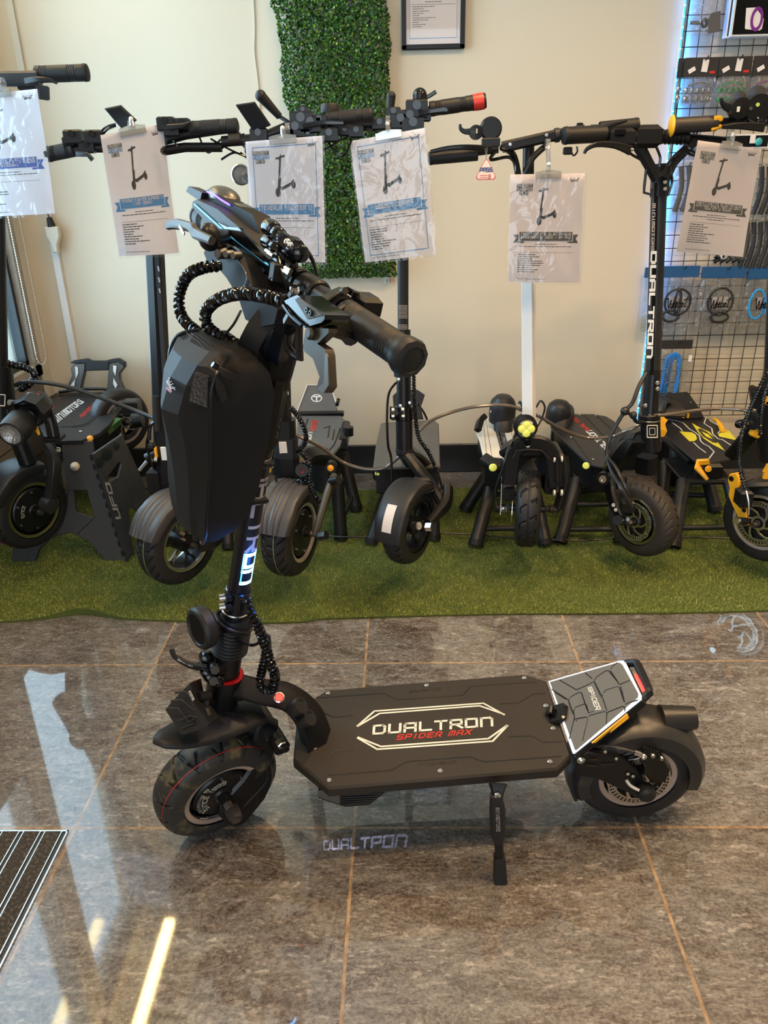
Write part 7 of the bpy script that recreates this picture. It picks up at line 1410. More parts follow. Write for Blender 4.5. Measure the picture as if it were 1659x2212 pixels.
# ---- scooter 7, yellow trim at the right edge
def s7():
    C = PD(1655, 1122, 2.55); n = V((-.80, -.60, 0)).normalized(); t = thing('electric_scooter', 'black and yellow scooter with lime and white deck graphics at the right edge', 'scooter', (C.x-.05, C.y+.3, 0), BG)
    wheel(t, 'front_wheel', C, n, .140, .085, .094, 'line', 'motor', m_rub, disc=True)
    o, F = bgdeck(t, [(1433, 909), (1439, 905), (1525, 901), (1560, 925), (1592, 956), (1580, 990), (1534, 1001), (1500, 994), (1434, 938)], .287, .010, m_plas, body=0)
    gl = [(1436, 939), (1501, 995), (1534, 1002), (1580, 991)]
    one(t, 'deck_side', lambda f: (f.loft(m_blk, [[F(x, y, -.012) for x, y in gl], [F(x, y, -.10)+V((.015, .03, 0)) for x, y in gl], [F(x, y, -.10)+V((.0, .06, 0)) for x, y in gl]], caps=False), f.tube(m_blk, [F(1434, 945, -.07), F(1492, 1000, -.09)], .014, 10)))
    one(t, 'side_lettering', lambda f: text(f, m_ylp, 'TEVERUN BLADE MINI', quadfn(F(1438, 944, -.025), F(1492, 993, -.025), F(1438, 941, -.018), F(1492, 990, -.018), -.004), 1, 1, .9))
    s_ = 3.3246; K = lambda L: [(1160+x/s_, 820+y/s_) for x, y in L]
    one(o, 'lime_graphic', lambda f: [f.poly(m_ylp, [F(*p, .0012) for p in K(L)]) for L in ([(1110, 310), (1180, 350), (1240, 375), (1290, 440), (1350, 512), (1260, 465), (1200, 425), (1150, 370)], [(1022, 372), (1110, 378), (1140, 395), (1150, 425), (1130, 442), (1095, 444)], [(1300, 392), (1340, 365), (1375, 362), (1436, 436), (1350, 418), (1310, 410)])], 'lime yellow graphics')
    def wl(f):
        for L in ([(925, 282), (1000, 295), (1050, 310), (1095, 355), (1130, 375), (1165, 400), (1175, 440), (1195, 460), (1235, 480), (1272, 518), (1235, 568)], [(968, 306), (1030, 350), (1045, 370)], [(1125, 452), (1165, 490), (1212, 524)], [(1215, 270), (1200, 315), (1255, 350), (1262, 390), (1300, 425), (1330, 430), (1400, 476)], [(1240, 294), (1310, 335), (1318, 360), (1300, 385)]):
            f.ribbon(m_white, [F(*p, .0016) for p in K(L)], .0042, .0008, (0, 0, 1), .1)
    one(o, 'white_line_graphic', wl, 'white line graphics'); one(o, 'pill_emblem', lambda f: (f.poly(m_gls, [F(*p, .002) for p in K([(1152, 355), (1180, 352), (1220, 375), (1300, 440), (1292, 455), (1260, 450), (1190, 405)])]), f.poly(m_ylp, [F(*p, .003) for p in K([(1180, 372), (1230, 392), (1262, 428), (1215, 410)])])))
    one(t, 'yellow_corner', lambda f: (f.ribbon(m_ylw, [PY(1432, 908, 3.02), PY(1426, 918, 2.98), PY(1430, 936, 2.9)], [.03, .036, .03], .04, (0, -1, 0), .5, sub=3)), 'yellow corner guard')
    one(t, 'yellow_corner', lambda f: (f.ribbon(m_ylw, [PY(1532, 997, 2.60), PY(1508, 999, 2.62), PY(1506, 1010, 2.60), PY(1528, 1036, 2.58)], [.022, .026, .022, .012], .014, (0, -1, 0), .3)), 'yellow corner guard'); one(t, 'yellow_corner', lambda f: f.ribbon(m_ylw, [PY(1543, 906, 3.12), PY(1554, 914, 3.06), PY(1561, 930, 2.98)], .012, .02, (0, -1, 0), .5, sub=3), 'yellow corner guard')
    one(t, 'front_light', lambda f: (f.box(m_blk, PY(1530, 1018, 2.62), (.09, .03, .06), None, .01), f.lathe(m_amb, [(.012, 0), (.010, .005), (0, .006)], PY(1530, 1013, 2.59), (0, -1, .1), 16, False)))
    ey = F(1480, 902).y; one(t, 'footrest', lambda f: ptplate(f, m_plas, [(1446, 846), (1454, 849), (1484, 846), (1489, 850), (1512, 882), (1522, 902), (1505, 905), (1440, 907), (1425, 880), (1432, 856)], (0, ey-.02, .30), (0, 1, -.35), .016, .004)); one(t, 'footrest_screw', lambda f: [f.sph(m_bolt, PY(x, y, ey-.03), .003) for x, y in ((1462, 870), (1492, 869))])
    one(t, 'yellow_stripe', lambda f: [f.box(m_ylw, PY(x, 898, ey-.03), (.008, .008, .018)) for x in (1476, 1486)])
    one(t, 'rear_fender', lambda f: f.ribbon(m_fend, [PY(1405, 885, 3.1), PY(1420, 862, 3.12), PY(1445, 870, 3.13), PY(1450, 900, 3.1)], .12, .02, (0, 0, 1), .4, sub=4)); one(t, 'rear_wheel', lambda f: tire(f, m_rub, PY(1462, 990, 3.16), (.9, -.3, 0), .12, .075, .07, 'plain', 100, 16))
    # yellow fork arm, caliper
    L = [(1380, 680), (1430, 670), (1452, 705), (1450, 760), (1440, 810), (1470, 835), (1485, 880), (1478, 905), (1500, 940), (1505, 1000), (1512, 1048), (1488, 1050), (1440, 985), (1400, 905), (1372, 835), (1380, 780), (1366, 720)]
    P0 = PY(1598, 1080, 2.36); fa_ = MB(); ptplate(fa_, m_ylw, K(L), P0, n, .016, .003); fk = fa_.build('fork_arm', t, 'yellow fork arm')
    one(fk, 'fork_hole', lambda f: [f.lathe(m_blk, [(r, 0), (0, .0005)], on_plane(1160+x/s_, 820+y/s_, P0+n*.001, n), n, 14, False) for x, y, r in ((1395, 712, .009), (1448, 852, .008), (1486, 938, .008))])
    one(t, 'axle_nut', lambda f: (f.cyl(m_blk, PY(1612, 1126, 2.3), PY(1598, 1125, 2.26), .012), f.lathe(m_bolt, [(.012, 0), (.011, .012), (0, .012)], PY(1594, 1124, 2.26), (-.8, -.6, 0), 8, False)))
    one(t, 'brake_hose', lambda f: f.tube(m_bolt, [PY(1612, 1060, 2.28), PY(1617, 1085, 2.27), (PY(1617, 1112, 2.27))], .0035, 6, sub=3)); one(t, 'brake_caliper', lambda f: f.box(m_blk, PY(1606, 1075, 2.32), (.04, .05, .06), None, .008))
    Y = 2.38; one(t, 'head_tube', lambda f: (f.cyl(m_blk, PY(1668, 990, Y), PY(1664, 840, Y), .042), f.ribbon(m_blk, [PY(1660, 900, Y), PY(1620, 940, Y+.05), PY(1585, 980, Y+.15)], .06, .05, (0, -1, 0), .4, sub=3), f.ribbon(m_blk, [PY(1650, 850, Y), PY(1630, 842, Y+.03), PY(1636, 880, Y+.02)], .03, .05, (0, -1, 0), .4))); one(t, 'stem', lambda f: f.cyl(m_blk, PY(1666, 850, Y), PY(1690, 300, Y+.14), .024))
    one(t, 'yellow_decal', lambda f: (f.poly(m_ylw, [PY(1650, 874, Y-.05), PY(1660, 866, Y-.05), PY(1662, 874, Y-.05)]), f.poly(m_ylw, [PY(1653, 856, Y-.05), PY(1660, 856, Y-.05), PY(1660, 876, Y-.05), PY(1651, 870, Y-.05)]), f.box(m_ylw, PY(1632, 934, Y), (.03, .02, .03), Matrix.Rotation(.4, 3, 'Y'), .004), f.box(m_ylw, PY(1657, 1012, Y-.05), (.014, .01, .03), Matrix.Rotation(.3, 3, 'Y'), .001), f.box(m_ylw, PY(1655, 1028, Y-.05), (.018, .01, .02), None, .001), f.box(m_ylw, PY(1617, 912, Y), (.008, .01, .012))))
    one(t, 'front_fender', lambda f: f.ribbon(m_plas, [PY(1618, 1052, 2.38), PY(1635, 1042, 2.36), PY(1665, 1040, 2.34)], .09, .02, (0, 0, 1), .5, sub=3))
    f = MB(); spiral(f, m_gls, [PY(*p) for p in ((1660, 800, 2.34), (1640, 840, 2.33), (1618, 890, 2.32), (1602, 940, 2.31), (1597, 990, 2.3), (1603, 1030, 2.28), (1612, 1058, 2.27))], .0065, .009, .0026); f.build('spiral_hose', t)
    f = MB(); spiral(f, m_gls, [PY(*p) for p in ((1664, 825, 2.32), (1652, 850, 2.32), (1644, 900, 2.31), (1642, 940, 2.31))], .006, .009, .0024); f.build('spiral_hose', t)
    one(t, 'side_knob', lambda f: (f.cyl(m_gls, PY(1598, 916, 2.4), PY(1612, 914, 2.4), .014), f.sph(m_gls, PY(1597, 916, 2.4), .014), f.lathe(m_blk, [(.026, 0), (.028, .01), (.012, .014), (0, .01)], PY(1628, 908, 2.38), (-.5, -.8, 0), 20, False)))
    Y = 2.44; one(t, 'handlebar', lambda f: f.cyl(m_blk, PY(1460, 271, Y), PY(1720, 258, Y), .0135)); g = grip(t, PY(1548, 266, Y), PY(1459, 271, Y), .0205, mat('brown_black_grip', (.02, .016, .013), .5), ribs=False)
    one(g, 'yellow_grip_end', lambda f: (f.sph(m_ylw, PY(1451, 272, Y), .026, (.28, 1, 1.1)), ), 'yellow grip end'); one(g, 'yellow_collar', lambda f: (f.box(m_ylw, PY(1548, 257, Y-.004), (.024, .03, .016), None, .004), f.box(m_ylw, PY(1546, 276, Y-.008), (.03, .02, .012), Matrix.Rotation(-.3, 3, 'Y'), .004)), 'yellow grip collar')
    one(t, 'control_block', lambda f: (f.lathe(m_blk, [(0, -.02), (.034, -.018), (.036, -.01), (.036, .018), (0, .02)], PY(1635, 232, Y-.03), (0, 1, .1), 28, False), f.lathe(m_blk, [(0, -.02), (.026, -.018), (.028, -.01), (.028, .016), (0, .018)], PY(1596, 233, Y-.03), (0, 1, .1), 24, False), f.cyl(m_plas, PY(1634, 222, Y-.02), PY(1634, 206, Y+.03), .026), f.cyl(m_plas, PY(1595, 226, Y-.02), PY(1595, 212, Y+.03), .020), f.ribbon(m_blk, [PY(1582, 235, Y-.03), PY(1568, 230, Y-.03), PY(1560, 222, Y-.03), PY(1557, 212, Y-.03)], [.026, .02, .012, .006], .012, (0, -1, 0), .4, sub=3), f.cyl(m_blk, PY(1602, 250, Y-.02), PY(1600, 265, Y), .016)))
    one(t, 'control_button', lambda f: (f.cyl(mat('green_dot', (.35, .5, .05), .4), PY(1637, 226, Y-.054), PY(1637, 226, Y-.05), .005), f.cyl(m_bronze, PY(1622, 234, Y-.054), PY(1622, 234, Y-.05), .0045), f.box(m_offw, PY(1595, 236, Y-.052), (.007, .003, .013))))
    one(t, 'brake_lever', lambda f: f.ribbon(m_blk, [PY(1650, 275, Y-.05), PY(1600, 272, Y-.06), PY(1560, 274, Y-.06)], [.024, .018, .010], .010, (0, -1, 0), .3, sub=3)); f = MB(); spiral(f, m_gls, [PY(1632, 262, Y-.04), PY(1665, 262, Y-.04), PY(1700, 262, Y-.04)], .012, .010, .003); f.build('spiral_hose', t)
s7()
# ---- stands
standlegs('work_stand', 'black tube stand under the grey decked scooter with the circled T', [(737, 1170), (606, 1185), (770, 1108), (640, 1112)], [(-.24, 2.66), (-.40, 2.66), (-.24, 2.95), (-.40, 2.95)], .235, .024, [(0, 2, .3)])
standlegs('work_stand', 'black tube stand under the slim scooter with the speckled deck', [(802, 1181), (938, 1172), (838, 1110), (925, 1105)], [(-.04, 2.70), (.11, 2.70), (-.02, 2.92), (.11, 2.92)], .225, .022)
standlegs('work_stand', 'black tube stand under the white decked scooter', [(1027, 1186), (1176, 1184), (1005, 1108), (1150, 1105)], [(.34, 2.72), (.48, 2.72), (.37, 2.90), (.50, 2.90)], .215, .025, [(0, 1, .28), (2, 3, .35)])
standlegs('work_stand', 'black tube stand under the dark deck with red and white letters', [(1209, 1180), (1340, 1180), (1232, 1108), (1355, 1100)], [(.66, 2.76), (.82, 2.76), (.69, 2.98), (.82, 2.98)], .185, .024, [(0, 1, .25), (0, 1, .62), (2, 3, .4)])
standlegs('work_stand', 'black tube stand under the yellow trimmed scooter', [(1452, 1190), (1604, 1186), (1428, 1104), (1544, 1112)], [(1.05, 2.74), (1.22, 2.74), (1.05, 2.96), (1.20, 2.96)], .180, .025, [(0, 1, .32), (2, 3, .35)])
standlegs('work_stand', 'black tube stand mostly hidden behind the large storage bag', [(494, 1192), (345, 1185), (470, 1115), (360, 1110)], [(-.66, 2.68), (-.86, 2.68), (-.66, 2.92), (-.86, 2.92)], .195, .020)
# ---- lock cables looping from scooter to scooter
CB = 'lock cables looped between the scooters'
def lockcable(label, L, r=.0055, m=None): f = MB(); f.tube(m or m_cable, [PY(*p) for p in L], r, 10, sub=8); tag(f.build('lock_cable'), label, 'cable', CB)
lockcable('grey sheathed lock cable from the leftmost scooter over its deck to the next', [(34, 832, 2.42), (50, 826, 2.38), (90, 826, 2.36), (152, 837, 2.36), (228, 863, 2.36), (300, 890, 2.34), (335, 905, 2.30)], .0065, m_cabk)
lockcable('lock cable sagging between the circled T scooter and the slim one', [(632, 938, 2.30), (660, 949, 2.30), (695, 967, 2.34), (722, 987, 2.36), (748, 1002, 2.37), (790, 1013, 2.37), (831, 1010, 2.37), (862, 987, 2.37)])
lockcable('lock cable rising from the slim scooter to the white stem', [(900, 936, 2.40), (920, 917, 2.42), (942, 903, 2.42), (983, 888, 2.42), (1030, 878, 2.41), (1079, 875, 2.40), (1110, 879, 2.40), (1134, 890, 2.44)])
lockcable('lock cable sagging across the dark deck right of the white stem', [(1150, 892, 2.44), (1175, 905, 2.44), (1210, 925, 2.46), (1264, 945, 2.48), (1318, 944, 2.46), (1355, 930, 2.42), (1392, 912, 2.42)])
lockcable('lock cable arching over the yellow scooter deck to the right edge', [(1400, 898, 2.40), (1440, 896, 2.40), (1500, 887, 2.42), (1549, 883, 2.42), (1600, 885, 2.40), (1650, 896, 2.38)])
f = MB(); f.tube(m_cabk, [PZ(x, y, z) for x, y, z in ((500, 1140, .03), (600, 1150, .03), (693, 1157, .03), (760, 1160, .04), (830, 1157, .04), (900, 1150, .04), (990, 1153, .03), (1060, 1158, .03), (1110, 1162, .03), (1190, 1166, .03), (1280, 1167, .03), (1350, 1160, .03), (1480, 1160, .03), (1580, 1163, .03))], .0032, 6, sub=5)
tag(f.build('floor_cable'), 'thin black cable running low over the turf through all the stands', 'cable')
# ---- sheets
sheet('price_sheet', 'price sheet with dark blue banner on the leftmost scooter, cut by the left edge', PY(-78, 208, 2.27), PY(80, 192, 2.25), PY(120, 461, 2.25), PY(-58, 470, 2.27), ['TROTTINETTE ELECTRIQUE', 'DUALTRON THUNDER 3 - 11 POUCES', '(72V40AH)'], m_dblu, seed=2, clip_to=(.5, PY(4, 180, 2.28)), twist=.008)
sheet('price_sheet', 'price sheet with pale blue two line banner, left of the big handlebar', PY(217, 292, 2.16), PY(351, 268, 2.26), PY(386, 546, 2.25), PY(258, 553, 2.17), ['TEVERUN FIGHTER SUPREME 11', '(72V 35AH)'], m_blu, seed=4, clip_to=(.5, PY(284, 270, 2.24)), bend=.010, twist=.008)
sheet('price_sheet', 'blue bordered price sheet directly behind the big handlebar, left of the leaf gap', PY(530, 306, 2.2), PY(696, 293, 2.18), PY(703, 567, 2.18), PY(548, 560, 2.2), ['TEVERUN FIGHTER 11'], m_blu, seed=6, border=True, clip_to=(.5, PY(622, 278, 2.24)))
sheet('price_sheet', 'tilted blue bordered price sheet over the right side of the plant panel', PY(756, 305, 2.28), PY(917, 276, 2.28), PY(940, 548, 2.27), PY(789, 567, 2.27), ['WEEBOT ZEPHYR'], m_blu, seed=8, border=True, clip_to=(.52, PY(838, 262, 2.32)))
sheet('price_sheet', 'price sheet with dark banner in front of the white stem', PY(1104, 377, 2.36), PY(1264, 374, 2.36), PY(1252, 611, 2.36), PY(1098, 608, 2.36), ['TROTTINETTE ELECTRIQUE', 'SPEEDWAY 5 (60V - 24 AH)'], m_gryp, 'grey', paper=m_papw, seed=10, clip_to=(.5, PY(1183, 312, 2.38)))
sheet('price_sheet', 'price sheet with three line dark banner hanging askew before the accessory grid', PY(1508, 303, 2.36), PY(1645, 322, 2.44), PY(1604, 555, 2.42), PY(1461, 543, 2.36), ['TROTTINETTE ELECTRIQUE', 'DUALTRON EAGLE (60V-24,5AH)'.replace(',', '.'), 'NEW ET 2 2024'], m_gryp, 'grey', paper=m_papw, seed=12, clip_to=(.5, PY(1578, 292, 2.42)), bend=-.006)
# ---- framed poster
def poster():
    Y = WALLY-.022; t = thing('framed_poster', 'black framed poster with blue banner high on the back wall', 'picture frame', PY(936, 110, WALLY))
    x0, x1, z0, z1 = .014, .245, 1.669, 1.99; f = MB(); w_ = .017
    for a in ((x0, x0+w_, z0, z1), (x1-w_, x1, z0, z1), (x0, x1, z0, z0+w_), (x0, x1, z1-w_, z1)): f.bx(m_blk, a[0], a[1], Y, WALLY-.001, a[2], a[3], .003)
    f.build('frame', t); F0 = lambda s, q, o=0: V((x0+w_+(x1-x0-2*w_)*s, Y+.010-o, z0+w_+(z1-z0-2*w_)*q)); f = MB(); f.quad(m_papw, F0(0, 0), F0(1, 0), F0(1, 1), F0(0, 1)); F = lambda s, q: F0(s, q, .0006)
    def rect(m, a, b, c, d, o=.0006): f.quad(m, F0(a, c, o), F0(b, c, o), F0(b, d, o), F0(a, d, o))
    for a in ((.06, .94, .065, .072), (.06, .067, .065, .95), (.933, .94, .065, .95)): rect(m_blu, *a)
    rect(m_blu, .05, .16, .62, .70); rect(m_blu, .84, .95, .62, .70); rect(m_papw, .13, .87, .64, .752, .0009); rect(m_blu, .14, .86, .645, .745, .0012)
    G2 = lambda s, q: F0(s, q, .0016); text(f, m_white, 'GARRETT', G2, .30, .028, .9, x0=.35, y0=.705); text(f, m_white, 'MILLER X', G2, .32, .028, .9, x0=.34, y0=.66)
    for i, wd in enumerate((.15, .62, .38, .25, .30)): words(f, m_gryp, F, .5-wd/2, .5+wd/2, .60-i*.035, .007, i)
    rect(m_gryp, .08, .92, .435, .438)
    for i in range(10): words(f, m_gryp, F, .12, .12+(.40, .22, .30, .20, .14, .42, .30, .12, .24, .18)[i], .41-i*.024, .006, i+20)
    f.build('printed_sheet', t, smooth=0); f = MB(); f.quad(glassy('frame_glass', gloss=.03), F0(0, 0, .006), F0(1, 0, .006), F0(1, 1, .006), F0(0, 1, .006)); f.build('glazing', t)
poster()
# ------------------------------------------------------------------ accessory wall
def grid():
    Y = WALLY-.020; t = thing('wire_grid_panel', 'black wire grid panel on the right of the back wall', 'display rack', (1.4, Y, .26)); x0, x1, z0, z1 = 1.045, 2.05, .255, 2.35
    f = MB(); f.tube(m_grid, [(x0, Y, z0), (x0, Y, z1), (x1, Y, z1), (x1, Y, z0)], .0035, 8, closed=True); f.build('outer_wire', t)
    f = MB()
    for i in range(1, 20): f.cyl(m_grid, (x0+i*.05, Y, z0), (x0+i*.05, Y, z1), .0016, n=6)
    f.build('vertical_wires', t); f = MB()
    for i in range(1, 42):
        z = z0+i*.05; f.cyl(m_grid, (x0-.008, Y-.003, z), (x1, Y-.003, z), .0017, n=6)
    f.build('horizontal_wires', t)
    f = MB(); f.bx(m_white, 1.030, 1.038, WALLY-.012, WALLY, .2, 2.4, .001); f.bx(m_strip, 1.0315, 1.0365, WALLY-.0135, WALLY-.012, .2, 2.4); s = f.build('led_strip'); tag(s, 'glowing blue LED strip down the left edge of the accessory grid', 'led strip')
    f = MB()
    for i in range(64): z = .22+i*.034; f.bx(m_stripd, 1.0312, 1.0368, WALLY-.0150, WALLY-.0136, z, z+.006)
    f.build('led_chips', s)
    for z in (.85, 1.2, 1.55, 1.9, 2.2):
        l = bpy.data.lights.new('strip_glow', 'AREA'); l.shape = 'RECTANGLE'; l.size = .02; l.size_y = .34; l.energy = .42; l.color = (.02, .26, 1); o = bpy.data.objects.new('strip_glow', l); COL.objects.link(o); o.location = (1.050, WALLY-.012, z); o.rotation_euler = (V((1.25, WALLY+.03, z))-V(o.location)).to_track_quat('-Z', 'Y').to_euler()
        l2 = l.copy(); l2.energy = .05; o = bpy.data.objects.new('strip_glow', l2); COL.objects.link(o); o.location = (1.024, WALLY-.016, z); o.rotation_euler = (V((.93, WALLY+.03, z))-V(o.location)).to_track_quat('-Z', 'Y').to_euler()
grid()
YG = WALLY-.045
def pillow(f, m, x0, x1, z0, z1, y, puff=.010, n=8, seed=1):
    r = random.Random(seed); ph = r.uniform(0, 6)
    for sg in (-1, 1):
        f.add(m, [(x0+(x1-x0)*i/n, y+sg*puff*(sin(pi*i/n)*sin(pi*j/n))**.5*(1+.2*sin(i*2.1+j*1.3+ph)), z0+(z1-z0)*j/n) for j in range(n+1) for i in range(n+1)], [(j*(n+1)+i, j*(n+1)+i+1, (j+1)*(n+1)+i+1, (j+1)*(n+1)+i) for j in range(n) for i in range(n)])
def pxr(a, b, c, d, Y): p = PY(a, max(b, 0), Y); q = PY(c, max(b, 0), Y); return p.x, q.x, PY(a, d, Y).z, PY(c, b, Y).z
def hook(t, x, z, Y): f = MB(); f.tube(m_grid, [(x, WALLY-.02, z), (x, Y-.03, z+.004), (x, Y-.045, z+.014)], .0022, 6, sub=3); f.build('hook', t)
AC = 'packets hanging on the accessory grid'
def bag(name, label, cat, a, b, c, d, Y, hdr=None, hm=None, fill=None, sticker=True, group=AC):
    x0, x1, z0, z1 = pxr(a, b, c, d, Y); t = thing(name, label, cat, ((x0+x1)/2, Y, z0), group)
    zh = z1-(hdr or 0); f = MB(); pillow(f, m_bagp, x0, x1, z0, zh+.004, Y-.010, .012, seed=int(a)); f.build('clear_bag', t, smooth=60)
    if hdr: f = MB(); f.bx(hm, x0, x1, Y-.014, Y-.006, zh, z1, .001); f.build('header_card', t)
    if fill: fill(t, x0, x1, z0, zh, Y)
    hook(t, (x0+x1)/2+.01, z1-.012, Y); return t, x0, x1, z0, z1, zh
def rings(m):
    def fn(t, x0, x1, z0, z1, Y):
        f = MB(); n = 5
        f.bx(m_clear, x0+.006, x1-.006, Y-.008, Y-.006, z0+.008, z0+(z1-z0)*.58)
        f.build('inner_tray', t)
        for j in range(2):
            for i in range(n):
                c = V((x0+.018+(x1-x0-.036)*i/(n-1), Y-.012, z0+.022+j*.028)); f = MB(); f.lathe(m, [(.0040, -.003), (.0085, -.002), (.0095, .002), (.0055, .005), (.0040, .003)], c, (.2, -1, .1), 14, False); f.build('valve_cap_ring', t)
        f = MB(); f.tube(m, [(x0+.02, Y-.01, z1-.03), ((x0+x1)/2, Y-.014, z1-.02), (x1-.02, Y-.01, z1-.028)], .004, 6, sub=3); f.build('metal_rod', t)
    return fn
for lab, a, b, c, d, m in (('packet of silver rings with black header card, left of the green one', 1479, 124, 1551, 229, m_sil), ('packet of green rings with black header card', 1553, 122, 1624, 229, m_greenp), ('packet of purple rings with black header card at the right edge', 1628, 120, 1700, 229, m_purpp)):
    r_ = bag('ring_packet', lab, 'packet', a, b, c, d, YG, .062, m_chead, rings(m)); t, x0, x1, z0, z1, zh = r_
    f = MB(); f.box(m_papw, (x0+(x1-x0)*.22, YG-.016, zh+.022), (.026, .001, .014), Matrix.Rotation(-.5, 3, 'Y')); f.box(m_papw, (x0+(x1-x0)*.60, YG-.017, zh+.035), (.022, .001, .040), Matrix.Rotation(.08, 3, 'Y')); f.box(m_red, (x0+(x1-x0)*.84, YG-.0155, zh+.014), (.020, .001, .008)); f.build('price_sticker', t)
for lab, a, b, c, d, m in (('second packet tucked behind the silver rings', 1466, 126, 1478, 226, m_sil), ('teal packet between the silver and green rings', 1552, 130, 1556, 226, m_greenp)):
    x0, x1, z0, z1 = pxr(a, b, c+8, d, WALLY-.030); t = thing('ring_packet', lab, 'packet', ((x0+x1)/2, WALLY-.03, z0), AC); f = MB(); pillow(f, m_bagp, x0, x1, z0, z1-.06, WALLY-.03, .006); f.build('clear_bag', t, smooth=60); f = MB(); f.bx(m_chead, x0, x1, WALLY-.034, WALLY-.030, z1-.062, z1); f.build('header_card', t)
    f = MB(); [f.lathe(m, [(.004, -.002), (.009, 0), (.004, .002)], (x0+.011, WALLY-.038, z0+.022+.028*j), (.2, -1, 0), 12, False) for j in range(2)]; f.build('valve_cap_ring', t)
# top bag with metal part
def topfill(t, x0, x1, z0, z1, Y):
    f = MB(); f.cyl(m_gun, PY(1492, 49, Y-.01), PY(1516, 50, Y-.012), .006); f.lathe(m_gun, [(.008, -.006), (.016, -.004), (.016, .004), (.008, .006)], PY(1521, 50, Y-.012), (.3, -1, 0), 18, False); f.build('metal_fitting', t)
t, *_ = bag('parts_bag', 'crumpled clear bag with a metal fitting at the top of the grid', 'packet', 1490, -60, 1556, 78, YG, None, None, topfill)
f = MB(); L = [(1531, 40), (1538, 28), (1557, 23), (1556, 68), (1530, 72)]; ptplate(f, m_grc, L, (0, YG-.022, 0), (0, 1, 0), .004, .0005); f.build('grey_card', t)
# boxes top right
def boxy(name, label, a, b, c, d, Y, th, win=True):
    x0, x1, z0, z1 = pxr(a, b, c, d, Y); t = thing(name, label, 'box', ((x0+x1)/2, Y, z0), 'retail boxes at the top of the grid'); f = MB(); f.bx(m_white, x0, x1, Y, Y+th, z0, z1, .001); f.build('white_carton', t)
    f = MB(); f.bx(m_gls, x0+.006, x1-.004, Y-.001, Y+.001, z0+.006, z1-.006); f.build('black_face', t); return t, x0, x1, z0, z1
boxy('retail_box', 'black and white retail box, the rear one of the two', 1577, -60, 1700, 82, YG-.010, .03)
t, x0, x1, z0, z1 = boxy('retail_box', 'black retail box with a window onto a purple brake ring', 1588, -70, 1720, 79, YG-.030, .018)
f = MB(); P = [PY(x, y, YG-.033) for x, y in ((1612, 17), (1633, 16), (1650, 41), (1646, 62), (1641, 66), (1610, 63), (1609, 60))]; f.poly(m_papw, P); f.build('box_window', t)
f = MB(); c = PY(1635, 41, YG-.035)
for k in range(28): a, b = 2*pi*k/28, 2*pi*(k+1)/28; f.quad(m_purpp, c+V((.022*cos(a), 0, .038*sin(a))), c+V((.022*cos(b), 0, .038*sin(b))), c+V((.013*cos(b), 0, .026*sin(b))), c+V((.013*cos(a), 0, .026*sin(a))))
f.build('purple_ring_print', t)
# row behind the bars
t, x0, x1, z0, z1 = (lambda q: q)(boxy('retail_box', 'narrow window box with teal part behind the yellow grip bar', 1584, 288, 1664, 322, YG-.02, .02)); f = MB(); f.sph(mat('teal_part', (.05, .40, .42), .3), PY(1639, 306, YG-.03), .014, (1, .5, 1)); f.build('teal_part', t); f = MB(); f.box(m_papw, PY(1626, 300, YG-.03), (.02, .001, .03)); f.build('price_sticker', t)
def smallbits(t, x0, x1, z0, z1, Y):
    r = random.Random(4)
    for k in range(9): f = MB(); p = V((r.uniform(x0+.01, x1-.01), Y-.012, r.uniform(z0+.01, z1-.01))); f.cyl(r.choice((m_greenp, m_purpp, m_bronze, m_sil, m_blu)), p, p+V((r.uniform(-.01, .01), -.004, .014)), .0045, n=8); f.build('coloured_cap', t)
bag('caps_packet', 'packet of multicoloured caps under the yellow grip', 'packet', 1463, 287, 1508, 300, YG, None, None, smallbits); bag('caps_packet', 'packet of multicoloured caps beside the right bar arm', 'packet', 1482, 318, 1512, 345, YG, None, None, smallbits)
def tubefill(m, n=2, bend=.01):
    def fn(t, x0, x1, z0, z1, Y):
        for k in range(n): f = MB(); xx = x0+(x1-x0)*(k+.5)/n; f.tube(m, [(xx, Y-.012, z1-.01), (xx+bend, Y-.014, (z0+z1)/2), (xx-bend*.5, Y-.012, z0+.012)], min(.010, (x1-x0)/n*.4), 8, sub=5); f.build('rolled_tube', t)
    return fn
bag('tube_packet', 'long narrow packet beside the dark stem', 'packet', 1462, 352, 1495, 464, YG, None, None, tubefill(m_gun, 2))
bag('tube_packet', 'grey packet right of the askew price sheet, upper', 'packet', 1636, 352, 1700, 470, YG, None, None, tubefill(m_plas, 4)); bag('tube_packet', 'packet of dark tubes right of the askew price sheet, lower', 'packet', 1606, 472, 1690, 584, YG, None, None, tubefill(m_plas, 6))
t, *_ = bag('black_strap_packet', 'dark packet with a white ring just below the askew price sheet', 'packet', 1538, 545, 1602, 572, YG, None, None, tubefill(m_gls, 5)); f = MB(); f.lathe(m_white, [(.009, -.003), (.013, 0), (.009, .003)], PY(1564, 553, YG-.03), (0, -1, 0), 20, False); f.build('white_ring', t)
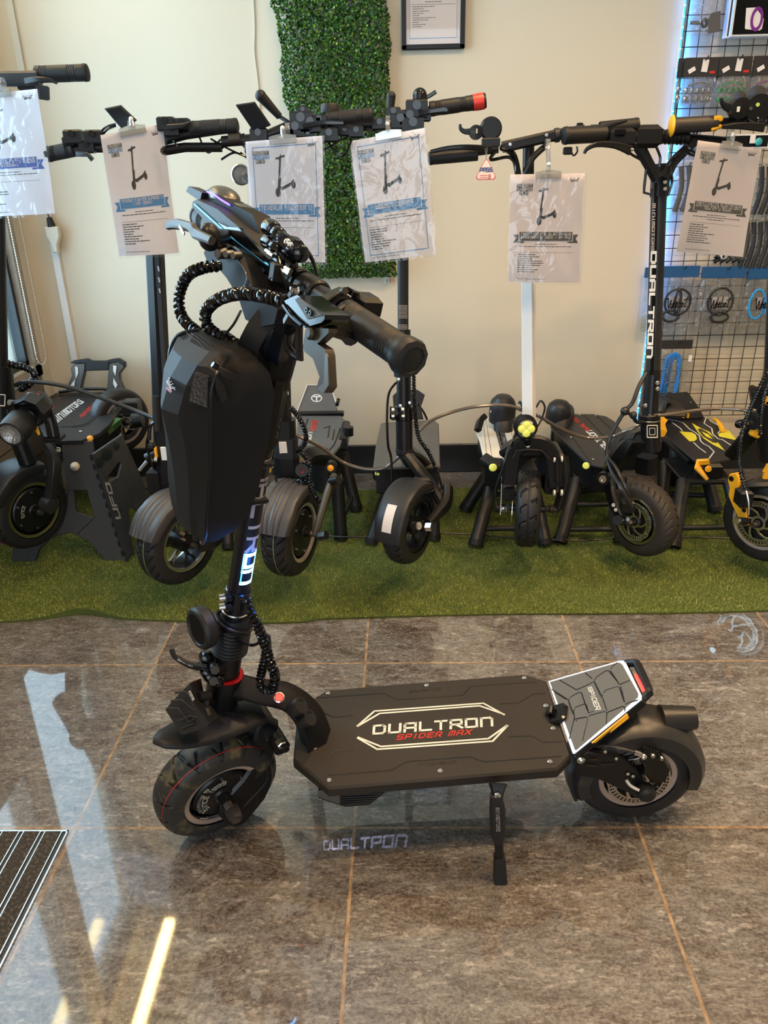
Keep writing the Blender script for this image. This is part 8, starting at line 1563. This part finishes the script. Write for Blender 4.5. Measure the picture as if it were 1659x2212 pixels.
# blue header cable bags
def lockfill(m, m2, loops):
    def fn(t, x0, x1, z0, z1, Y):
        cx, cz = (x0+x1)/2, (z0+z1)/2+.005; f = MB(); f.bx(m_papw, cx-.030, cx+.034, Y-.007, Y-.006, cz-.022, cz+.026); c = f.build('white_card', t); f = MB(); script_text(f, m_ink, lambda s, q: V((cx-.048+.098*s, Y-.026, cz-.022+.05*q)), .20); f.build('script_lettering', c, 'black script lettering')
        for k, (rx, rz, dx, dz) in enumerate(loops): f = MB(); spiral(f, m, [(cx+dx+rx*cos(a), Y-.018-.002*k, cz+dz+rz*sin(a)) for a in [2*pi*i/16 for i in range(17)]], .0048, .0075, .0015, 3, m2); f.build('coiled_lock', t)
    return fn
BL = 'blue headed cable lock bags'
m_brn = mat('smoked_cable', (.045, .035, .028), .3); bag('cable_lock_bag', 'blue headed bag with a smoky black cable lock, nearest the lettered stem', 'packet', 1430, 573, 1511, 714, YG, .044, m_hblue, lockfill(m_brn, m_blk, [(.052, .052, .0, .006), (.034, .022, -.022, -.050), (.012, .050, .0, .004)]), group=BL)
bag('cable_lock_bag', 'blue headed bag with a black and violet cable lock, the middle one', 'packet', 1516, 574, 1612, 714, YG-.004, .044, m_hblue, lockfill(m_brn, m_blk, [(.050, .054, .0, .008), (.036, .020, .004, -.054)]), group=BL)
bag('cable_lock_bag', 'blue headed bag with a bright blue cable lock at the right edge', 'packet', 1616, 576, 1710, 714, YG-.002, .044, m_hblue, lockfill(mat('bright_blue_cable', (.02, .30, .70), .3), mat('bright_blue_wrap', (.03, .38, .80), .3), [(.030, .058, -.034, .0), (.03, .058, .03, 0)]), group=BL)
x0, x1, z0, z1 = pxr(1394, 577, 1436, 716, WALLY-.03); t = thing('cable_lock_bag', 'blue headed bag mostly hidden behind the lettered stem', 'packet', ((x0+x1)/2, WALLY-.03, z0), BL); f = MB(); f.bx(m_hblue, x0, x1, WALLY-.034, WALLY-.028, z1-.04, z1); f.build('header_card', t); f = MB(); pillow(f, m_bagp, x0+.005, x1, z0, z1-.036, WALLY-.036, .008); f.build('clear_bag', t, smooth=60)
# blue spiral hose packet
def hosefill(t, x0, x1, z0, z1, Y):
    for k, (dx, h) in enumerate(((-.016, .0), (.0, .012), (.014, .0))):
        f = MB(); c = (x0+x1)/2+dx*.5; w_ = .030-.005*k; spiral(f, m_blhose, [(c-w_*1.2, Y-.016+.004*k, z0-.02), (c-w_, Y-.016+.004*k, z0+.03), (c-w_*.8, Y-.016, z1-.045+h*.4), (c, Y-.016, z1-.024+h*.3), (c+w_*.8, Y-.016, z1-.045+h*.4), (c+w_*.95, Y-.016, z0+.03), (c+w_*.9, Y-.016, z0-.02)], .0062, .008, .0022, 6, mat('blue_wrap_%d' % k, (.03, .24, .66), .3)); f.build('spiral_hose', t)
t, *_ = bag('spiral_hose_packet', 'black headed packet of blue spiral cable wrap low on the grid', 'packet', 1424, 733, 1495, 838, YG, .036, m_chead, hosefill); f = MB(); f.box(m_papw, PY(1491, 774, YG-.02), (.014, .001, .028)); f.build('price_sticker', t)
